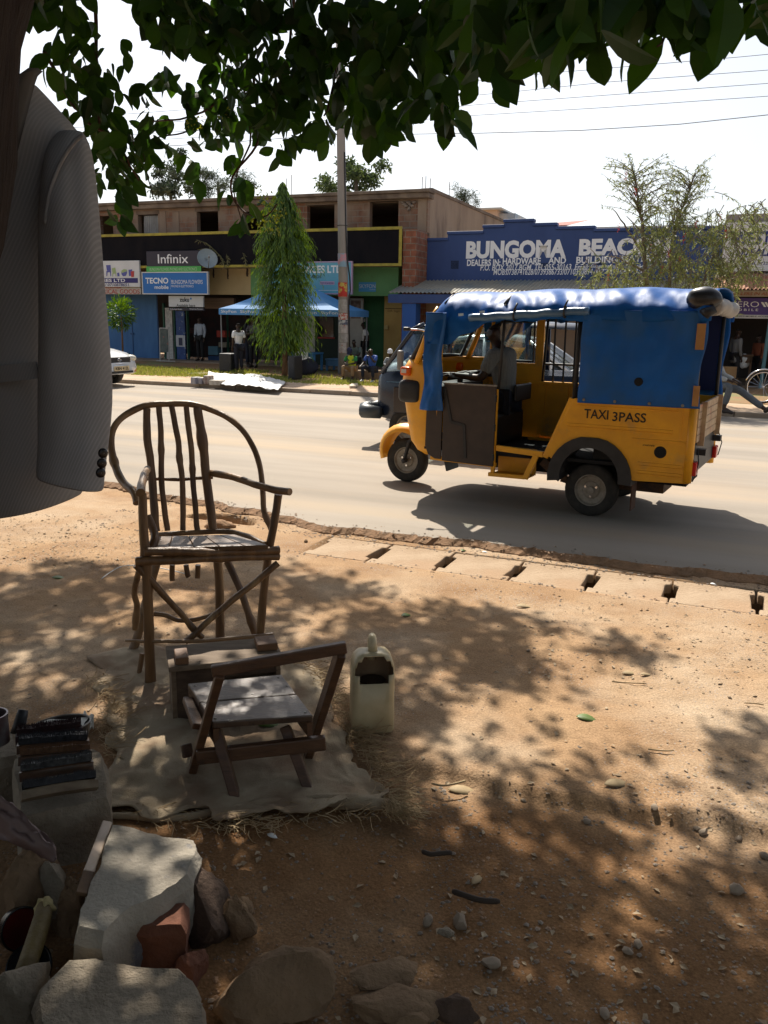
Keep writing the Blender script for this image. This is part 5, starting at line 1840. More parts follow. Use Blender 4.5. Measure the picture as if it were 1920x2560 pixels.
# ---------------------------------------------------------------- far side: buildings
PLZ = .15
def fbox(mb, pa, pb, v0, v1):
    u0, z1 = FP(*pa, v0)
    u1, z0 = FP(*pb, v0)
    return mb.sbox(u0, u1, v0, v1, z0, z1)
def fuz(p, v):
    return FP(*p, v)
BRICK = brickmat('old_brick', (.30, .135, .075), (.22, .095, .055), (.27, .22, .17), patch=(.27, .20, .145), plo=.36, phi=.60)
BRICK2 = brickmat('bare_brick', (.33, .12, .065), (.24, .085, .05), (.26, .20, .15))
PLAST = mat('weathered_plaster', (.34, .26, .19), (.26, .19, .14), sc=1.4, rough=.95, bump=.3, bsc=12, stretch=(1, 1, .35), c3=(.12, .085, .065), sc3=1.1, lo3=.55, hi3=.75)
CORN = mat('stained_cornice', (.24, .185, .14), (.12, .09, .07), sc=2.5, rough=.95, bump=.3, bsc=16)
BEIGE = mat('beige_plaster', (.60, .47, .26), (.53, .40, .21), sc=1.2, rough=.9, c3=(.22, .16, .09), sc3=2.2, lo3=.63, hi3=.75)
GREENP = mat('green_plaster', (.20, .43, .18), (.16, .36, .15), sc=1.5, rough=.9, c3=(.22, .15, .10), sc3=2.6, lo3=.66, hi3=.70)
GREEND = mat('dark_green_paint', (.035, .13, .05), (.025, .10, .04), sc=2, rough=.8)
OCHRE = mat('ochre_paint', (.52, .36, .13), (.43, .29, .10), sc=1.5, rough=.85)
BLUED = mat('blue_shutter_paint', (.055, .17, .38), (.035, .12, .29), sc=2.2, rough=.6, c3=(.12, .26, .42), sc3=1.4, lo3=.62, hi3=.8, stretch=(1, 1, .3))
BLKP = mat('black_fascia_paint', (.006, .006, .009), (.012, .010, .012), sc=2.5, rough=.85, spec=.15, stretch=(1, 1, .4), c3=(.035, .025, .02), sc3=3.2, lo3=.68, hi3=.8)
YELF = mat('faded_yellow_paint', (.44, .36, .06), (.30, .25, .05), sc=5, rough=.8)
CEM = mat('plinth_cement', (.30, .23, .17), (.22, .16, .11), sc=2, rough=.95)
CORR = mat('zinc_sheet', (.38, .38, .37), (.28, .27, .25), sc=2, rough=.5, metal=.3)
bd = thing('brick_building', 'two-storey unplastered brick shop building with a long black fascia', 'building', uvz(-17, 27, 0))
VW = 26.0
u_r = FP(1071, 465, VW)[0]
zc1 = FP(1071, 467, VW)[1]
ztop = 5.66
ubase = -27.0
# upper wall with window openings
ops = []
for z_, a, b in ((Z1, (20, 430), (135, 590)), (Z1, (320, 422), (482, 585)), (Z1, (772, 398), (942, 575)), (Z1, (1128, 398), (1300, 565)), (Z2, (208, 350), (418, 550)), (Z2, (690, 322), (907, 530))):
    (u0, z1), (u1, z0) = FP(*z_(*a), VW), FP(*z_(*b), VW)
    ops.append((u0, u1, z1))
zf = 4.30
wl = MB()
cur = ubase
for u0, u1, z1 in ops:
    wl.sbox(cur, u0, VW, VW + .22, zf, ztop - .25)
    wl.sbox(u0, u1, VW, VW + .22, z1, ztop - .25)
    cur = u1
wl.sbox(cur, u_r, VW, VW + .22, zf, ztop - .25)
wl.build('upper_wall', BRICK, bd)
# concrete columns patches
for z_, a, b in ((Z1, (488, 395), (540, 575)), (Z1, (585, 400), (640, 575)), (Z2, (1060, 300), (1120, 560))):
    cm = MB()
    fbox(cm, z_(*a), z_(*b), VW - .02, VW + .02)
    cm.build('plaster_strip', PLAST, bd)
for u0, u1, z1 in ops[1:]:
    MB().sbox(u0 - .06, u1 + .06, VW - .012, VW + .1, z1, z1 + .13).build('lintel', CORN, bd)
co = MB()
co.sbox(ubase, u_r + .10, VW - .25, VW + .3, ztop - .25, ztop - .10)
co.sbox(ubase, u_r + .14, VW - .32, VW + .3, ztop - .098, ztop)
co.build('cornice', CORN, bd, bevel=.02)
MB().sbox(ubase, u_r - .003, VW + .222, VW + 20, ztop - .3, ztop - .12).build('roof_slab', CEM, bd)
MB().sbox(u_r - .22, u_r, VW + .222, VW + 20, 0, ztop).build('side_wall', PLAST, bd)
MB().sbox(u_r - .30, u_r + .03, VW + .3, VW + 20, ztop + .002, ztop + .10).build('side_coping', CORN, bd)
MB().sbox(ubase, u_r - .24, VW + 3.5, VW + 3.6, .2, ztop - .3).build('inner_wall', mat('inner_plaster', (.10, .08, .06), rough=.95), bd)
MB().sbox(ubase, u_r - .24, VW - .75, VW + 3.49, zf - .16, zf - .03).build('floor_slab', CEM, bd)
for k, (u0, u1, z1) in enumerate(ops[1:2]):
    zz0, zz1 = zf, z1
    cg = MB()
    cg.grid(lambda s, t: uvz(u0 + .14 + (u1 - u0 - .12) * s + .06 * t, VW + .10 + .02 * math.sin(s * 60), zz0 + (zz1 - zz0 - .03) * t), 80, 2)
    cg.build('corrugated_sheet', CORR, bd, recalc=False)
# fascia
VF = 25.0
uL, zT = FP(255, 597, VF)
uR, zT2 = FP(1004, 571, VF)
zB = FP(1004, 661, VF)[1]
zT = 4.42
fa = MB().sbox(ubase, uR, VF, VF + .10, zB, zT).build('fascia', BLKP, bd)
yf = MB()
yf.sbox(ubase, uR + .03, VF - .035, VF - .003, zT - .02, zT + .07)
yf.sbox(ubase, uR + .03, VF - .035, VF - .003, zB - .05, zB + .035)
yf.sbox(uR - .07, uR + .03, VF - .034, VF - .004, zB + .036, zT - .021)
yf.build('fascia_frame', YELF, fa, bevel=.01)
MB().sbox(ubase, uR, VF + .102, VW - .002, zB - .02, zB + .12).build('fascia_soffit', CEM, bd)
MB().sbox(uR + .035, u_r, VF + .05, VW + .219, PLZ, zf + .1).build('brick_pier', BRICK2, bd)
# lower walls (header band)
zh0 = FP(*Z2(700, 1040), VW)[1]
uG = FP(*Z1(1205, 900), VW)[0]
uGe = FP(*Z2(922, 900), VW)[0]
uBl = FP(*Z1(350, 900), VW)[0]
MB().sbox(ubase, uG - .002, VW - .002, VW + .2, zh0, zB + .02).build('beige_wall', BEIGE, bd)
MB().sbox(uG, uGe, VW - .15, VW + .2, zh0 - .02, zB - .021).build('green_wall', GREENP, bd)
# shop front pieces
VS = 26.3
sf = MB()
fbox(sf, Z1(40, 1035), Z1(482, 1528), VS, VS + .06)
u0, z1 = FP(*Z1(40, 1035), VS); u1, z0 = FP(*Z1(482, 1528), VS)
MB().sbox(ubase, u1, VS, VS + .06, PLZ, zh0).build('blue_shutter', BLUED, bd)
rb_ = MB()
for zx in (60, 280, 480):
    uu = FP(*Z1(zx, 1300), VS)[0]
    rb_.sbox(uu - .015, uu + .015, VS - .02, VS - .002, PLZ, zh0 - .05)
rb_.sbox(FP(*Z1(268, 1300), VS)[0], FP(*Z1(292, 1300), VS)[0], VS - .05, VS - .021, 1.0, 1.06)
rb_.build('shutter_seams', mat('dark_blue_paint', (.03, .08, .2), rough=.6), bd)
POSTW = mat('poster_white', (.58, .56, .52), (.36, .35, .34), sc=14, rough=.6, c3=(.5, .12, .22), sc3=7, lo3=.66, hi3=.68)
POSTB = mat('poster_blue', (.03, .08, .26), (.02, .05, .18), sc=8, rough=.5, c3=(.35, .4, .45), sc3=6, lo3=.62, hi3=.66)
GREENF = mat('green_frame_paint', (.03, .11, .07), rough=.6)
m = MB(); fbox(m, Z1(528, 1135), Z1(596, 1545), VS - .05, VS + .02); m.build('poster_panel', POSTW, bd)
m = MB(); fbox(m, Z1(610, 1160), Z1(690, 1545), VS - .05, VS + .02); m.build('poster_panel', POSTB, bd)
m = MB(); fbox(m, Z1(612, 1345), Z1(686, 1435), VS - .058, VS - .051); m.build('phone_poster', mat('poster_pale', (.5, .52, .56), rough=.5), bd)
m = MB(); fbox(m, Z1(634, 1365), Z1(664, 1425), VS - .066, VS - .059); m.build('phone_picture', mat('phone_navy', (.02, .03, .08), rough=.4), bd)
for x in (522, 602, 700, 1005):
    m = MB()
    fbox(m, Z1(x - 5, 1100), Z1(x + 5, 1550), VS - .08, VS + .04)
    m.build('door_frame', GREENF, bd)
# shop interior shelves seen through the doorway
m = MB()
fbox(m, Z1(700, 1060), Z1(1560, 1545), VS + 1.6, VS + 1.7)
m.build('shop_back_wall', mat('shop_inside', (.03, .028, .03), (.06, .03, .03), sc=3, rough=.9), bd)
for a, b, c_ in (((925, 1310), (992, 1362), (.45, .05, .03)), ((860, 1430), (935, 1500), (.10, .22, .30)), ((860, 1505), (1000, 1545), (.02, .06, .16)), ((940, 1400), (1000, 1440), (.25, .22, .16)), ((720, 1290), (760, 1330), (.08, .03, .03))):
    m = MB(); fbox(m, Z1(*a), Z1(*b), VS + .7, VS + 1.0); m.build('shelf_goods', mat('goods_%d' % int(c_[0] * 100 + c_[2] * 1000), c_, rough=.6), bd, bevel=.01)
m = MB(); fbox(m, Z1(830, 1060), Z1(1060, 1145), VS - .1, VS + .05); m.build('roller_housing', mat('brown_slats', (.20, .13, .09), (.14, .09, .06), sc=3, stretch=(.3, .3, 14)), bd)
# right half shop fronts
GREYW = mat('grey_white_panel', (.48, .47, .44), (.40, .38, .35), sc=2, rough=.7)
m = MB(); fbox(m, Z2(150, 1190), Z2(268, 1590), VS - .02, VS + .05); m.build('white_panel', GREYW, bd)
m = MB(); fbox(m, Z2(268, 1045), Z2(470, 1600), VS - .01, VS + .05); m.build('dark_shop_front', mat('dark_green_black', (.012, .025, .018), rough=.7), bd)
m = MB()
fbox(m, Z2(295, 1195), Z2(410, 1360), VS - .04, VS - .012)
m.build('window_glass', mat('black_glass', (.01, .012, .015), rough=.08), bd)
m = MB()
fbox(m, Z2(288, 1358), Z2(418, 1374), VS - .06, VS - .013)
m.build('red_sill', mat('red_paint', (.25, .02, .02), rough=.6), bd)
m = MB(); fbox(m, Z2(270, 1040), Z2(460, 1105), VS - .05, VS - .012); m.build('door_head', mat('brown_beam', (.16, .10, .06), rough=.8), bd)
m = MB(); fbox(m, Z2(538, 1062), Z2(632, 1560), VS - .04, VS + .04); wd = m.build('white_door', GREYW, bd, bevel=.01)
m = MB(); fbox(m, Z2(545, 1078), Z2(618, 1218), VS - .055, VS - .041); m.build('portrait_poster', mat('dark_poster', (.10, .06, .05), (.28, .2, .16), sc=9, rough=.5), wd)
m = MB(); fbox(m, Z2(632, 1042), Z2(803, 1640), VS + .3, VS + .36); m.build('green_recess_wall', GREEND, bd)
m = MB(); fbox(m, Z2(803, 1042), Z2(952, 1640), VS - .02, VS + .05); od = m.build('ochre_door', OCHRE, bd)
m = MB()
fbox(m, Z2(806, 1138), Z2(952, 1145), VS - .03, VS - .021)
m.build('door_seam', mat('brown_seam', (.10, .06, .025), rough=.8), od)
lettering('DR Sign', od, uvz(FP(*Z2(830, 1170), VS)[0], VS - .026, FP(*Z2(830, 1172), VS)[1]), D, UP, .42, .09, mat('brown_paint', (.16, .09, .03)))
m = MB(); fbox(m, Z2(798, 1270), Z2(828, 1303), VS - .09, VS - .022); m.build('meter_box', mat('meter_cream', (.45, .36, .16), rough=.7), od, bevel=.01)
m = MB(); fbox(m, Z2(632, 1218), Z2(652, 1242), VS + .27, VS + .299); m.build('switch_box', GREYW, bd)
MB().sbox(ubase, u_r, 25.15, 26.5, 0, PLZ).build('plinth', CEM, bd, bevel=.02)
# rebar stubs
for px, py0, py1 in ((1056, 442, 465), (1065, 440, 463), (1076, 446, 463), (1124, 455, 488), (729, 437, 475), (716, 446, 475)):
    v_ = VW + .4 if px != 1124 else VW + 6
    u, z = FP(px, py0, v_)
    MB().tube([uvz(u, v_, ztop - .02), uvz(u, v_, z)], .012, 5).build('rebar', mat('rust_rod', (.14, .07, .04), rough=.9), bd)
# spotlight cluster / broken fitting on the wall
m = MB()
for k in range(7):
    a = Z2(940 + 15 * k, 325 + (k % 3) * 14)
    u, z = FP(*a, VW - .05)
    rockmesh(m, uvz(u, VW - .06, z), (.07, .05, .05), k, .4, 2, 3)
u, z = FP(*Z2(990, 375), VW - .05)
rockmesh(m, uvz(u, VW - .06, z), (.05, .05, .09), 9, .4, 2, 3)
m.build('broken_vent', mat('pale_rubble', (.30, .25, .2), (.16, .12, .1), sc=8), bd, smooth=True)
# weeds and water stains
st = mat('soot_stain', (.07, .05, .04), rough=.95)
m = MB()
for zx, zy, w, l in ((900, 825, 22, 80), (1010, 825, 20, 90), (1160, 825, 26, 70)):
    u0, z0 = FP(*Z1(zx - w * .4, zy), VW - .03)
    u1, z1 = FP(*Z1(zx + w * .4, zy + l), VW - .03)
    n = 10
    ring = []
    for k in range(n + 1):
        t = k / n
        ring.append(uvz(u0 + (u1 - u0) * (.05 + .25 * math.sin(t * 7) * .4 + .0 * t), VW - .008, z0 + (z1 - z0) * t))
    for k in range(n + 1):
        t = 1 - k / n
        ring.append(uvz(u1 - (u1 - u0) * (.12 * (1 - t) + .3 * t * abs(math.sin(t * 9))), VW - .008, z0 + (z1 - z0) * t))
    m.prism(ring, N * .004)
m.build('water_stain', st, bd)
WEED = mat('dry_weed', (.17, .15, .07), (.10, .10, .04), sc=9, rough=.8)
def weed(label, zz):
    m = MB()
    for pts in zz:
        q = [uvz(*(lambda a: (a[0], VF - .10, a[1]))(FP(*Z1(*p), VF - .10))) for p in pts]
        m.tube(q, [.016] + [.012] * (len(q) - 2) + [.004], 5)
        for k in range(len(q) - 1):
            for j in range(6):
                t = j / 6
                p_ = q[k].lerp(q[k + 1], t)
                leaf(m, p_, V((uni(-1, 1), uni(-.4, .4), uni(-1, -.1))), V((0, -1, .2)), uni(.08, .2), .025, .1, .3, hi=False)
    return tag(m.build('weed', WEED, recalc=False), label, 'weed', 'dry weeds on the black fascia')
weed('dry arching weed growing on the black fascia above the satellite dish', [[(985, 815), (970, 765), (920, 700), (850, 640), (770, 612)], [(985, 815), (960, 740), (900, 690), (840, 680), (780, 690)]])
weed('thin dry weed hanging on the black fascia right of the satellite dish', [[(1155, 815), (1145, 760), (1125, 710)], [(1005, 815), (1015, 760), (1000, 720)]])

# ---------------------------------------------------------------- signs on the brick building
def sign(label, zf_, a, b, v, m, thick=.08, frame=None, name='shop_sign'):
    (u0, z1), (u1, z0) = FP(*zf_(*a), v), FP(*zf_(*b), v)
    s = thing(name, label, 'sign', uvz((u0 + u1) / 2, v, z0))
    MB().sbox(u0, u1, v, v + thick, z0, z1).build('board', m, s, bevel=.008)
    if frame:
        f = MB()
        w = .035
        f.sbox(u0 - w, u1 + w, v - .012, v + thick, z1 + .001, z1 + w)
        f.sbox(u0 - w, u1 + w, v - .012, v + thick, z0 - w, z0 - .001)
        f.sbox(u0 - w, u0 - .001, v - .012, v + thick, z0, z1)
        f.sbox(u1 + .001, u1 + w, v - .012, v + thick, z0, z1)
        f.build('sign_frame', frame, s)
    return s
SB = mat('sign_charcoal', (.035, .03, .045), rough=.4)
SG = mat('sign_green', (.08, .42, .09), rough=.45)
SBL = mat('sign_blue', (.02, .17, .52), (.018, .155, .48), sc=2, rough=.35)
SW = mat('sign_white', (.70, .70, .70), (.62, .62, .62), sc=2, rough=.45)
LW = plain('letter_white', (.85, .85, .86), rough=.5)
NAVYL = plain('letter_navy', (.03, .025, .16), rough=.5)
REDP = plain('letter_red', (.42, .06, .045), rough=.6)
BLKL = plain('letter_black', (.02, .02, .025), rough=.5)
vS = 24.88
s = sign('white plastics shop sign with pictures of chairs and basins, cut by the jacket', Z1, (-190, 778), (338, 975), vS, SW)
m = MB(); fbox(m, Z1(-188, 908), Z1(322, 944), vS - .004, vS - .001); m.build('name_band', NAVYL, s)
flet('ENTERPRISES LTD', s, Z1(-150, 913), Z1(225, 937), vS - .006, LW, bold=.02)
flet('0722 756085 / 0710878651.', s, Z1(-110, 947), Z1(262, 970), vS, NAVYL, bold=.01, shear=.2)
PU = plain('picture_blue', (.10, .11, .36), rough=.5); PR = plain('picture_red', (.5, .05, .05), rough=.5); PG = plain('picture_green', (.35, .45, .2), rough=.5)
def pic(zpts, m_, parent, z_=Z1, v=vS, o=.004):
    q = [uvz(FP(*z_(*p), v)[0], v - o, FP(*z_(*p), v)[1]) for p in zpts]
    return MB().prism(q, -N * .002).build('picture', m_, parent)
pic([(78, 808), (112, 806), (116, 850), (100, 852), (84, 850)], PU, s)
pic([(80, 852), (116, 852), (117, 893), (112, 893), (108, 862), (90, 862), (86, 893), (81, 893)], PU, s)
pic([(122, 832), (148, 826), (154, 862), (128, 866)], PG, s)
pic([(126, 867), (155, 863), (157, 893), (152, 893), (150, 872), (133, 874), (131, 896), (127, 896)], PG, s)
pic([(162, 868), (178, 864), (182, 893), (166, 894)], PU, s)
pic([(194, 860), (238, 846), (240, 868), (230, 890), (208, 893), (197, 878)], PU, s)
pic([(196, 850), (215, 838), (238, 842), (236, 856), (198, 868)], PG, s, o=.007)
pic([(250, 843), (278, 840), (280, 888), (254, 892)], PU, s)
pic([(268, 856), (294, 852), (292, 898), (272, 900)], PR, s, o=.008)
s = sign('white board with red hand-painted words ELECTRICAL GOODS below the plastics sign', Z1, (-190, 978), (345, 1032), vS + .10, mat('sign_old_white', (.58, .55, .5), (.45, .4, .36), sc=3, rough=.7))
flet('ELECTRICAL GOODS', s, Z1(-60, 992), Z1(337, 1028), vS + .10, REDP, bold=.012)
flet('PELEUNIA', s, Z1(60, 972), Z1(196, 987), vS + .10, REDP, bold=.02)
s = sign('charcoal phone shop sign reading Infinix above a green strip', Z1, (385, 702), (808, 858), vS, SB)
m = MB(); fbox(m, Z1(386, 818), Z1(808, 857), vS - .006, vS - .001); m.build('green_strip', SG, s)
flet('Infinix', s, Z1(474, 724), Z1(710, 792), vS, LW, bold=.006)
flet('BUNGOMA FLOWERS PHONES AND ELECTRONICS', s, Z1(413, 829), Z1(776, 848), vS - .007, plain('letter_pale_green', (.55, .75, .5)))
s = sign('bright blue phone shop sign reading TECNO mobile, BUNGOMA FLOWERS', Z1, (357, 868), (856, 1026), vS, SBL, frame=SW)
flet('TECNO', s, Z1(380, 904), Z1(557, 950), vS, LW, bold=.03)
flet('mobile', s, Z1(450, 962), Z1(558, 991), vS, LW, bold=.02)
m = MB(); fbox(m, Z1(569, 905), Z1(572, 992), vS - .005, vS - .001); m.build('divider', LW, s)
flet('BUNGOMA FLOWERS', s, Z1(580, 921), Z1(820, 952), vS, LW, bold=.0)
flet('PHONES & ELECTRONICS', s, Z1(580, 960), Z1(750, 978), vS, LW)
s = sign('white sign reading zuku Available here, hanging below the blue TECNO sign', Z1, (556, 1043), (824, 1130), vS + .2, SW)
m = MB(); fbox(m, Z1(560, 1134), Z1(830, 1158), vS + .19, vS + .26); m.build('black_strip', SB, s)
flet('zuku', s, Z1(642, 1054), Z1(716, 1090), vS + .2, BLKL, bold=.03)
flet('Available here', s, Z1(618, 1104), Z1(762, 1129), vS + .2, BLKL, bold=.005)
flet('Authorised Dealer', s, Z1(566, 1139), Z1(664, 1152), vS + .19, LW)
flet('Bungoma Flowers', s, Z1(720, 1139), Z1(822, 1152), vS + .19, LW)
m = MB(); fbox(m, Z1(722, 1058), Z1(734, 1071), vS + .194, vS + .199); m.build('blue_dot', SBL, s)
CYAN = mat('sign_cyan', (.16, .44, .56), (.13, .40, .53), sc=2, rough=.5)
LILAC = plain('lilac_border', (.50, .36, .52), rough=.5)
s = sign('cyan services shop sign with a lilac border, half hidden by the drooping tree', Z2, (-90, 792), (545, 1024), vS, CYAN, frame=LILAC)
flet('SERVICES LTD', s, Z2(92, 812), Z2(478, 868), vS, LW, bold=.03)
flet('SCRATCH CARDS', s, Z2(70, 886), Z2(317, 908), vS, BLKL, bold=.01)
m = MB(); fbox(m, Z2(306, 932), Z2(418, 958), vS - .006, vS - .001); m.build('lilac_label', LILAC, s, bevel=.003)
flet('TOP UP & BOND', s, Z2(312, 939), Z2(412, 952), vS - .007, NAVYL)
m = MB(); fbox(m, Z2(-80, 998), Z2(530, 1003), vS - .005, vS - .001); m.build('white_line', LW, s)
s = sign('small light blue SKYFON sticker on the green wall', Z2, (605, 938), (736, 1012), VW - .16, mat('sky_blue', (.10, .38, .70), rough=.4), thick=.006, name='wall_sticker')
flet('SKYFON', s, Z2(609, 954), Z2(733, 984), VW - .166, LW, bold=-.004)
flet('mobile', s, Z2(690, 990), Z2(732, 999), VW - .166, LW)
# satellite dish
u, z = FP(*Z1(872, 768), vS - .1)
dp = uvz(u, vS - .25, z)
sd_ = thing('satellite_dish', 'grey satellite dish on the black fascia beside the charcoal phone sign', 'satellite dish', dp)
nrm = V((.35, -.85, .35)).normalized()
rot = nrm.to_track_quat('Z', 'Y').to_matrix()
m = MB().lathe([(.0005, .0), (.12, .012), (.24, .05), (.33, .10), (.335, .105)], (0, 0, 0), 'z', 28)
m.v = [dp + rot @ q for q in m.v]
m.build('dish', mat('dish_grey', (.30, .36, .38), (.24, .28, .3), sc=3, rough=.5), sd_, smooth=True, solid=.01)
m = MB()
m.tube([dp + rot @ V((0, -.33, .10)), dp + rot @ V((0, -.1, .38))], .012, 6)
m.tube([dp, dp - nrm * .12, uvz(u + .05, vS + .1, z - .28)], .02, 6)
m.tube([dp + rot @ V((0, -.10, .38)), dp + rot @ V((0, -.03, .34))], .03, 8)
m.build('dish_arm', STEEL, sd_, smooth=True)

# ---------------------------------------------------------------- blue hardware shop
BEAC = mat('beacon_blue_paint', (.040, .078, .225), (.032, .064, .19), sc=1.3, rough=.6, stretch=(1, 1, .4))
hw = thing('hardware_shop', 'dark blue hardware shop with a stepped parapet and white painted lettering', 'building', uvz(-5, 27, 0))
VB = 26.05
prof = [(120, 404), (214, 398), (216, 376), (374, 366), (376, 346), (468, 339), (470, 319), (600, 315), (602, 336), (704, 332), (706, 352), (874, 346), (878, 371), (1100, 356), (1425, 333)]
pz = [FP(*Z3(*p), VB) for p in prof]
# level the steps
lev = []
for k in range(0, 14, 2):
    a, b = pz[k], pz[k + 1]
    zz_ = (a[1] + b[1]) / 2
    lev += [(a[0], zz_), (b[0], zz_)]
lev[0] = (u_r + .004, lev[0][1])
z_lo = lev[0][1]
u_end = FP(*Z3(1465, 333), VB)[0]
lev = lev[:12]
zlast = FP(*Z3(1100, 356), VB)[1]
fix = []
for k in range(0, 12, 2):
    ua = fix[-1][0] if fix else lev[0][0]
    ub = (lev[k + 1][0] + lev[k + 2][0]) / 2 if k < 10 else FP(*Z3(876, 360), VB)[0]
    fix += [(ua, lev[k][1]), (ub, lev[k][1])]
fix += [(fix[-1][0], zlast), (u_end, zlast)]
zaw = FP(*Z3(115, 578), VB)[1]
poly = [uvz(u, VB, z) for u, z in fix] + [uvz(u_end, VB, zaw - .1), uvz(fix[0][0], VB, zaw - .1)]
MB().prism(poly, N * .22).build('parapet_wall', BEAC, hw)
cp = MB()
for k in range(0, len(fix), 2):
    cp.sbox(fix[k][0] - (.0 if k == 0 else .02), fix[k + 1][0] + (.02 if k + 2 < len(fix) else 0), VB - .05, VB + .26, fix[k][1] + .001 + .0007 * k, fix[k][1] + .09 + .0007 * k)
cp.build('parapet_coping', BEAC, hw, bevel=.015)
def bl(txt, a, b, **k):
    return flet(txt, hw, Z3(*a), Z3(*b), VB, LW, **k)
bl('BUNGOMA', (300, 402), (747, 477), bold=.05)
bl('BEACON', (810, 392), (1215, 463), bold=.05)
bl('DEALERS IN:', (303, 485), (452, 513), bold=.03)
bl('HARDWARE', (464, 478), (634, 506), bold=.03)
bl('AND', (670, 474), (748, 503), bold=.03)
bl('BUILDING', (796, 472), (980, 501), bold=.03)
bl('MATERIALS', (1000, 466), (1216, 494), bold=.03)
bl('P.O. BOX 2017 BGM. TEL:055-30163. Email:', (363, 508), (852, 532), bold=.012, shear=.15)
bl('BungomaBeacon@gmail.com', (860, 506), (1130, 525), bold=.006, shear=.2)
bl('MOB:0738741628/0739386733/0710330894', (422, 528), (868, 553), bold=.012, shear=.15)
bl('/0722 566 735', (872, 527), (1092, 548), bold=.012, shear=.15)
for a, b in (((230, 490), (264, 527)), ((634, 500), (664, 522)), ((888, 488), (920, 508))):
    m = MB(); fbox(m, Z3(*a), Z3(*b), VB - .004, VB - .001); m.build('air_brick', mat('vent_dark', (.012, .02, .05), (.03, .05, .12), sc=30, rough=.9), hw)
# awning
VA_ = 24.2
zA = FP(*Z3(20, 634), VA_)[1]
zA0 = zaw
aw = MB()
ua0, ua1 = u_r - .55, u_end + .15
nz_ = 420
aw.grid(lambda s, t: uvz(ua0 + (ua1 - ua0) * s - .35 * (1 - t) * 0, VB - (VB - VA_) * t, zA0 + (zA - zA0) * t + .018 * math.sin(s * nz_ * 1.1) + .015 * noise.noise(V((s * 9, t * 2, 1)))), 900, 4)
AWM = mat('weathered_zinc', (.40, .36, .28), (.30, .27, .21), sc=.8, rough=.55, metal=.15, c3=(.22, .24, .23), sc3=.5, lo3=.5, hi3=.58)
aw.build('awning', AWM, hw, recalc=False, smooth=True)
MB().sbox(ua0, ua1, VA_ + .02, VA_ + .06, zA - .30, zA - .045).build('awning_board', BEAC, hw)
PBLUE = mat('post_blue', (.025, .10, .36), rough=.6)
for zx in (992,):
    u = FP(*Z2(zx, 1200), VA_ + .1)[0]
    MB().sbox(u - .22, u + .22, VA_ + .07, VA_ + .47, 0, zA - .31).build('post', PBLUE, hw)
for u in (-6.3, -3.2, -.6):
    MB().sbox(u - .15, u + .15, VA_ + .07, VA_ + .37, 0, zA - .31).build('post', PBLUE, hw)
PINKW = mat('pink_plaster', (.42, .30, .22), (.36, .25, .18), sc=1.2, rough=.9, c3=(.06, .04, .03), sc3=1.0, lo3=.60, hi3=.66)
MB().sbox(u_r + .01, u_end, VB + .02, VB + .2, 0, zA0).build('shop_wall', PINKW, hw)
st_ = [(1060, 1300), (1075, 1180), (1085, 1110), (1098, 1100), (1112, 1130), (1104, 1200), (1112, 1290), (1100, 1360), (1060, 1370)]
MB().prism([uvz(FP(*Z2(*p), VB)[0], VB + .014, FP(*Z2(*p), VB)[1]) for p in st_], N * .004).build('damp_stain', mat('damp', (.06, .04, .03), rough=.95), hw)
MB().sbox(u_r, u_end, 24.3, VB, 0, .12).build('plinth', CEM, hw)
MB().sbox(u_r + .02, u_end, VB + .225, 40, zA0, zA0 + .2).build('roof_slab', CEM, hw)
MB().sbox(u_end - .2, u_end, VB + .225, 40, 0, zA0 - .01).build('side_wall', PINKW, hw)

# ---------------------------------------------------------------- right-hand shop
rs_ = thing('phone_shop', 'shop at the right edge with a rusty awning and a dark open front', 'building', uvz(2.6, 27, 0))
VR = 25.0
ue0 = u_end + .02
ue1 = ue0 + 9
zr0 = FP(*ZR(1300, 1020), VR)[1]
zr1 = FP(*ZR(1300, 700), VR)[1]
RW = mat('grey_wall', (.30, .27, .24), (.22, .19, .17), sc=2, rough=.9)
MB().sbox(ue0, ue1, VR + .3, VR + .5, zr1 - .02, 4.6).build('front_wall', RW, rs_)
MB().sbox(ue0, ue0 + .2, VR + .3, VR + 4, 0, zr1 - .021).build('side_wall', RW, rs_)
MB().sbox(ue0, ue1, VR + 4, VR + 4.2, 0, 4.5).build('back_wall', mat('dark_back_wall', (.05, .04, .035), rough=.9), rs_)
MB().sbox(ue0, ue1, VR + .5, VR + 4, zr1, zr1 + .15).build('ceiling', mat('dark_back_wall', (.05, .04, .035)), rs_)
RUST = mat('rusty_sheet', (.42, .20, .11), (.30, .13, .07), sc=1.2, rough=.8, c3=(.40, .34, .28), sc3=.8, lo3=.52, hi3=.6)
za_ = FP(*ZR(1300, 690), VR - 1.2)[1]
zb_ = FP(*ZR(1300, 632), VR - .9)[1]
MB().grid(lambda s, t: uvz(ue0 - .1 + 9 * s, VR + .3 - 1.5 * t, zb_ + .35 * (1 - t) + (za_ - zb_) * t + .018 * math.sin(s * 620)), 1100, 3).build('awning', RUST, rs_, recalc=False, smooth=True)
MB().sbox(ue0, ue1, VR - .3, VR + 4, 0, .12).build('plinth', CEM, rs_)
m = MB()
u = FP(*ZR(1500, 1300), VR - .3)[0]
m.tube([uvz(u, VR - .35, .1), uvz(u + .05, VR - .35, zr0 + .1)], .05, 8)
m.build('post', mat('teal_post', (.10, .22, .26), rough=.6), rs_)
s = sign('white wall sign with blue letters at the top right corner', ZR, (1085, -12), (1900, 498), VR + .1, SW)
flet('WESTERN', s, ZR(1160, 82), ZR(1850, 215), VR + .1, mat('letter_blue', (.03, .04, .18)), bold=.03)
flet('DEALERS IN', s, ZR(1245, 258), ZR(1860, 338), VR + .1, mat('letter_blue', (.03, .04, .18)), bold=.03, shear=.25)
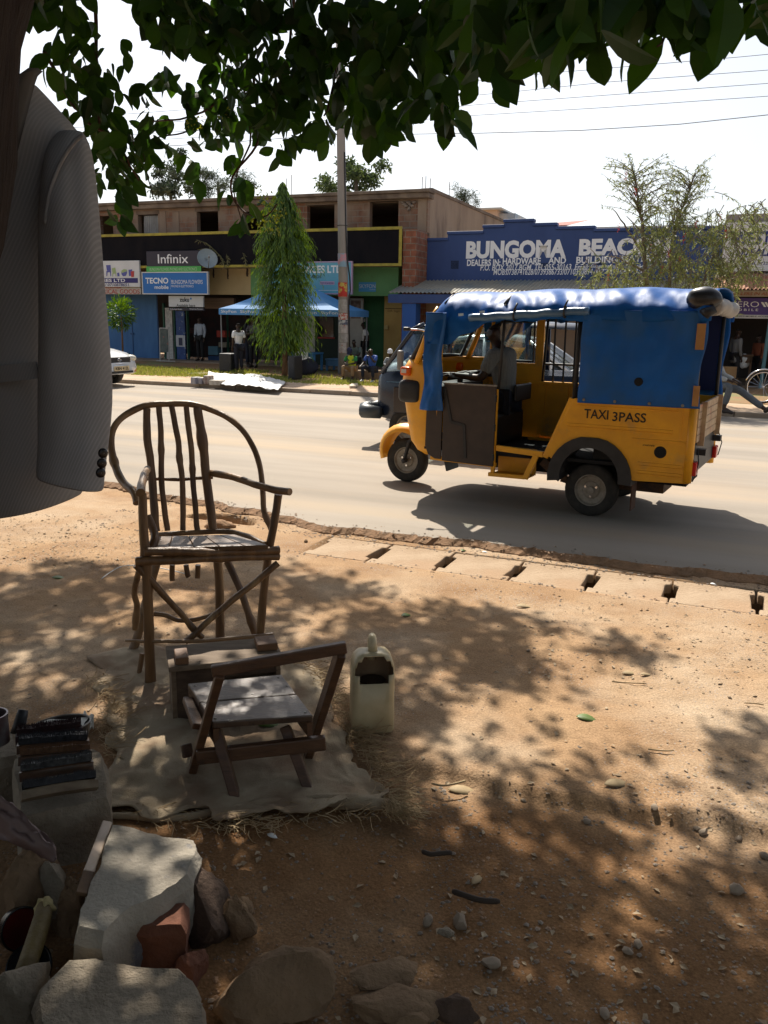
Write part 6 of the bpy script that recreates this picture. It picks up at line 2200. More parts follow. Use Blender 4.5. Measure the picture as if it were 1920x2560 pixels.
flet('Tel: 0722', s, ZR(1320, 402), ZR(1530, 432), VR + .1, mat('letter_blue', (.03, .04, .18)))
s = sign('cream board with faded red lettering under the rusty awning', ZR, (1060, 704), (1900, 776), VR - .02, mat('sign_cream', (.52, .47, .4), (.44, .38, .32), sc=3, rough=.7))
flet('DEALERS IN ALL', s, ZR(1130, 724), ZR(1560, 758), VR - .02, mat('faded_red', (.42, .17, .10), rough=.7), bold=.02, shear=.2)
PURP = mat('sign_purple', (.09, .05, .24), (.08, .045, .21), sc=2, rough=.45)
s = sign('purple phone sign reading FERO MOBILE above a white strip', ZR, (1052, 784), (1900, 1012), VR - .05, PURP)
flet('FERO', s, ZR(1155, 822), ZR(1432, 884), VR - .05, LW, bold=-.006)
m = MB()
for k, x in enumerate((1455, 1492, 1535)):
    q = [(x, 830), (x + 26, 830), (x + 58, 882), (x + 32, 882)]
    m.prism([uvz(FP(*ZR(*p), VR - .05)[0], VR - .056, FP(*ZR(*p), VR - .05)[1]) for p in q], -N * .003)
m.build('logo_bars', LW, s)
flet('MOBILE', s, ZR(1150, 898), ZR(1425, 926), VR - .05, LW, bold=.01, space=1.5)
m = MB(); fbox(m, ZR(1052, 962), ZR(1900, 1012), VR - .057, VR - .051); m.build('white_strip', SW, s)
flet('ELECTRONICS MOBILE ACCESSORIES', s, ZR(1060, 970), ZR(1640, 992), VR - .06, BLKL, bold=.01, shear=.1)

# ---------------------------------------------------------------- roofs and houses beyond
def far_roof(label, pts_front, v0, v1, hdrop, m, wallm, name='far_house'):
    (ua, za), (ub, zb) = FP(*Z3(*pts_front[0]), v0), FP(*Z3(*pts_front[1]), v0)
    t = thing(name, label, 'house', uvz((ua + ub) / 2, v0, 0))
    return t, ua, za, ub, zb
t, ua, za, ub, zb = far_roof('distant house with a red tiled roof behind the blue parapet', [(590, 335), (930, 335)], 44, 50, 1, None, None)
zr_ = FP(*Z3(900, 293), 47)[1]
MB().sbox(ua, ub + 3, 44.4, 50, 0, za - .02).build('wall', BEIGE, t)
RTIL = mat('red_roof', (.36, .13, .10), (.30, .10, .08), sc=3, rough=.8)
MB().prism([uvz(ua - 1, 44, za - .1), uvz(ub + 3.5, 44, za - .1), uvz(ub + 2, 47.5, zr_), uvz(ua + 6, 47.5, zr_)], UP * .12).build('roof', RTIL, t)
t, ua, za, ub, zb = far_roof('distant house with a blue-grey metal hip roof behind the blue parapet', [(706, 350), (1370, 335)], 38, 44, 1, None, None)
zr_ = FP(*Z3(985, 283), 41)[1]
ur_ = FP(*Z3(985, 283), 41)[0]
zl = FP(*Z3(710, 348), 38)[1]
MB().sbox(ua + .5, ub - .5, 38.5, 44, 0, zl - .02).build('wall', BEIGE, t)
MROOF = mat('blue_grey_roof', (.30, .37, .42), (.25, .31, .36), sc=.8, rough=.45, metal=.2, stretch=(9, 1, 1))
MB().loft([[uvz(ua, 37.8, zl), uvz(ub, 37.8, zl), uvz(ub, 44.2, zl), uvz(ua, 44.2, zl)], [uvz(ur_ - .4, 41, zr_), uvz(ur_ + 2.4, 41, zr_), uvz(ur_ + 2.4, 41.1, zr_), uvz(ur_ - .4, 41.1, zr_)]]).build('roof', MROOF, t)
MB().sbox(ua - .05, ub + .05, 37.72, 37.79, zl - .16, zl + .02).build('roof_edge', mat('gutter', (.5, .5, .48), rough=.6), t)
(ua, za), (ub, zb) = FP(*Z3(350, 256), 60), FP(*Z3(498, 320), 60)
t = thing('far_house', 'pale pink distant building with a small blue window beyond the brick side wall', 'house', uvz((ua + ub) / 2, 60, 0))
MB().sbox(ua - 2, ub - 1.0, 60, 66, 0, za - .12).build('wall', mat('pale_pink', (.55, .42, .34), rough=.9), t)
MB().sbox(ua - 2.4, ub - .6, 59.6, 66.4, za - .118, za).build('roof_edge', mat('gutter', (.5, .5, .48)), t)
um = FP(*Z3(473, 290), 60)[0]; ue = FP(*Z3(497, 290), 60)[0]
MB().sbox(ub - .998, ue + .2, 60.6, 66, 0, za - .3).build('blue_wing', mat('blue_glass_wall', (.14, .25, .40), (.5, .5, .5), sc=1, rough=.4), t)

# ---------------------------------------------------------------- tent
TENT = mat('tent_blue', (.10, .30, .62), (.08, .26, .56), sc=2, rough=.6)
vt0, vt1 = 22.9, 25.0
ut0 = FP(*Z1(945, 1160), vt0)[0]
ut1 = FP(*Z2(458, 1150), vt0)[0]
zv1 = FP(*Z1(950, 1140), vt0)[1]
zv0 = FP(*Z1(950, 1187), vt0)[1]
tt = thing('market_tent', 'light blue pop-up market tent with white lettering on its valance', 'tent', uvz((ut0 + ut1) / 2, 24, .1))
uc, vc = (ut0 + ut1) / 2, (vt0 + vt1) / 2
zp = zv1 + .95
rings = []
for k in range(6):
    t = k / 5
    zz_ = zv1 + (zp - zv1) * (t ** 1.25)
    a, b = ut0 + (uc - ut0) * t * .97, ut1 + (uc - ut1) * t * .97
    c_, d_ = vt0 + (vc - vt0) * t * .97, vt1 + (vc - vt1) * t * .97
    rings.append([uvz(a, c_, zz_), uvz((a + b) / 2, c_, zz_ - .05 * (1 - t)), uvz(b, c_, zz_), uvz(b, (c_ + d_) / 2, zz_ - .05 * (1 - t)), uvz(b, d_, zz_), uvz((a + b) / 2, d_, zz_), uvz(a, d_, zz_), uvz(a, (c_ + d_) / 2, zz_ - .05 * (1 - t))])
MB().loft(rings).build('canopy', TENT, tt, recalc=True)
va = MB()
va.sbox(ut0, ut1, vt0 - .012, vt0 - .002, zv0, zv1)
va.sbox(ut0, ut1, vt1 + .002, vt1 + .012, zv0, zv1)
va.sbox(ut0 - .012, ut0 - .002, vt0, vt1, zv0, zv1)
va.sbox(ut1 + .002, ut1 + .012, vt0, vt1, zv0, zv1)
va.build('valance', TENT, tt)
n_ = 6
for k in range(n_):
    w = (ut1 - ut0) / n_
    lettering('SkyFon', tt, uvz(ut0 + w * k + .08, vt0 - .016, zv0 + .03), D, UP, w * .80, (zv1 - zv0) * .62, LW, bold=.0)
for u in (ut0 + .04, ut1 - .04):
    for v in (vt0 + .04, vt1 - .04):
        MB().tube([uvz(u, v, .05), uvz(u, v, zv1)], .022, 6).build('leg', mat('tent_leg', (.22, .23, .25), rough=.5), tt)

# ---------------------------------------------------------------- things on the far verge
def fground(px, py, z=.1):
    q = gp(px, py, z)
    return q
SHEET = mat('white_plastic_sheet', (.72, .71, .68), (.60, .58, .55), sc=3, rough=.6, bump=.3, bsc=5)
cs = [gp(*Z1(865, 1640), .14), gp(*Z1(1330, 1668), .14), gp(*Z1(1465, 1712), .14), gp(*Z1(1400, 1770), .14), gp(*Z1(1000, 1738), .14), gp(*Z1(850, 1700), .14)]
def shf(s, t):
    top = cs[0].lerp(cs[1], s) if s < .8 else cs[0].lerp(cs[1], .8).lerp(cs[2], (s - .8) / .2)
    bot = cs[5].lerp(cs[4], s / .35) if s < .35 else cs[4].lerp(cs[3], (s - .35) / .65)
    p = top.lerp(bot, t)
    return p + UP * (.03 + .07 * noise.noise(p * 1.7) + .05 * abs(noise.noise(p * 4)) + .03 * noise.noise(p * 9))
tag(MB().grid(shf, 90, 40).build('white_sheet', SHEET, smooth=True, recalc=False, solid=.004), 'crumpled white plastic sheet spread over the far grass verge', 'sheet')
BK1 = mat('goods_box_a', (.42, .38, .36), (.20, .20, .26), sc=9, rough=.6)
BK2 = mat('goods_box_b', (.20, .10, .07), (.4, .36, .32), sc=9, rough=.6)
for a, b, m_, lab in (((725, 1668), (765, 1722), BK1, 'small grey goods box, leftmost on the far verge'), ((770, 1672), (812, 1722), BK1, 'small grey goods box next to the brown one on the verge'), ((822, 1656), (862, 1724), BK2, 'small brown goods box standing at the end of the white sheet'), ((866, 1690), (952, 1732), mat('goods_box_c', (.55, .5, .42), (.35, .3, .24), sc=9), 'low pale goods box lying against the white sheet')):
    q = gp(*Z1((a[0] + b[0]) / 2, b[1]), .12)
    v = q.dot(N)
    (u0, z1), (u1, z0) = FP(*Z1(*a), v), FP(*Z1(*b), v)
    o = MB().sbox(u0, u1, v, v + .25, z0, z1).build('goods_box', m_, bevel=.012)
    tag(o, lab, 'box', 'goods boxes beside the white sheet')
    lettering('SALE', o, uvz(u0, v, z0), D, UP, .1, .1, WHITE) if False else None
# speaker boxes
def speaker(label, z_, a, b, name='loudspeaker'):
    q = gp(*z_((a[0] + b[0]) / 2, b[1]), .12)
    v = q.dot(N)
    (u0, z1), (u1, z0) = FP(*z_(*a), v), FP(*z_(*b), v)
    t = thing(name, label, 'loudspeaker', uvz((u0 + u1) / 2, v + .2, z0))
    MB().sbox(u0, u1, v, v + .45, z0, z1).build('cabinet', BLACK, t, bevel=.03)
    m = MB()
    cu, cz = (u0 + u1) / 2, z0 + (z1 - z0) * .38
    for (zz_, r) in ((cz, (u1 - u0) * .36), (z0 + (z1 - z0) * .8, (u1 - u0) * .2)):
        ring = [uvz(cu + r * math.cos(k * PI / 10), v - .004, zz_ + r * math.sin(k * PI / 10)) for k in range(20)]
        m.prism(ring, N * .003)
    m.build('speaker_cone', mat('speaker_cone', (.035, .035, .038), rough=.7), t)
speaker('black loudspeaker standing on the ground by the boy in the white shirt', Z1, (942, 1484), (1038, 1628))
speaker('black loudspeaker standing just behind the drooping tree trunk', Z2, (58, 1505), (112, 1688))
# tables
def ftable(label, z_, a, b, v, m_, name='table', cat='table', cloth=None):
    (u0, z1), (u1, z0) = FP(*z_(*a), v), FP(*z_(*b), v)
    t = thing(name, label, cat, uvz((u0 + u1) / 2, v + .3, z0))
    MB().sbox(u0, u1, v, v + .6, z1 - .05, z1).build('table_top', m_, t, bevel=.01)
    for u in (u0 + .05, u1 - .05):
        for vv_ in (v + .05, v + .55):
            MB().sbox(u - .03, u + .03, vv_ - .03, vv_ + .03, z0, z1 - .051).build('leg', m_, t)
    MB().sbox(u0 + .03, u1 - .03, v + .02, v + .04, z1 - .22, z1 - .051).build('apron', m_, t)
    return t, u0, u1, z0, z1
TBL = mat('table_blue', (.05, .20, .42), rough=.6)
t, u0, u1, z0, z1 = ftable('blue table under a white cloth behind the drooping tree', Z2, (85, 1475), (268, 1622), 23.2, TBL)
def clf(s, k):
    return uvz(u0 + .1 + (u1 - u0) * .62 * s, 23.2 - .03 + .35 * max(0, .35 - k) / .35 * 1.0 - .01 * math.sin(s * 14), z1 + .012 - max(0, k - .35) * 1.05 * (1 + .15 * math.sin(s * 5)))
tag(MB().grid(clf, 24, 16).build('white_cloth', SHEET, smooth=True, recalc=False, solid=.004), 'white cloth hanging over the blue table', 'cloth')
m = MB()
q = gp(*Z2(200, 1648), .12)
rockmesh(m, q + UP * .22, (.36, .22, .26), 4, .25, 3, 3)
tag(m.build('dark_bag', mat('dark_bag', (.014, .015, .028), rough=.7), smooth=True), 'dark stuffed bag on the ground below the blue table', 'bag')
ftable('small light blue bench beside the postered pole', Z2, (345, 1525), (470, 1628), 23.9, mat('bench_blue', (.10, .22, .40), rough=.7), 'bench', 'bench')
q = gp(*ZP(700, 1572), .12)
m = MB()
m.prism([gp(*ZP(*p), .12) for p in ((605, 1558), (650, 1530), (785, 1525), (790, 1550), (740, 1580), (620, 1582))], (0, 0, .06))
tag(m.build('flat_stone', mat('pale_flat_stone', (.55, .47, .36), (.42, .34, .25), sc=6), bevel=.02), 'flat pale stone on the grass in front of the seated men', 'stone')
# sandwich board
(u0, z1), (u1, z0) = FP(*Z1(482, 1292), 24.9), FP(*Z1(562, 1550), 24.9)
t = thing('display_board', 'white framed poster stand in front of the blue shutter', 'display board', uvz((u0 + u1) / 2, 24.9, z0))
m = MB()
for u in (u0, u1):
    m.tube([uvz(u, 24.9, z0), uvz(u, 24.95, z1)], .02, 6)
m.tube([uvz(u0, 24.95, z1), uvz(u1, 24.95, z1)], .02, 6)
m.tube([uvz(u0 - .15, 24.9, z0 + .02), uvz(u1 + .25, 24.9, z0 + .02)], .02, 6)
m.build('stand', GREYW, t)
zz_ = FP(*Z1(520, 1475), 24.9)[1]
MB().sbox(u0 + .03, u1 - .03, 24.92, 24.94, zz_, z1 - .03).build('poster', mat('poster_dark', (.12, .14, .13), (.06, .08, .08), sc=6, rough=.5, c3=(.4, .09, .08), sc3=4, lo3=.6, hi3=.63), t)

# ---------------------------------------------------------------- utility pole, cable and wires
POLE = mat('pole_concrete', (.34, .31, .28), (.27, .245, .22), sc=2.5, rough=.9, bump=.15, bsc=40, stretch=(1, 1, .4))
vP = 22.6
ub_, zb_ = FP(862, 940, vP)
pb_ = uvz(ub_, vP, 0.0)
ut_, zt_ = FP(851, 250, vP)
dirp = (uvz(ut_, vP, zt_) - uvz(ub_, vP, zb_)) / (zt_ - zb_)
pp = thing('utility_pole', 'tall grey concrete utility pole covered with torn posters', 'utility pole', pb_)
def pole_at(z):
    return uvz(ub_, vP, zb_) + dirp * (z - zb_)
MB().tube([pole_at(-.1), pole_at(3), pole_at(6), pole_at(9.5)], [.16, .138, .122, .105], 20).build('pole', POLE, pp, smooth=True)
def prad(z):
    return .16 + (.105 - .16) * (z + .1) / 9.6 + .004
def poster(py0, py1, m_, a0=-1.2, a1=1.2, lift=0.0):
    z1 = FP(860, py0, vP)[1]; z0 = FP(860, py1, vP)[1]
    tc_ = math.atan2(-N.y, -N.x)
    def f(s, t):
        z = z0 + (z1 - z0) * t
        a = tc_ + a0 + (a1 - a0) * s
        r = prad(z) + .004 + lift + .004 * noise.noise(V((s * 4, t * 4, py0)))
        return pole_at(z) + V((math.cos(a), math.sin(a), 0)) * r
    return MB().grid(f, 10, 6).build('poster', m_, pp, smooth=True, recalc=False)
PO1 = mat('poster_pink', (.55, .28, .33), (.25, .38, .48), sc=5, rough=.7, lo=.45, hi=.55)
PO2 = mat('poster_red', (.50, .04, .03), (.55, .42, .10), sc=6, rough=.7, lo=.55, hi=.6)
PO3 = mat('poster_mixed', (.55, .50, .47), (.35, .30, .28), sc=12, rough=.8, c3=(.42, .16, .13), sc3=7, lo3=.6, hi3=.62)
PO4 = mat('poster_grey', (.44, .41, .38), (.30, .27, .25), sc=14, rough=.8)
PO5 = mat('poster_red_white', (.46, .10, .07), (.6, .56, .52), sc=14, rough=.7, lo=.5, hi=.54)
poster(*[Z2(0, y)[1] for y in (718, 822)], PO1)
poster(*[Z2(0, y)[1] for y in (942, 1050)], PO2)
poster(*[Z2(0, y)[1] for y in (1072, 1172)], PO4, -1.3, 1.2)
poster(*[Z2(0, y)[1] for y in (1178, 1226)], PO5)
poster(*[Z2(0, y)[1] for y in (1228, 1265)], mat('poster_ink', (.5, .5, .5), (.10, .11, .16), sc=9, lo=.45, hi=.5))
poster(*[Z2(0, y)[1] for y in (1268, 1330)], PO3)
poster(*[Z2(0, y)[1] for y in (1334, 1400)], PO4, -1.1, 1.3)
poster(*[Z2(0, y)[1] for y in (1404, 1480)], PO3, -1.0, .8)
bm_ = MB()
for z in (FP(*Z2(470, 505), vP)[1],):
    c = pole_at(z)
    bm_.tube([c + V((math.cos(a), math.sin(a), 0)) * (prad(z) + .003) for a in [2 * PI * k / 20 for k in range(20)]], .008, 5, closed=True)
bm_.build('band', DARK, pp)
cpts = [(497, -60), (500, 200), (505, 500), (515, 740), (535, 900), (540, 1000), (528, 1080), (532, 1300), (536, 1480)]
cq = []
for p in cpts:
    a = FP(*Z2(*p), vP - .05)
    cq.append(uvz(a[0], vP - .05, a[1]))
MB().tube(cq, .022, 6).build('cable', BLACK, pp, smooth=True)
ZW = zoomer(900, 0, 1.6265)
for i, pts in enumerate(([(-85, 545), (160, 546), (500, 541), (900, 530), (1300, 505), (1659, 467), (2300, 380)], [(-90, 515), (450, 470), (1000, 437), (1659, 391), (2300, 330)], [(-90, 485), (480, 425), (1000, 387), (1659, 339), (2300, 280)], [(-90, 440), (640, 371), (1000, 334), (1659, 285), (2300, 225)], [(-90, 390), (740, 300), (1540, 232), (2300, 160)])):
    q = []
    for p in pts:
        a = FP(*ZW(*p), vP)
        q.append(uvz(a[0], vP, a[1]))
    q = [pole_at(q[0].z)] + q[1:]
    left = []
    for k in range(1, 6):
        left.append(q[0] + D * (-4.0 * k) + UP * (-.15 * math.sin(k / 6 * PI) * 3 + .22 * k))
    w = MB().tube(list(reversed(left)) + q, .0075 if i else .011, 5)
    tag(w.build('overhead_wire', mat('wire_grey', (.30, .33, .38), rough=.6), smooth=True), 'thin overhead wire crossing the sky, ' + ['lowest', 'second from the bottom', 'middle', 'second from the top', 'topmost'][i] + ' of the five', 'wire', 'overhead wires at the utility pole')

# ---------------------------------------------------------------- bicycle at the right edge
BIKE = mat('bike_black', (.02, .02, .022), rough=.4)
fc = gp(*ZR(1432, 1900), .11)
vb = fc.dot(N); ubk = fc.dot(D) + .05
bk = thing('bicycle', 'black upright bicycle cut by the right edge of the picture', 'bicycle', uvz(ubk + .55, vb, .11))
def bp(x, z, off=0):
    return uvz(ubk + x, vb + off, .11 + z)
def bwheel(x):
    R_ = .335
    m = MB().tube([bp(x + R_ * math.cos(a), R_ + R_ * math.sin(a) - .0) for a in [2 * PI * k / 36 for k in range(36)]], .018, 8, closed=True)
    w = m.build('wheel', TYRE, bk, smooth=True)
    m = MB().tube([bp(x + (R_ - .025) * math.cos(a), R_ + (R_ - .025) * math.sin(a)) for a in [2 * PI * k / 36 for k in range(36)]], .011, 6, closed=True)
    m.build('rim', CHROME, w, smooth=True)
    m = MB()
    for k in range(18):
        a = 2 * PI * k / 18
        m.tube([bp(x, R_, .02 * (-1) ** k), bp(x + (R_ - .025) * math.cos(a), R_ + (R_ - .025) * math.sin(a))], .002, 3)
    m.build('spokes', CHROME, w)
    m = MB().tube([bp(x + (R_ + .035) * math.cos(a), R_ + (R_ + .035) * math.sin(a)) for a in [R(20 + 10 * k) for k in range(15)]], .016, 6)
    m.build('mudguard', CHROME if x == 0 else BIKE, bk, smooth=True)
bwheel(0); bwheel(1.08)
m = MB()
for a, b in (((.18, .86), (.24, .70)), ((.24, .72), (.60, .30)), ((.20, .82), (.72, .80)), ((.60, .30), (.75, .84)), ((.60, .30), (1.08, .335)), ((.73, .76), (1.08, .335))):
    m.tube([bp(*a), bp(*b)], .016, 8)
m.tube([bp(.24, .70), bp(.12, .40), bp(0, .335)], .013, 8)
m.build('frame', BIKE, bk, smooth=True)
m = MB(); m.tube([bp(.16, .92, -.28), bp(.08, .95, -.22), bp(.17, .96, 0), bp(.08, .95, .22), bp(.16, .92, .28)], .012, 8); m.build('handlebar', CHROME, bk, smooth=True)
m = MB(); rockmesh(m, bp(.80, .90), (.14, .09, .05), 2, .1, 2, 2, TH); m.build('saddle', BIKE, bk, smooth=True)
m = MB(); m.tube([bp(.60, .30, -.08), bp(.60, .30, .08)], .03, 8); m.tube([bp(.60, .30, -.09), bp(.52, .16, -.09)], .012, 6); m.tube([bp(.60, .30, .09), bp(.68, .44, .09)], .012, 6); m.box(tuple(bp(.50, .14, -.15) - V((.04, .04, .01))), tuple(bp(.50, .14, -.15) + V((.04, .04, .012)))); m.build('crank', STEEL, bk, smooth=False)

# cartons inside the right-hand shop
CART = mat('carton', (.36, .22, .10), (.30, .17, .08), sc=4, rough=.85)
for a, b, v, lab in (((1012, 1515), (1190, 1642), 24.3, 'brown cardboard carton on top at the shop front, right of the taxi'), ((1030, 1645), (1200, 1740), 24.35, 'brown cardboard carton underneath at the shop front, right of the taxi')):
    (u0, z1), (u1, z0) = FP(*ZR(*a), v), FP(*ZR(*b), v)
    tag(MB().sbox(u0, u1, v, v + .5, z0, z1).build('carton', CART, bevel=.01), lab, 'carton', 'cartons at the shop front')
t, u0, u1, z0, z1 = ftable('dark table with goods inside the right-hand shop', ZR, (1190, 1385), (1340, 1720), 25.2, mat('dark_table', (.12, .07, .04), rough=.7))
m = MB()
u, z = FP(*ZR(1280, 1450), 25.1)
rockmesh(m, uvz(u, 25.3, z), (.14, .1, .22), 3, .3, 3, 4)
tag(m.build('plastic_bag', WHITE, smooth=True), 'white plastic bag hanging over the dark shop table', 'bag')
# ---------------------------------------------------------------- the shade tree overhead
BARK = mat('dark_bark', (.035, .022, .015), (.016, .010, .008), sc=5, rough=.95, bump=.9, bsc=14, stretch=(3, 3, .5))
LEAF1 = leafmat('broad_leaf', (.012, .036, .011), (.034, .092, .017), trans=.44, rough=.5)
st_t = thing('shade_tree', 'big broad-leaved shade tree with its trunk at the left edge and branches overhead', 'tree', (-1.02, 1.42, 0))
tp = [V((-1.11, 1.25, -.1)), V((-1.03, 1.25, .5)), V((-.93, 1.25, 1.0)), V((-.88, 1.25, 1.5)), V((-.748, 1.25, 2.05)), V((-.66, 1.27, 2.5)), V((-.56, 1.32, 3.1)), V((-.55, 1.5, 3.8))]
tr = [.30, .26, .24, .225, .22, .215, .20, .17]
tb = MB().tube(wob(tp, .02, 6, 2), [tr[min(7, int(i / 6))] * (1 - (i % 6) / 6) + tr[min(7, int(i / 6) + 1)] * ((i % 6) / 6) for i in range(43)], 36)
tb.v = [q + (q - V((-1.06 + .17 * q.z, 1.25, q.z))).normalized() * (.025 * noise.noise(V((q.x * 9, q.y * 9, q.z * 1.5))) + .012 * noise.noise(V((q.x * 26, q.y * 26, q.z * 4)))) for q in tb.v]
tb.build('trunk', BARK, st_t, smooth=True)
lim = MB()
for pts, r in (([(-.87, 1.55, 3.5), (-.4, 2.6, 4.4), (.1, 4.0, 5.0), (.6, 5.8, 5.6), (.9, 7.6, 6.0)], (.13, .03)), ([(-.9, 1.5, 3.2), (-1.5, 2.6, 4.0), (-2.2, 4.0, 4.8), (-2.8, 6.0, 5.4), (-3.0, 8.0, 5.8)], (.12, .03)), ([(-.85, 1.6, 3.7), (-.2, 1.2, 4.6), (.8, .2, 5.2), (1.6, -1.5, 5.6)], (.11, .03)), ([(-1.0, 1.4, 3.4), (-2.2, .8, 4.3), (-3.6, 0, 5.0), (-5, -.8, 5.3)], (.11, .03)), ([(-.4, 2.6, 4.4), (-.6, 4.2, 5.1), (-.9, 6.0, 5.6), (-.8, 8.5, 6.2)], (.07, .02)), ([(-.5, 2.3, 4.2), (.5, 2.6, 3.9), (1.3, 2.5, 3.4), (1.9, 2.5, 3.1)], (.05, .012)), ([(-.7, 2.0, 3.9), (-1.0, 3.2, 3.7), (-1.1, 4.0, 3.4), (-1.0, 4.4, 3.15)], (.05, .012))):
    w = wob([V(q) for q in pts], .05, 6, 4)
    lim.tube(w, [r[0] + (r[1] - r[0]) * i / (len(w) - 1) for i in range(len(w))], 10)
lim.build('limbs', BARK, st_t, smooth=True)
ZD = zoomer(0, 0, 1 / 1.1573)
cr = MB()
tw_ = MB()
def hang(p, ln, hi=True, w=.63):
    d = V((uni(-.75, .75), uni(-.75, .75), -1 + uni(0, .75)))
    n = V((uni(-1, 1), uni(-1, .4), uni(-.3, .5)))
    leaf(cr, p, d, n, ln, ln * w * uni(.85, 1.1), uni(.1, .4), uni(.05, .3), hi)
#    x, y, rx, ry, depth, n   (display pixels of the 1659-wide photograph)
CL = [(120, 30, 45, 60, 3.6, 26), (165, 90, 40, 45, 4.0, 22), (130, 150, 35, 40, 4.0, 18), (185, 180, 40, 45, 4.3, 22), (215, 250, 35, 45, 4.3, 20), (165, 240, 30, 40, 4.2, 14), (250, 320, 40, 45, 4.4, 24), (235, 390, 30, 45, 4.4, 18), (275, 400, 35, 50, 4.5, 22), (250, 470, 22, 40, 4.4, 9), (310, 365, 35, 45, 4.5, 18), (225, 330, 25, 40, 4.3, 14), (300, 300, 40, 35, 4.6, 12), (335, 270, 30, 30, 4.6, 8), (290, 225, 35, 30, 4.6, 8), (350, 185, 22, 25, 4.5, 8), (240, 140, 40, 40, 4.3, 8), (400, 215, 40, 30, 4.8, 7), (380, 330, 40, 25, 4.8, 6), (430, 400, 18, 22, 4.6, 7), (410, 370, 14, 14, 4.7, 3),
      (330, 30, 35, 45, 3.6, 24), (390, 50, 45, 50, 3.6, 34), (375, 100, 45, 25, 3.6, 14), (420, 110, 20, 30, 3.4, 8), (455, 70, 45, 60, 3.8, 34), (500, 40, 45, 45, 4.2, 30), (480, 150, 35, 40, 4.4, 18), (450, 260, 50, 40, 4.8, 26), (480, 300, 45, 45, 4.8, 28), (510, 220, 30, 50, 4.5, 18), (440, 215, 28, 25, 4.7, 6), (540, 120, 45, 60, 4.2, 34), (545, 260, 30, 50, 4.5, 18), (570, 190, 40, 45, 4.2, 26), (590, 60, 50, 55, 4.0, 36), (600, 250, 35, 45, 4.3, 22), (590, 310, 32, 35, 4.4, 14), (610, 350, 14, 22, 4.3, 5), (640, 140, 45, 60, 4.0, 36), (640, 230, 40, 55, 4.2, 28), (650, 300, 28, 35, 4.3, 12), (690, 60, 50, 55, 3.8, 36), (700, 180, 45, 60, 3.9, 34), (690, 270, 35, 45, 4.0, 20), (700, 320, 25, 22, 4.0, 8), (745, 120, 45, 60, 3.8, 34), (760, 230, 40, 45, 3.8, 22), (755, 290, 18, 22, 3.7, 6), (800, 60, 50, 50, 3.6, 34), (800, 160, 45, 55, 3.6, 30), (790, 250, 30, 40, 3.5, 14), (800, 310, 26, 32, 3.3, 9), (830, 290, 22, 30, 3.4, 7), (850, 110, 45, 55, 3.5, 30), (860, 200, 40, 45, 3.4, 20), (870, 270, 22, 40, 3.3, 8), (905, 60, 50, 55, 3.3, 32), (910, 150, 45, 50, 3.3, 26), (910, 240, 25, 45, 3.1, 10), (955, 100, 45, 60, 3.2, 28), (955, 200, 30, 45, 3.1, 14), (960, 280, 25, 35, 3.0, 8), (975, 240, 20, 35, 3.0, 7), (1000, 50, 45, 50, 3.0, 26), (1005, 150, 40, 45, 3.0, 16), (1030, 190, 35, 30, 3.0, 8), (1068, 225, 8, 10, 2.9, 2), (1045, 100, 40, 45, 2.7, 16),
      (1085, 40, 45, 45, 2.4, 18), (1040, 70, 25, 50, 1.9, 5), (1120, 100, 40, 45, 2.4, 12), (1090, 170, 30, 22, 2.3, 6), (1150, 40, 45, 45, 2.1, 16), (1170, 110, 35, 30, 2.0, 7), (1155, 170, 25, 16, 2.1, 4), (1210, 60, 45, 45, 1.9, 13), (1230, 125, 30, 25, 1.8, 5), (1270, 50, 45, 45, 1.9, 12), (1275, 140, 28, 28, 1.8, 6), (1330, 40, 45, 40, 1.9, 11), (1330, 95, 30, 25, 1.9, 5), (1375, 100, 22, 22, 1.8, 4), (1395, 40, 45, 40, 1.9, 11), (1430, 115, 28, 30, 1.8, 5), (1450, 50, 40, 40, 1.8, 10), (1510, 30, 40, 45, 1.8, 9), (1515, 110, 14, 20, 1.9, 2), (1555, 90, 25, 25, 1.8, 4), (1610, 20, 50, 25, 2.0, 9), (1640, 90, 22, 28, 1.8, 4), (1590, 60, 25, 14, 2.4, 4),
      (505, 375, 15, 20, 4.6, 4), (530, 440, 16, 30, 4.6, 6), (525, 500, 10, 14, 4.6, 4), (495, 440, 8, 20, 4.6, 2), (560, 460, 20, 20, 4.6, 4)]
for x, y, rx, ry, Y, n in CL:
    base = .102 if Y > 2.7 else .108
    n = int(n * (.95 if x < 1000 else .70) + .5)
    rx, ry = rx * 1.06, ry * 1.06
    for k in range(n):
        a, r = uni(0, 2 * PI), math.sqrt(rnd())
        Yk = Y + uni(-.35, .35) * (1 if Y > 2.7 else .5)
        q = P(*ZD(x + rx * r * math.cos(a), y - 14 * (2.6 / Y) + ry * r * math.sin(a)), Yk)
        hang(q + UP * .04, base * uni(.75, 1.2), True)
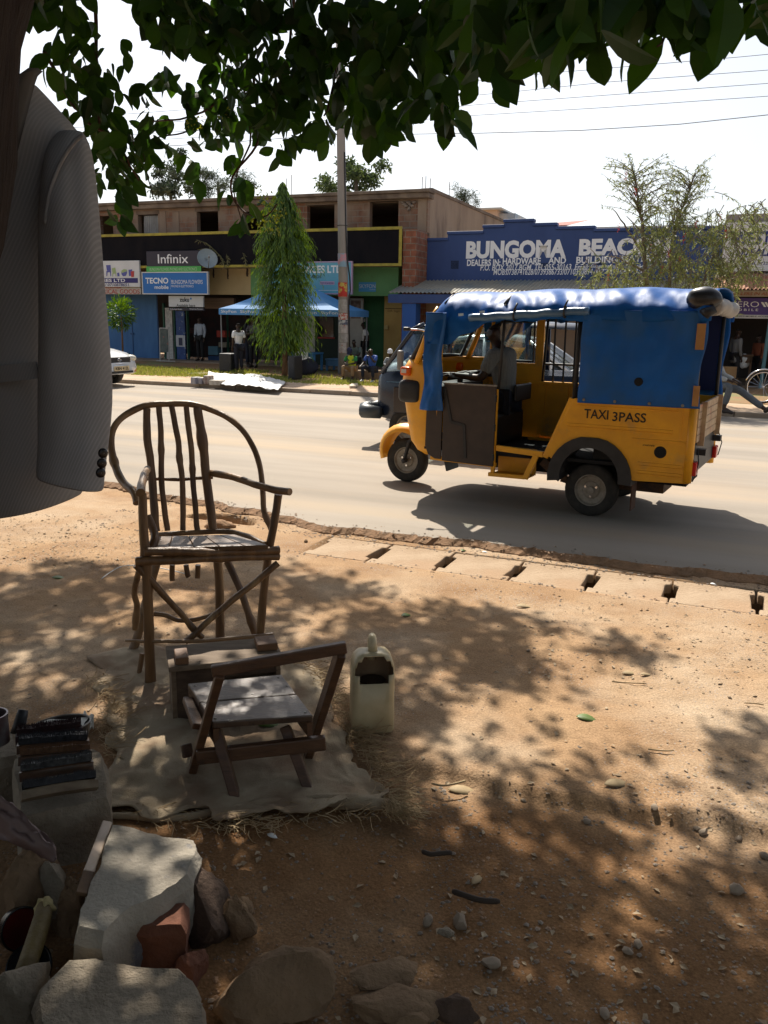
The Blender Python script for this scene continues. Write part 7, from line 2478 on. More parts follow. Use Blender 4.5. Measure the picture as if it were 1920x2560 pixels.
# a band of foliage just above the picture so the top edge is closed
for k in range(460):
    x = uni(-60, 1720)
    if x > 1050 and rnd() < .35:
        continue
    if 215 < x < 300 and rnd() < .9:
        continue
    Y = 3.9 if x < 900 else (3.2 if x < 1060 else 2.0)
    q = P(*ZD(x, uni(-260, 14)), Y + uni(-.4, .5))
    hang(q, .105 * uni(.8, 1.2), True)
for pts, Y, r in (([(95, 110), (150, 210), (190, 260), (255, 310), (300, 390)], 4.2, .010), ([(205, -60), (208, 80), (212, 200), (216, 330)], 4.3, .012), ([(215, 240), (300, 320), (330, 420)], 4.5, .007), ([(500, -40), (535, 90), (520, 170), (470, 225), (400, 255), (330, 262)], 4.6, .010), ([(545, 60), (548, 180), (560, 300), (500, 380), (510, 440), (560, 470), (600, 440)], 4.5, .008), ([(515, 110), (540, 290), (505, 400), (525, 480)], 4.6, .007), ([(640, -40), (620, 120), (590, 260)], 4.2, .009), ([(760, -40), (740, 100), (700, 250)], 3.9, .010), ([(900, -40), (860, 100), (800, 240)], 3.4, .009), ([(980, -40), (940, 120), (950, 240)], 3.2, .008), ([(1100, -40), (1060, 80), (1040, 170)], 2.5, .007), ([(1240, -40), (1200, 40), (1170, 120)], 2.0, .005), ([(1500, -40), (1460, 40), (1420, 100)], 1.8, .005), ([(460, 270), (380, 290), (280, 310)], 4.8, .006)):
    w = wob([P(*ZD(*p), Y + .1 * math.sin(i * 2)) for i, p in enumerate(pts)], .012, 6, 7)
    MB().tube(w, [r * (1 - .6 * i / (len(w) - 1)) for i in range(len(w))], 6).build('hanging_twig', mat('reddish_twig', (.09, .045, .03), rough=.8), st_t, smooth=True)
# yellow-green flower sprays low at the middle
fw = MB()
for (x, y) in ((578, 430), (600, 455), (560, 480), (590, 490), (545, 420), (480, 240), (420, 265)):
    for k in range(36):
        q = P(*ZD(x + uni(-18, 18), y + uni(-16, 16)), 4.6 + uni(-.1, .1))
        leaf(fw, q, rdir(), rdir(), .018, .010, .1, .1, hi=False)
fw.build('flower_sprays', leafmat('flower_green', (.22, .26, .05), (.14, .19, .04), trans=.4), st_t, recalc=False)
# upper crown: it stands above the picture and shades the ground
def inpoly(x, y, pl):
    c = False
    for i in range(len(pl)):
        (x1, y1), (x2, y2) = pl[i - 1], pl[i]
        if (y1 > y) != (y2 > y) and x < (x2 - x1) * (y - y1) / (y2 - y1) + x1:
            c = not c
    return c
DEEP = [(-400, 1500), (300, 1560), (560, 1600), (760, 1560), (980, 1640), (1130, 1760), (1270, 1880), (1380, 1960), (1480, 2060), (1330, 2130), (1480, 2300), (1640, 2420), (1920, 2560), (1920, 3400), (-900, 3400)]
EDGE = [(-400, 1440), (60, 1440), (180, 1395), (270, 1420), (330, 1470), (560, 1400), (740, 1425), (960, 1490), (1180, 1530), (1400, 1560), (1650, 1625), (1560, 1660), (1440, 1650), (1400, 1720), (1500, 1830), (1600, 1900), (1660, 2010), (1600, 2080), (1700, 2150), (1760, 2080), (1960, 2100), (1960, 3400), (-900, 3400)]
RPATCH = [(1740, 1880), (1840, 1850), (1990, 1840), (1990, 2030), (1850, 2010)]
HOLES = [(1490, 2010, 1700, 2330), (1700, 2100, 1800, 2230), (600, 1500, 760, 1590)]
cot = 1 / math.tan(SUN_EL)
cu = MB()
cntr = 0
def clump(g, rad, n, ln):
    for z in [4.3 + uni(0, .8) + .25 * k for k in range(14)]:
        c = g - SH * (z * cot) + UP * z
        x, y = c.x, c.y
        dd = CAMROT.transposed() @ (c - CP)
        if dd.z >= -.05:
            break
        py = CY - F * dd.y / -dd.z
        px = CX + F * dd.x / -dd.z
        if py < -90 - rad * F / -dd.z or px < -500 or px > 2500:
            break
    else:
        return
    for k in range(n):
        q = c + V((random.gauss(0, rad * .5), random.gauss(0, rad * .5), random.gauss(0, rad * .35)))
        d = V((uni(-.8, .8), uni(-.8, .8), -.6))
        leaf(cu, q, d, V((uni(-1, 1), uni(-1, 1), uni(.2, 1))), ln * uni(.8, 1.2), ln * .58, .2, .15, hi=False)
# unseen boughs added behind and beside the viewer to block low sky light
for k in range(640):
    a = uni(R(150), R(395))
    rr = uni(5.0, 7.5)
    c = V((-1.2 + rr * math.cos(a), .6 + rr * math.sin(a) * .85, 0))
    if c.y > 1.0 and c.x > -4.5:
        continue
    c.z = uni(1.3, 5.2)
    for j in range(34):
        q = c + V((random.gauss(0, .35), random.gauss(0, .35), random.gauss(0, .35)))
        leaf(cu, q, V((uni(-.8, .8), uni(-.8, .8), -.8)), rdir(), uni(.12, .18), .09, .2, .15, hi=False)
SPOTS = []
for px, py, h in ((330, 2230, .2), (270, 1970, .2), (385, 1900, 0), (350, 1825, 0), (430, 1870, 0), (640, 2040, .03), (330, 1750, 0), (610, 1735, .27), (520, 1640, .27), (620, 1625, .27), (540, 1355, .65), (360, 2480, .17), (450, 2440, .17), (1010, 2190, 0), (1080, 1885, 0), (1290, 1870, 0), (1370, 1905, 0), (1200, 1790, 0), (1120, 1940, 0), (660, 2215, 0), (700, 2480, .1), (860, 1870, 0), (1330, 1770, 0), (1250, 1960, 0), (1180, 2060, 0), (1500, 2330, 0), (560, 2470, 0), (60, 1650, 0), (150, 1600, 0), (200, 1700, 0), (120, 1740, 0), (900, 1700, 0), (1000, 1720, 0), (480, 1560, .0), (450, 1500, 0)):
    q = gp(px, py, h)
    SPOTS.append(V((q.x, q.y, 0)) + SH * (cot * h))
tries = 0
while tries < 13500:
    tries += 1
    g = V((uni(-7.5, 4.2), uni(-3.5, 6.2), 0))
    dd = CAMROT.transposed() @ (g - CP)
    vis = False
    if dd.z < -.2:
        px, py = CX + F * dd.x / -dd.z, CY - F * dd.y / -dd.z
        vis = -300 < px < 2300 and py < 3300
    if vis:
        if any(a < px < c_ and b < py < d_ for a, b, c_, d_ in HOLES) and rnd() < .75:
            continue
        if any((g - q).length < .165 for q in SPOTS):
            continue
        dapple = noise.noise(V((g.x * 2.1, g.y * 2.1, 3.3)))
        if inpoly(px, py, DEEP):
            if dapple > .34 and rnd() < .85:
                continue
            clump(g, .22, 17, .125)
        elif inpoly(px, py, EDGE) or inpoly(px, py, RPATCH):
            if dapple > .27 and rnd() < .75:
                continue
            clump(g, .16, 11, .12)
    else:
        if g.y > 1.4 and g.x > 0:
            continue
        if g.y > 4.6:
            continue
        clump(g, .30, 15, .14)
crown = cr.build('crown', LEAF1, st_t, recalc=False)
cu.build('crown_with_added_boughs', LEAF1, st_t, recalc=False)
print('leaf faces', len(cr.f), len(cu.f))

# ---------------------------------------------------------------- trees across the road
def tree_root(name, label, base, cat='tree', group=None):
    return thing(name, label, cat, base, group=group)
# drooping mast tree
LEAFM = leafmat('mast_leaf', (.02, .058, .012), (.12, .205, .035), trans=.32, rough=.45)
vM = 21.2
uM, zM = FP(712, 952, vM)
bM = uvz(uM, vM, .08)
mtree = tree_root('mast_tree', 'narrow weeping tree with drooping glossy leaves standing before the blue tent', bM)
MB().tube([bM - UP * .1, bM + UP * 1.5, bM + UP * 4.9], [.085, .07, .02], 10).build('trunk', mat('tree_bark', (.20, .12, .07), (.12, .07, .04), sc=6, rough=.95), mtree, smooth=True)
mz = lambda py: FP(712, py, vM)[1]
sc_m = (FP(812, 700, vM)[0] - FP(712, 700, vM)[0]) / 100
prof = [(mz(466), 0.02), (mz(490), 20 * sc_m), (mz(520), 46 * sc_m), (mz(560), 62 * sc_m), (mz(620), 71 * sc_m), (mz(700), 74 * sc_m), (mz(780), 80 * sc_m), (mz(840), 76 * sc_m), (mz(880), 48 * sc_m), (mz(910), 20 * sc_m)]
MSCL = .95
def prad_m(z):
    for (z1, r1), (z0, r0) in zip(prof, prof[1:]):
        if z0 <= z <= z1:
            t = (z - z0) / (z1 - z0)
            return (r0 + (r1 - r0) * t) * MSCL
    return 0
lm = MB()
zt_m, zb_m = prof[0][0], prof[-1][0]
for k in range(1050):
    z = zb_m + .25 + (zt_m - zb_m - .25) * (rnd() ** .85)
    a = uni(0, 2 * PI)
    rr = prad_m(z) * (1 + .30 * noise.noise(V((math.cos(a) * 1.5, math.sin(a) * 1.5, z * 1.3))))
    o_ = V((math.cos(a), math.sin(a), 0))
    c0 = V((bM.x, bM.y, z + .12)) + o_ * rr * uni(.1, .45)
    tip = V((bM.x, bM.y, z - uni(.12, .42))) + o_ * rr * uni(.7, 1.22)
    for j in range(13):
        t = (j + rnd() * .6) / 13
        q = c0.lerp(tip, t) + UP * (.13 * math.sin(t * PI))
        d = V((o_.x * .5, o_.y * .5, -1)) + rdir() * .45
        leaf(lm, q, d, o_ + rdir() * .5, uni(.13, .21), uni(.026, .04), .2, .15, hi=False)
lm.build('crown', LEAFM, mtree, recalc=False)
# little round tree at the left
LEAFS = leafmat('shrub_leaf', (.035, .10, .015), (.12, .22, .035), trans=.3, rough=.4)
vS_ = 22.8
uS, zS = FP(308, 905, vS_)
bS = uvz(uS, vS_, .1)
stree = tree_root('small_round_tree', 'small round leafy tree in front of the blue shutter at the left', bS)
zc_ = FP(306, 785, vS_)[1]
MB().tube([bS - UP * .1, uvz(uS + .02, vS_, zc_ - .35), uvz(uS, vS_, zc_)], [.035, .028, .02], 8).build('trunk', mat('tree_bark', (.2, .12, .07)), stree, smooth=True)
lm = MB()
for k in range(1050):
    d = rdir()
    q = uvz(uS - .03, vS_, zc_) + V((d.x * .46, d.y * .46, d.z * .50)) * (rnd() ** .4) * (1 + .3 * noise.noise(d * 2.3))
    leaf(lm, q, d + V((0, 0, .35)) + rdir() * .5, rdir() + UP, uni(.10, .17), uni(.035, .05), .2, .25, hi=False)
lm.build('crown', LEAFS, stree, recalc=False)
lm = MB()
q0 = uvz(uS - .35, vS_ + .3, .1)
for k in range(60):
    q = q0 + V((uni(-.25, .25), uni(-.2, .2), uni(0, .3)))
    leaf(lm, q, V((uni(-.6, .6), uni(-.6, .6), 1)), rdir(), uni(.12, .22), .05, .2, .2, hi=False)
tag(lm.build('bush', LEAFS, recalc=False), 'small tuft of long leaves at the foot of the small round tree', 'plant')
# bottlebrush
LEAFB = leafmat('bottlebrush_leaf', (.09, .125, .04), (.22, .25, .10), trans=.35, rough=.5)
vBt = 19.4
bb_ = uvz(FP(1640, 700, vBt)[0], vBt, .1)
btree = tree_root('bottlebrush_tree', 'airy weeping bottlebrush tree with red flowers behind the taxi roof', bb_)
TB = mat('grey_bark', (.20, .16, .12), (.12, .09, .065), sc=6, rough=.95)
def bpt(px, py, dv=0.0):
    u, z = FP(px, py, vBt + dv)
    return uvz(u, vBt + dv, z)
trk = MB()
trunks = [[(1640, 1005), (1622, 800), (1614, 700), (1610, 620), (1602, 540), (1592, 480), (1585, 430)], [(1645, 1000), (1665, 800), (1674, 720), (1676, 640), (1690, 560), (1715, 500), (1735, 440)], [(1655, 980), (1720, 800), (1760, 700), (1790, 620), (1815, 580)], [(1612, 640), (1560, 560), (1530, 520)], [(1612, 680), (1555, 650), (1510, 640)]]
for i, t in enumerate(trunks):
    w = wob([bpt(*p, dv=[0, .15, -.1, .3, -.3][i]) for p in t], .03, 5, i)
    r0 = [.07, .055, .045, .03, .03][i]
    trk.tube(w, [r0 * (1 - .85 * k / (len(w) - 1)) for k in range(len(w))], 8)
lm = MB()
def twig(p, q, sag, n, ll=.10):
    pts = []
    for k in range(7):
        t = k / 6
        pts.append(p.lerp(q, t) + UP * (sag * math.sin(t * PI)) - UP * sag * .8 * t * t)
    trk.tube(pts, [.010, .008, .007, .006, .005, .004, .003], 4)
    for k in range(n):
        t = .2 + .8 * rnd()
        i = min(5, int(t * 6))
        c = pts[i].lerp(pts[i + 1], t * 6 - i)
        ax = (pts[i + 1] - pts[i]).normalized()
        d = ax * .6 + rdir() * .9 + V((0, 0, -.35))
        leaf(lm, c, d, rdir(), ll * uni(.7, 1.3), .018, .1, .15, hi=False)
def tpt(i, t):
    pts = trunks[i]
    k = min(len(pts) - 2, int(t * (len(pts) - 1)))
    f = t * (len(pts) - 1) - k
    return pts[k][0] + (pts[k + 1][0] - pts[k][0]) * f, pts[k][1] + (pts[k + 1][1] - pts[k][1]) * f
for k in range(140):                      # sparse upward fan
    i = 0 if k % 2 else 1
    x, y = tpt(i, uni(.6, 1.0))
    ex_, ey_ = (uni(1500, 1700), uni(395, 560)) if i == 0 else (uni(1640, 1790), uni(415, 560))
    if ey_ > y - 10:
        ey_ = y - uni(20, 70)
    dv = uni(-.5, .5)
    twig(bpt(x, y), bpt(ex_, ey_, dv), .05, 21, .085)
cen = [(1530, 690), (1590, 700), (1640, 690), (1600, 600), (1650, 610), (1690, 660), (1740, 640), (1720, 700), (1790, 690), (1760, 590), (1700, 570), (1820, 620), (1850, 580), (1830, 700), (1880, 560), (1640, 540), (1500, 720), (1860, 660), (1790, 740), (1740, 735)]
for k in range(420):                      # drooping lower mass
    cx_, cy_ = cen[k % len(cen)]
    x = cx_ + random.gauss(0, 22)
    y = cy_ + random.gauss(0, 24)
    dv = uni(-.8, .6)
    p = bpt(x + uni(-25, 25), y - uni(10, 45), dv)
    q = bpt(x + uni(-55, 55), y + uni(-5, 50), dv + uni(-.2, .2))
    twig(p, q, .03, 24, .115)
trk.build('trunk', TB, btree, smooth=True)
lm.build('crown', LEAFB, btree, recalc=False)
for (px, py) in ((1546, 569), (1672, 634), (1710, 594), (1815, 585), (1520, 690), (1625, 620), (1654, 675), (1588, 480), (1565, 440), (1800, 545), (1700, 650), (1740, 560)):
    c = bpt(px, py, -.5)
    fm = MB()
    for k in range(26):
        leaf(fm, c + UP * uni(-.08, .08), rdir() + V((0, 0, .1)), rdir(), .05, .012, .1, 0, hi=False)
    fm.build('red_flower', mat('bottlebrush_red', (.50, .035, .03), rough=.7), btree, recalc=False)
# trees beyond the roofs
def backtree(label, px, py, v, rx, rz, n, m_, ls, seed, trunk_to=.0, gap=.15, nar=.4):
    u, z = FP(px, py, v)
    c = uvz(u, v, z)
    t = tree_root('background_tree', label, uvz(u, v, 0), group='trees beyond the roofs')
    MB().tube([uvz(u, v, 0), uvz(u + .1, v, z * .6), c], [.22, .16, .08], 8).build('trunk', TB, t, smooth=True)
    lm = MB()
    rs = random.Random(seed)
    cl = [(rs.gauss(0, .5), rs.gauss(0, .5), rs.gauss(0, .42), rs.uniform(.22, .45)) for _ in range(16)]
    for k in range(n):
        a = cl[k % 16]
        d = rdir() * (rnd() ** .5) * a[3]
        q = c + V(((a[0] + d.x) * rx, (a[1] + d.y) * rx * .7, (a[2] + d.z) * rz))
        leaf(lm, q, rdir() + V((0, 0, -.3)), rdir() + UP * .4, ls * uni(.7, 1.3), ls * nar, .2, .1, hi=False)
    lm.build('crown', m_, t, recalc=False)
LBK = leafmat('far_leaf', (.035, .065, .025), (.09, .13, .05), trans=.25, rough=.6)
LBD = leafmat('far_dark_leaf', (.035, .055, .035), (.07, .095, .06), trans=.2, rough=.6)
backtree('bright green bushy tree rising behind the roof at the utility pole', 890, 445, 40, 1.5, .95, 2600, LBK, .24, 3)
backtree('dark tree behind the roof at the left, seen between hanging leaves', 425, 455, 44, 1.6, 1.2, 2600, LBD, .24, 4)
backtree('feathery dark tree behind the roof, left of the weeping tree', 545, 455, 44, 1.8, 1.0, 3000, LBD, .30, 6, nar=.12)
backtree('faint grey-green casuarina behind the brick side wall', 1160, 495, 52, .9, 1.1, 1300, LBD, .30, 7, nar=.10)
# ---------------------------------------------------------------- people
SKIN = mat('dark_skin', (.045, .024, .016), (.035, .018, .012), sc=9, rough=.5, spec=.4)
HAIR = mat('black_hair', (.010, .009, .009), rough=.9)
STAND = dict(pel=(0, 0, .93), spn=(0, .0, 1.12), chs=(0, .0, 1.32), nek=(0, .01, 1.46), hea=(0, .02, 1.57),
             shL=(-.175, 0, 1.40), elL=(-.215, -.02, 1.12), wrL=(-.205, .06, .87), shR=(.175, 0, 1.40), elR=(.215, -.02, 1.12), wrR=(.205, .06, .87),
             hiL=(-.09, 0, .90), knL=(-.10, .03, .50), anL=(-.10, 0, .09), toL=(-.115, .15, .035), hiR=(.09, 0, .90), knR=(.10, .03, .50), anR=(.10, 0, .09), toR=(.115, .15, .035))
SIT = dict(pel=(0, -.05, .42), spn=(0, -.03, .60), chs=(0, .04, .80), nek=(0, .10, .94), hea=(0, .14, 1.05),
           shL=(-.18, .05, .88), elL=(-.24, .16, .64), wrL=(-.06, .36, .60), shR=(.18, .05, .88), elR=(.24, .16, .64), wrR=(.06, .36, .60),
           hiL=(-.09, -.02, .42), knL=(-.19, .38, .52), anL=(-.19, .34, .09), toL=(-.20, .49, .035), hiR=(.09, -.02, .42), knR=(.19, .38, .52), anR=(.19, .34, .09), toR=(.20, .49, .035))
def skinobj(name, pts, edges, rad, root, m, parent=None, loc=None, rot=0, sub=1):
    me = bpy.data.meshes.new(name)
    bm = bmesh.new()
    ly = bm.verts.layers.skin.verify()
    vs = [bm.verts.new(p) for p in pts]
    for a, b in edges:
        bm.edges.new((vs[a], vs[b]))
    for i, v in enumerate(vs):
        r = rad[i]
        v[ly].radius = r if isinstance(r, tuple) else (r, r)
        v[ly].use_root = (i == root)
    bm.to_mesh(me)
    bm.free()
    me.materials.append(m)
    o = bpy.data.objects.new(name, me)
    COL.objects.link(o)
    md = o.modifiers.new('skin', 'SKIN')
    md.use_smooth_shade = True
    md.branch_smoothing = .6
    md2 = o.modifiers.new('sub', 'SUBSURF')
    md2.levels = md2.render_levels = sub
    if parent is not None:
        o.parent = parent
    else:
        o.location = loc
        o.rotation_euler = (0, 0, rot)
    return o
def vdir(a, b):
    return (V(b) - V(a)).normalized()
def person(label, loc, face, pose, shirt, trousers, shoes=None, hat=None, scale=1.0, sleeves='short', group=None, vest=None, hair=True, coat=False, over=None):
    """face: world direction the chest points to; local +y is forward, +x is the person's right-hand side seen from behind"""
    j = {k: V(v) for k, v in pose.items()}
    if over:
        for k, v in over.items():
            j[k] = V(v)
    rot = math.atan2(-face.x, face.y)
    pts, rad, edg, ix = [], [], [], {}
    def add(k, p, r, to=None):
        ix[k] = len(pts)
        pts.append(V(p))
        rad.append(r)
        if to is not None:
            edg.append((ix[to], ix[k]))
    hd = vdir(j['nek'], j['hea'])
    fw_ = V(j.get('look', (0, 1, 0))).normalized()
    add('pel', j['pel'], (.12, .09))
    add('spn', j['spn'], (.105, .075), 'pel')
    add('chs', j['chs'], (.12, .08), 'spn')
    add('nek', j['nek'], .055, 'chs')
    add('jaw', j['nek'].lerp(j['hea'], .62) + fw_ * .025, (.062, .066), 'nek')
    add('hea', j['hea'] + hd * .02, (.078, .088), 'jaw')
    add('crn', j['hea'] + hd * .095 - fw_ * .012, (.058, .066), 'hea')
    add('nos', j['hea'] - hd * .012 + fw_ * .098, .012, 'hea')
    sidev = hd.cross(fw_).normalized()
    for s_, nm in ((1, 'eaL'), (-1, 'eaR')):
        add(nm, j['hea'] - hd * .005 + sidev * s_ * .086 - fw_ * .01, .014, 'hea')
    for s_ in 'LR':
        add('sh' + s_, j['sh' + s_], .052, 'chs')
        add('el' + s_, j['el' + s_], .043, 'sh' + s_)
        add('wr' + s_, j['wr' + s_], .029, 'el' + s_)
        d = vdir(j['el' + s_], j['wr' + s_])
        h = j['wr' + s_] + d * .07
        add('pa' + s_, h, (.038, .02), 'wr' + s_)
        x = d.cross(V((0, 0, 1)) if abs(d.z) < .8 else V((0, 1, 0))).normalized()
        curl = x.cross(d).normalized() * (-1)
        for q in range(4):
            o1 = (q - 1.5) * .019
            ln = (.062, .075, .070, .052)[q]
            add('f%s%d' % (s_, q), h + d * (.03 + ln * .5) + x * o1 * 1.15 + curl * .006, .0085, 'pa' + s_)
            add('g%s%d' % (s_, q), h + d * (.03 + ln * .95) + x * o1 * 1.2 + curl * .028, .0075, 'f%s%d' % (s_, q))
        tsd = -1 if s_ == 'L' else 1
        add('t' + s_, j['wr' + s_] + d * .055 + x * (-.040) + curl * .012, .0105, 'wr' + s_)
        add('u' + s_, j['wr' + s_] + d * .095 + x * (-.046) + curl * .024, .009, 't' + s_)
        add('hi' + s_, j['hi' + s_], .078, 'pel')
        add('kn' + s_, j['kn' + s_], .060, 'hi' + s_)
        add('an' + s_, j['an' + s_], .040, 'kn' + s_)
        add('to' + s_, j['to' + s_], (.038, .028), 'an' + s_)
    body = skinobj('person', [p * scale for p in pts], edg, [tuple(q * scale for q in r) if isinstance(r, tuple) else r * scale for r in rad], 0, SKIN, None, loc, rot)
    tag(body, label, 'person', group)
    def garment(name, keys, edges, radii, m, root=0):
        skinobj(name, [V(k) * scale for k in keys], edges, [tuple(q * scale for q in r) if isinstance(r, tuple) else r * scale for r in radii], root, m, body)
    cuff = {'short': .75, 'long': 1.9}[sleeves]
    ks = [j['pel'] + V((0, 0, -.02)) if pose is STAND else j['pel'] + V((0, .0, .04)), j['spn'], j['chs'], j['nek'] - (j['nek'] - j['chs']) * .28]
    es = [(0, 1), (1, 2), (2, 3)]
    rs_ = [(.165, .125), (.158, .118), (.172, .122), (.075, .075)]
    for s_ in 'LR':
        b = len(ks)
        ks.append(j['sh' + s_]); rs_.append(.078); es.append((2, b))
        if sleeves == 'short':
            ks.append(j['sh' + s_].lerp(j['el' + s_], .85)); rs_.append(.066); es.append((b, b + 1))
        else:
            ks.append(j['el' + s_]); rs_.append(.058); es.append((b, b + 1))
            ks.append(j['el' + s_].lerp(j['wr' + s_], .95)); rs_.append(.044); es.append((b + 1, b + 2))
    if coat:
        for s_ in 'LR':
            ks.append(j['hi' + s_].lerp(j['kn' + s_], .6)); rs_.append(.12); es.append((0, len(ks) - 1))
    garment('shirt', ks, es, rs_, shirt, 1)
    if vest:
        garment('vest', ks[:4] + [j['shL'] * .88 + j['chs'] * .12, j['shR'] * .88 + j['chs'] * .12], [(0, 1), (1, 2), (2, 3), (2, 4), (2, 5)], [(.182, .142), (.178, .138), (.196, .150), (.080, .080), .094, .094], vest, 1)
    ks = [j['pel']]; rs_ = [(.158, .122)]; es = []
    for s_ in 'LR':
        b = len(ks)
        ks += [j['hi' + s_], j['kn' + s_], j['an' + s_] + vdir(j['an' + s_], j['kn' + s_]) * .05]
        rs_ += [.10, .074, .060]
        es += [(0, b), (b, b + 1), (b + 1, b + 2)]
    garment('trousers', ks, es, rs_, trousers)
    for s_ in 'LR':
        an, to = j['an' + s_], j['to' + s_]
        f = V((to.x - an.x, to.y - an.y, to.z - an.z))
        heel = an - V((f.x, f.y, 0)).normalized() * .03 + V((0, 0, -.045 if abs(f.z) < .1 else -.02))
        garment('shoe', [heel, an.lerp(to, .55) + V((0, 0, -.015)), to + f.normalized() * .05], [(0, 1), (1, 2)], [.045, (.050, .040), (.042, .032)], shoes or mat('dark_shoe', (.03, .022, .018), rough=.5))
    if hair:
        garment('hair', [j['hea'] + hd * .045 - fw_ * .022, j['hea'] + hd * .10 - fw_ * .014], [(0, 1)], [(.086, .092), (.062, .07)], HAIR)
    # eyes and mouth
    em = MB()
    Mx = Matrix.Identity(3)
    for s_ in (1, -1):
        c = (j['hea'] + hd * .015 + fw_ * .083 + sidev * s_ * .032) * scale
        rockmesh(em, c, (.012 * scale, .008 * scale, .007 * scale), 1, 0, 1, 0)
    o = em.build('eyes', mat('eye_white', (.5, .45, .4), rough=.3), None, origin=V((0, 0, 0)))
    o.parent = body
    mm = MB()
    c = (j['hea'] - hd * .055 + fw_ * .085) * scale
    rockmesh(mm, c, (.024 * scale, .012 * scale, .008 * scale), 1, 0, 1, 0)
    o = mm.build('mouth', mat('lips', (.10, .04, .035), rough=.5), None, origin=V((0, 0, 0)))
    o.parent = body
    if hat:
        hm_ = MB()
        c = (j['hea'] + hd * .055 - fw_ * .01) * scale
        rr = .104 * scale
        q_ = hd.to_track_quat('Z', 'Y').to_matrix()
        prf = [(rr, -.01), (rr * 1.02, .01), (rr * .98, .04), (rr * .8, .075), (rr * .45, .098), (.0005, .105)]
        t_ = MB().lathe(prf, (0, 0, 0), 'z', 20)
        hm_.add([c + q_ @ v for v in t_.v], t_.f)
        pk = []
        for k in range(9):
            a = -1.0 + 2.0 * k / 8
            base = c + fw_ * (rr * math.cos(a)) + sidev * (rr * math.sin(a))
            pk.append((base, base + fw_ * (.075 * math.cos(a)) * scale - hd * .015))
        for k in range(8):
            hm_.add([pk[k][0], pk[k + 1][0], pk[k + 1][1], pk[k][1]], [(0, 1, 2, 3)])
        o = hm_.build('cap', hat, None, smooth=True, origin=V((0, 0, 0)))
        o.parent = body
    return body
TOCAM = -N
WT = mat('white_tshirt', (.74, .75, .78), (.66, .67, .70), sc=5, rough=.85)
NTR = mat('navy_trousers', (.015, .018, .032), rough=.85)
BTR = mat('black_trousers', (.014, .014, .016), rough=.85)
KH = mat('khaki_trousers', (.34, .22, .12), (.28, .18, .095), sc=4, rough=.85)
PBL = mat('pale_blue_shirt', (.38, .42, .48), (.32, .36, .42), sc=9, rough=.85)
BLT = mat('blue_tshirt', (.04, .10, .36), (.035, .085, .30), sc=4, rough=.85)
GRT = mat('green_tshirt', (.03, .22, .06), rough=.85)
HIV = mat('hi_vis_yellow', (.55, .62, .03), (.46, .54, .03), sc=4, rough=.7)
GRYS = mat('grey_shirt', (.36, .37, .36), (.28, .29, .28), sc=7, rough=.85)
def at(px, py, z):
    return gp(px, py, z)
def stand_scale(px, py_head, q):
    d = ray(px, py_head)
    t = (q - CP).dot(N) / d.dot(N)
    return ((CP + d * t).z - q.z) / 1.70
LEFT, RIGHT = -D, D
# boy in the white T-shirt
q = at(*Z1(1100, 1632), .11)
s_ = stand_scale(*Z1(1060, 1248), q)
person('person in a white T-shirt and dark trousers standing by the tent with back half turned', q, (N * .5 - D * .8).normalized(), STAND, WT, NTR, scale=s_)
# man in the doorway
q = uvz(FP(*Z1(806, 1545), 25.8)[0], 25.8, PLZ)
s_ = stand_scale(*Z1(815, 1200), q)
person('person in a long-sleeved pale shirt standing in the phone shop doorway', q, TOCAM, STAND, PBL, BTR, sleeves='long', scale=s_, over=dict(look=(.3, 1, -.4)))
# two people under the tent
q = uvz(FP(*Z1(1165, 1560), 24.3)[0], 24.3, .1)
s_ = stand_scale(*Z1(1165, 1190), q)
person('person in dark clothes standing under the tent, left of the grey-clad one', q, (D * .8 + N * .3).normalized(), STAND, mat('dark_navy_shirt', (.02, .02, .035), rough=.9), NTR, scale=s_)
q = uvz(FP(*Z1(1215, 1565), 24.0)[0], 24.0, .1)
s_ = stand_scale(*Z1(1205, 1200), q)
person('person in a grey patterned shirt with arms folded under the tent', q, TOCAM, STAND, mat('grey_pattern_shirt', (.14, .14, .16), (.05, .05, .06), sc=30, rough=.9), BTR, scale=s_, over=dict(wrL=(.06, .20, 1.10), wrR=(-.06, .22, 1.14), elL=(-.24, .06, 1.12), elR=(.24, .06, 1.12)))
# standing by the green wall
q = uvz(FP(*Z2(650, 1600), 25.4)[0], 25.4, PLZ)
s_ = stand_scale(*Z2(650, 1240), q)
person('person in a white T-shirt leaning at the green wall behind the seated men', q, (LEFT * .9 - N * .35).normalized(), STAND, WT, BTR, scale=s_, over=dict(look=(.0, 1, -.15), elR=(.2, -.12, 1.14), wrR=(.2, -.10, .9), hea=(0, .07, 1.57), nek=(0, .04, 1.46)))
# seated row
def seat_person(label, foot_px, head_px, z, shirt, trs, face=TOCAM, **k):
    qf = at(*foot_px, z)
    base = qf - face * .36
    d = ray(*head_px)
    t = (base - CP).dot(N) / d.dot(N)
    s = ((CP + d * t).z - z) / 1.17
    base.z = z
    return person(label, base, face, SIT, shirt, trs, scale=s, group='people sitting in a row by the pole', **k)
seat_person('person in a yellow hi-vis vest and khaki trousers sitting by the pole, head bowed', ZP(540, 1425), ZP(560, 750), .1, GRT, KH, hat=mat('navy_cap', (.02, .025, .06), rough=.9), vest=HIV, over=dict(look=(0, 1, -.9), hea=(0, .17, 1.03)))
seat_person('bald person in a blue T-shirt sitting with one hand raised to the face', ZP(960, 1455), ZP(935, 728), .1, BLT, NTR, shoes=mat('white_shoe', (.6, .6, .58), rough=.6), hair=False, over=dict(wrL=(-.0, .27, .93), elL=(-.20, .22, .66), wrR=(.26, .34, .56)))
seat_person('person in a white shirt and white cap sitting nearest the dark van', ZP(1370, 1440), ZP(1375, 795), .1, GRYS, BTR, hat=WT, sleeves='long')
q = uvz(FP(*ZP(730, 1330), 23.6)[0], 23.6, .12)
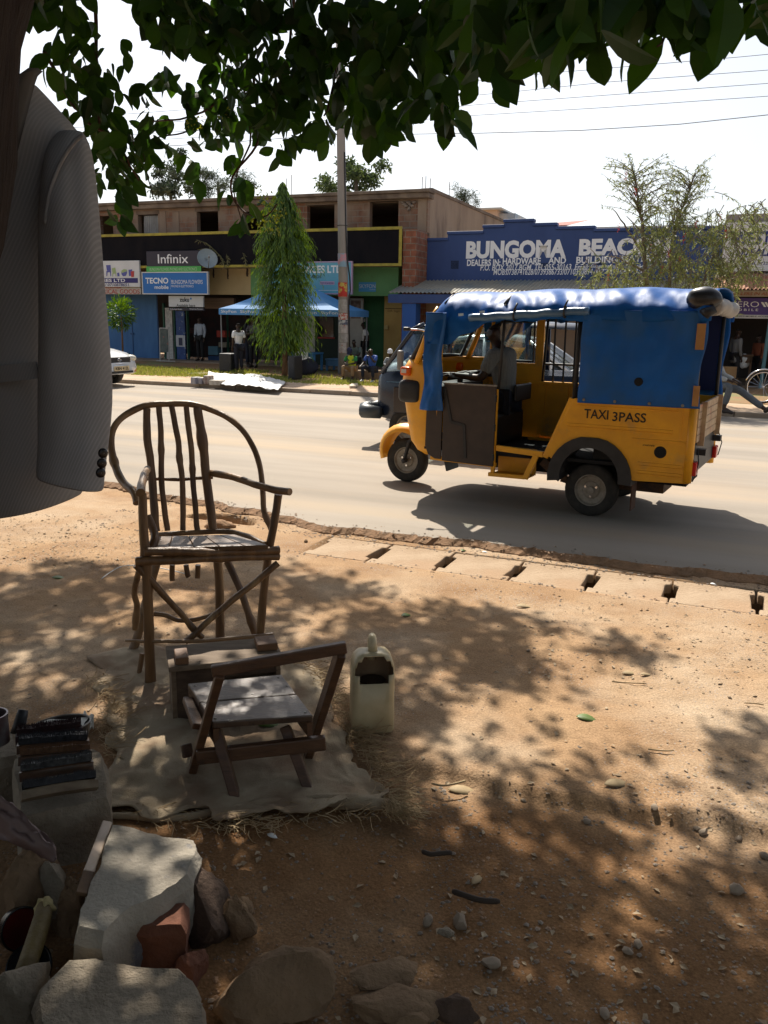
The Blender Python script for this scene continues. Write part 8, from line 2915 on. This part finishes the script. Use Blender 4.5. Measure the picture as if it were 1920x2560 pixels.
d = ray(*ZP(730, 560)); t = 23.6 / d.dot(N)
s_ = ((CP + d * t).z - .12) / 1.17
person('person in a grey-green collared shirt sitting behind the hi-vis and blue-shirted pair', q, TOCAM, SIT, mat('grey_green_shirt', (.17, .21, .19), (.12, .15, .14), sc=9, rough=.9), BTR, scale=s_)
for foot, lab, w_ in ((ZP(540, 1400), 'low stone block seat under the person in the hi-vis vest', .55), (ZP(960, 1400), 'low stone block seat under the person in the blue T-shirt', .55), (ZP(1370, 1400), 'low stone block seat under the person in the white cap', .5)):
    q = at(*foot, .1)
    q = q - TOCAM * .40
    m = MB()
    u, v = q.dot(D), q.dot(N)
    m.sbox(u - w_ / 2, u + w_ / 2, v - .16, v + .22, .04, .34)
    tag(m.build('stone_bench', mat('seat_stone', (.24, .17, .11), (.16, .11, .07), sc=5, rough=.95), bevel=.03), lab, 'seat')
MB_ = MB().sbox(FP(*ZP(730, 1330), 23.6)[0] - .3, FP(*ZP(730, 1330), 23.6)[0] + .3, 23.5, 23.9, .05, .37)
tag(MB_.build('stone_bench', mat('seat_stone', (.24, .17, .11)), bevel=.03), 'low stone block seat under the person in the grey-green shirt', 'seat')
# people in the right-hand shop
q = uvz(FP(*ZR(1165, 1560), 24.7)[0], 24.7, .12)
s_ = stand_scale(*ZR(1160, 1105), q)
person('person in a long grey coat standing in the dark shop at the right', q, (D * .7 + N * .5).normalized(), STAND, mat('grey_coat', (.17, .17, .17), (.13, .13, .13), sc=6, rough=.9), BTR, sleeves='long', scale=s_, coat=True)
q = uvz(FP(*ZR(1385, 1720), 25.6)[0], 25.6, .12)
s_ = stand_scale(*ZR(1385, 1170), q)
person('person in a rust brown shirt standing deep in the dark shop', q, (LEFT + TOCAM).normalized(), STAND, mat('rust_shirt', (.20, .06, .03), rough=.9), BTR, sleeves='long', scale=s_)
# person with outstretched legs on a wooden chair, right of the taxi
qf = at(*ZR(1110, 2010), .12)
fd_ = (D * .95 - N * .3).normalized()
base = qf - fd_ * .42
base.z = .12
person('person in grey trousers with one leg stretched out, sitting behind the taxi', base, fd_, SIT, GRYS, mat('grey_trousers', (.12, .13, .14), (.09, .10, .11), sc=5, rough=.9), sleeves='long', scale=1.05,
       over=dict(knR=(.16, .44, .50), anR=(.16, .36, .09), toR=(.17, .50, .035), knL=(-.14, .48, .42), anL=(-.12, .98, .10), toL=(-.11, 1.11, .17), wrL=(-.12, .40, .58), wrR=(.12, .38, .58)))
wc = thing('wooden_stool', 'wooden stool under the person with outstretched legs', 'stool', base)
m = MB()
c0 = base + UP * .33
for a, b in ((-.2, -.2), (.2, -.2), (.2, .22), (-.2, .22)):
    e = V((-fd_.y, fd_.x, 0))
    MB().beam(base + fd_ * b * 1.15 + e * a * 1.15, c0 + fd_ * b * .9 + e * a * .9, .04, .04, (1, 0, 0)).build('leg', mat('stool_wood', (.34, .20, .09), rough=.7), wc)
MB().beam(c0 - fd_ * .22 + UP * .012, c0 + fd_ * .22 + UP * .012, .44, .024, UP).build('seat', mat('stool_wood', (.34, .20, .09)), wc)
# driver
M = ORG[rk.name]
fd_ = (M.to_3x3() @ V((1, 0, 0)))
dp_ = M @ V((1.10, -.06, .40))
STRS = mat('striped_shirt', (.24, .25, .24), (.15, .16, .16), sc=60, rough=.9, stretch=(1, 1, .05))
person('person in a grey striped shirt driving the yellow taxi', dp_, fd_, SIT, STRS, NTR, scale=1.0,
       over=dict(pel=(0, -.05, .50), spn=(0, -.03, .68), chs=(0, .02, .90), nek=(0, .06, 1.03), hea=(0, .09, 1.13), shL=(-.215, .0, .97), shR=(.215, .0, .97), elL=(-.31, .08, .72), elR=(.27, .14, .74), wrL=(-.22, .42, .74), wrR=(.22, .42, .74), hiL=(-.09, -.02, .50), hiR=(.09, -.02, .50), knL=(-.16, .40, .50), knR=(.16, .40, .50), anL=(-.14, .44, .16), anR=(.14, .44, .16), toL=(-.14, .57, .13), toR=(.14, .57, .13)))
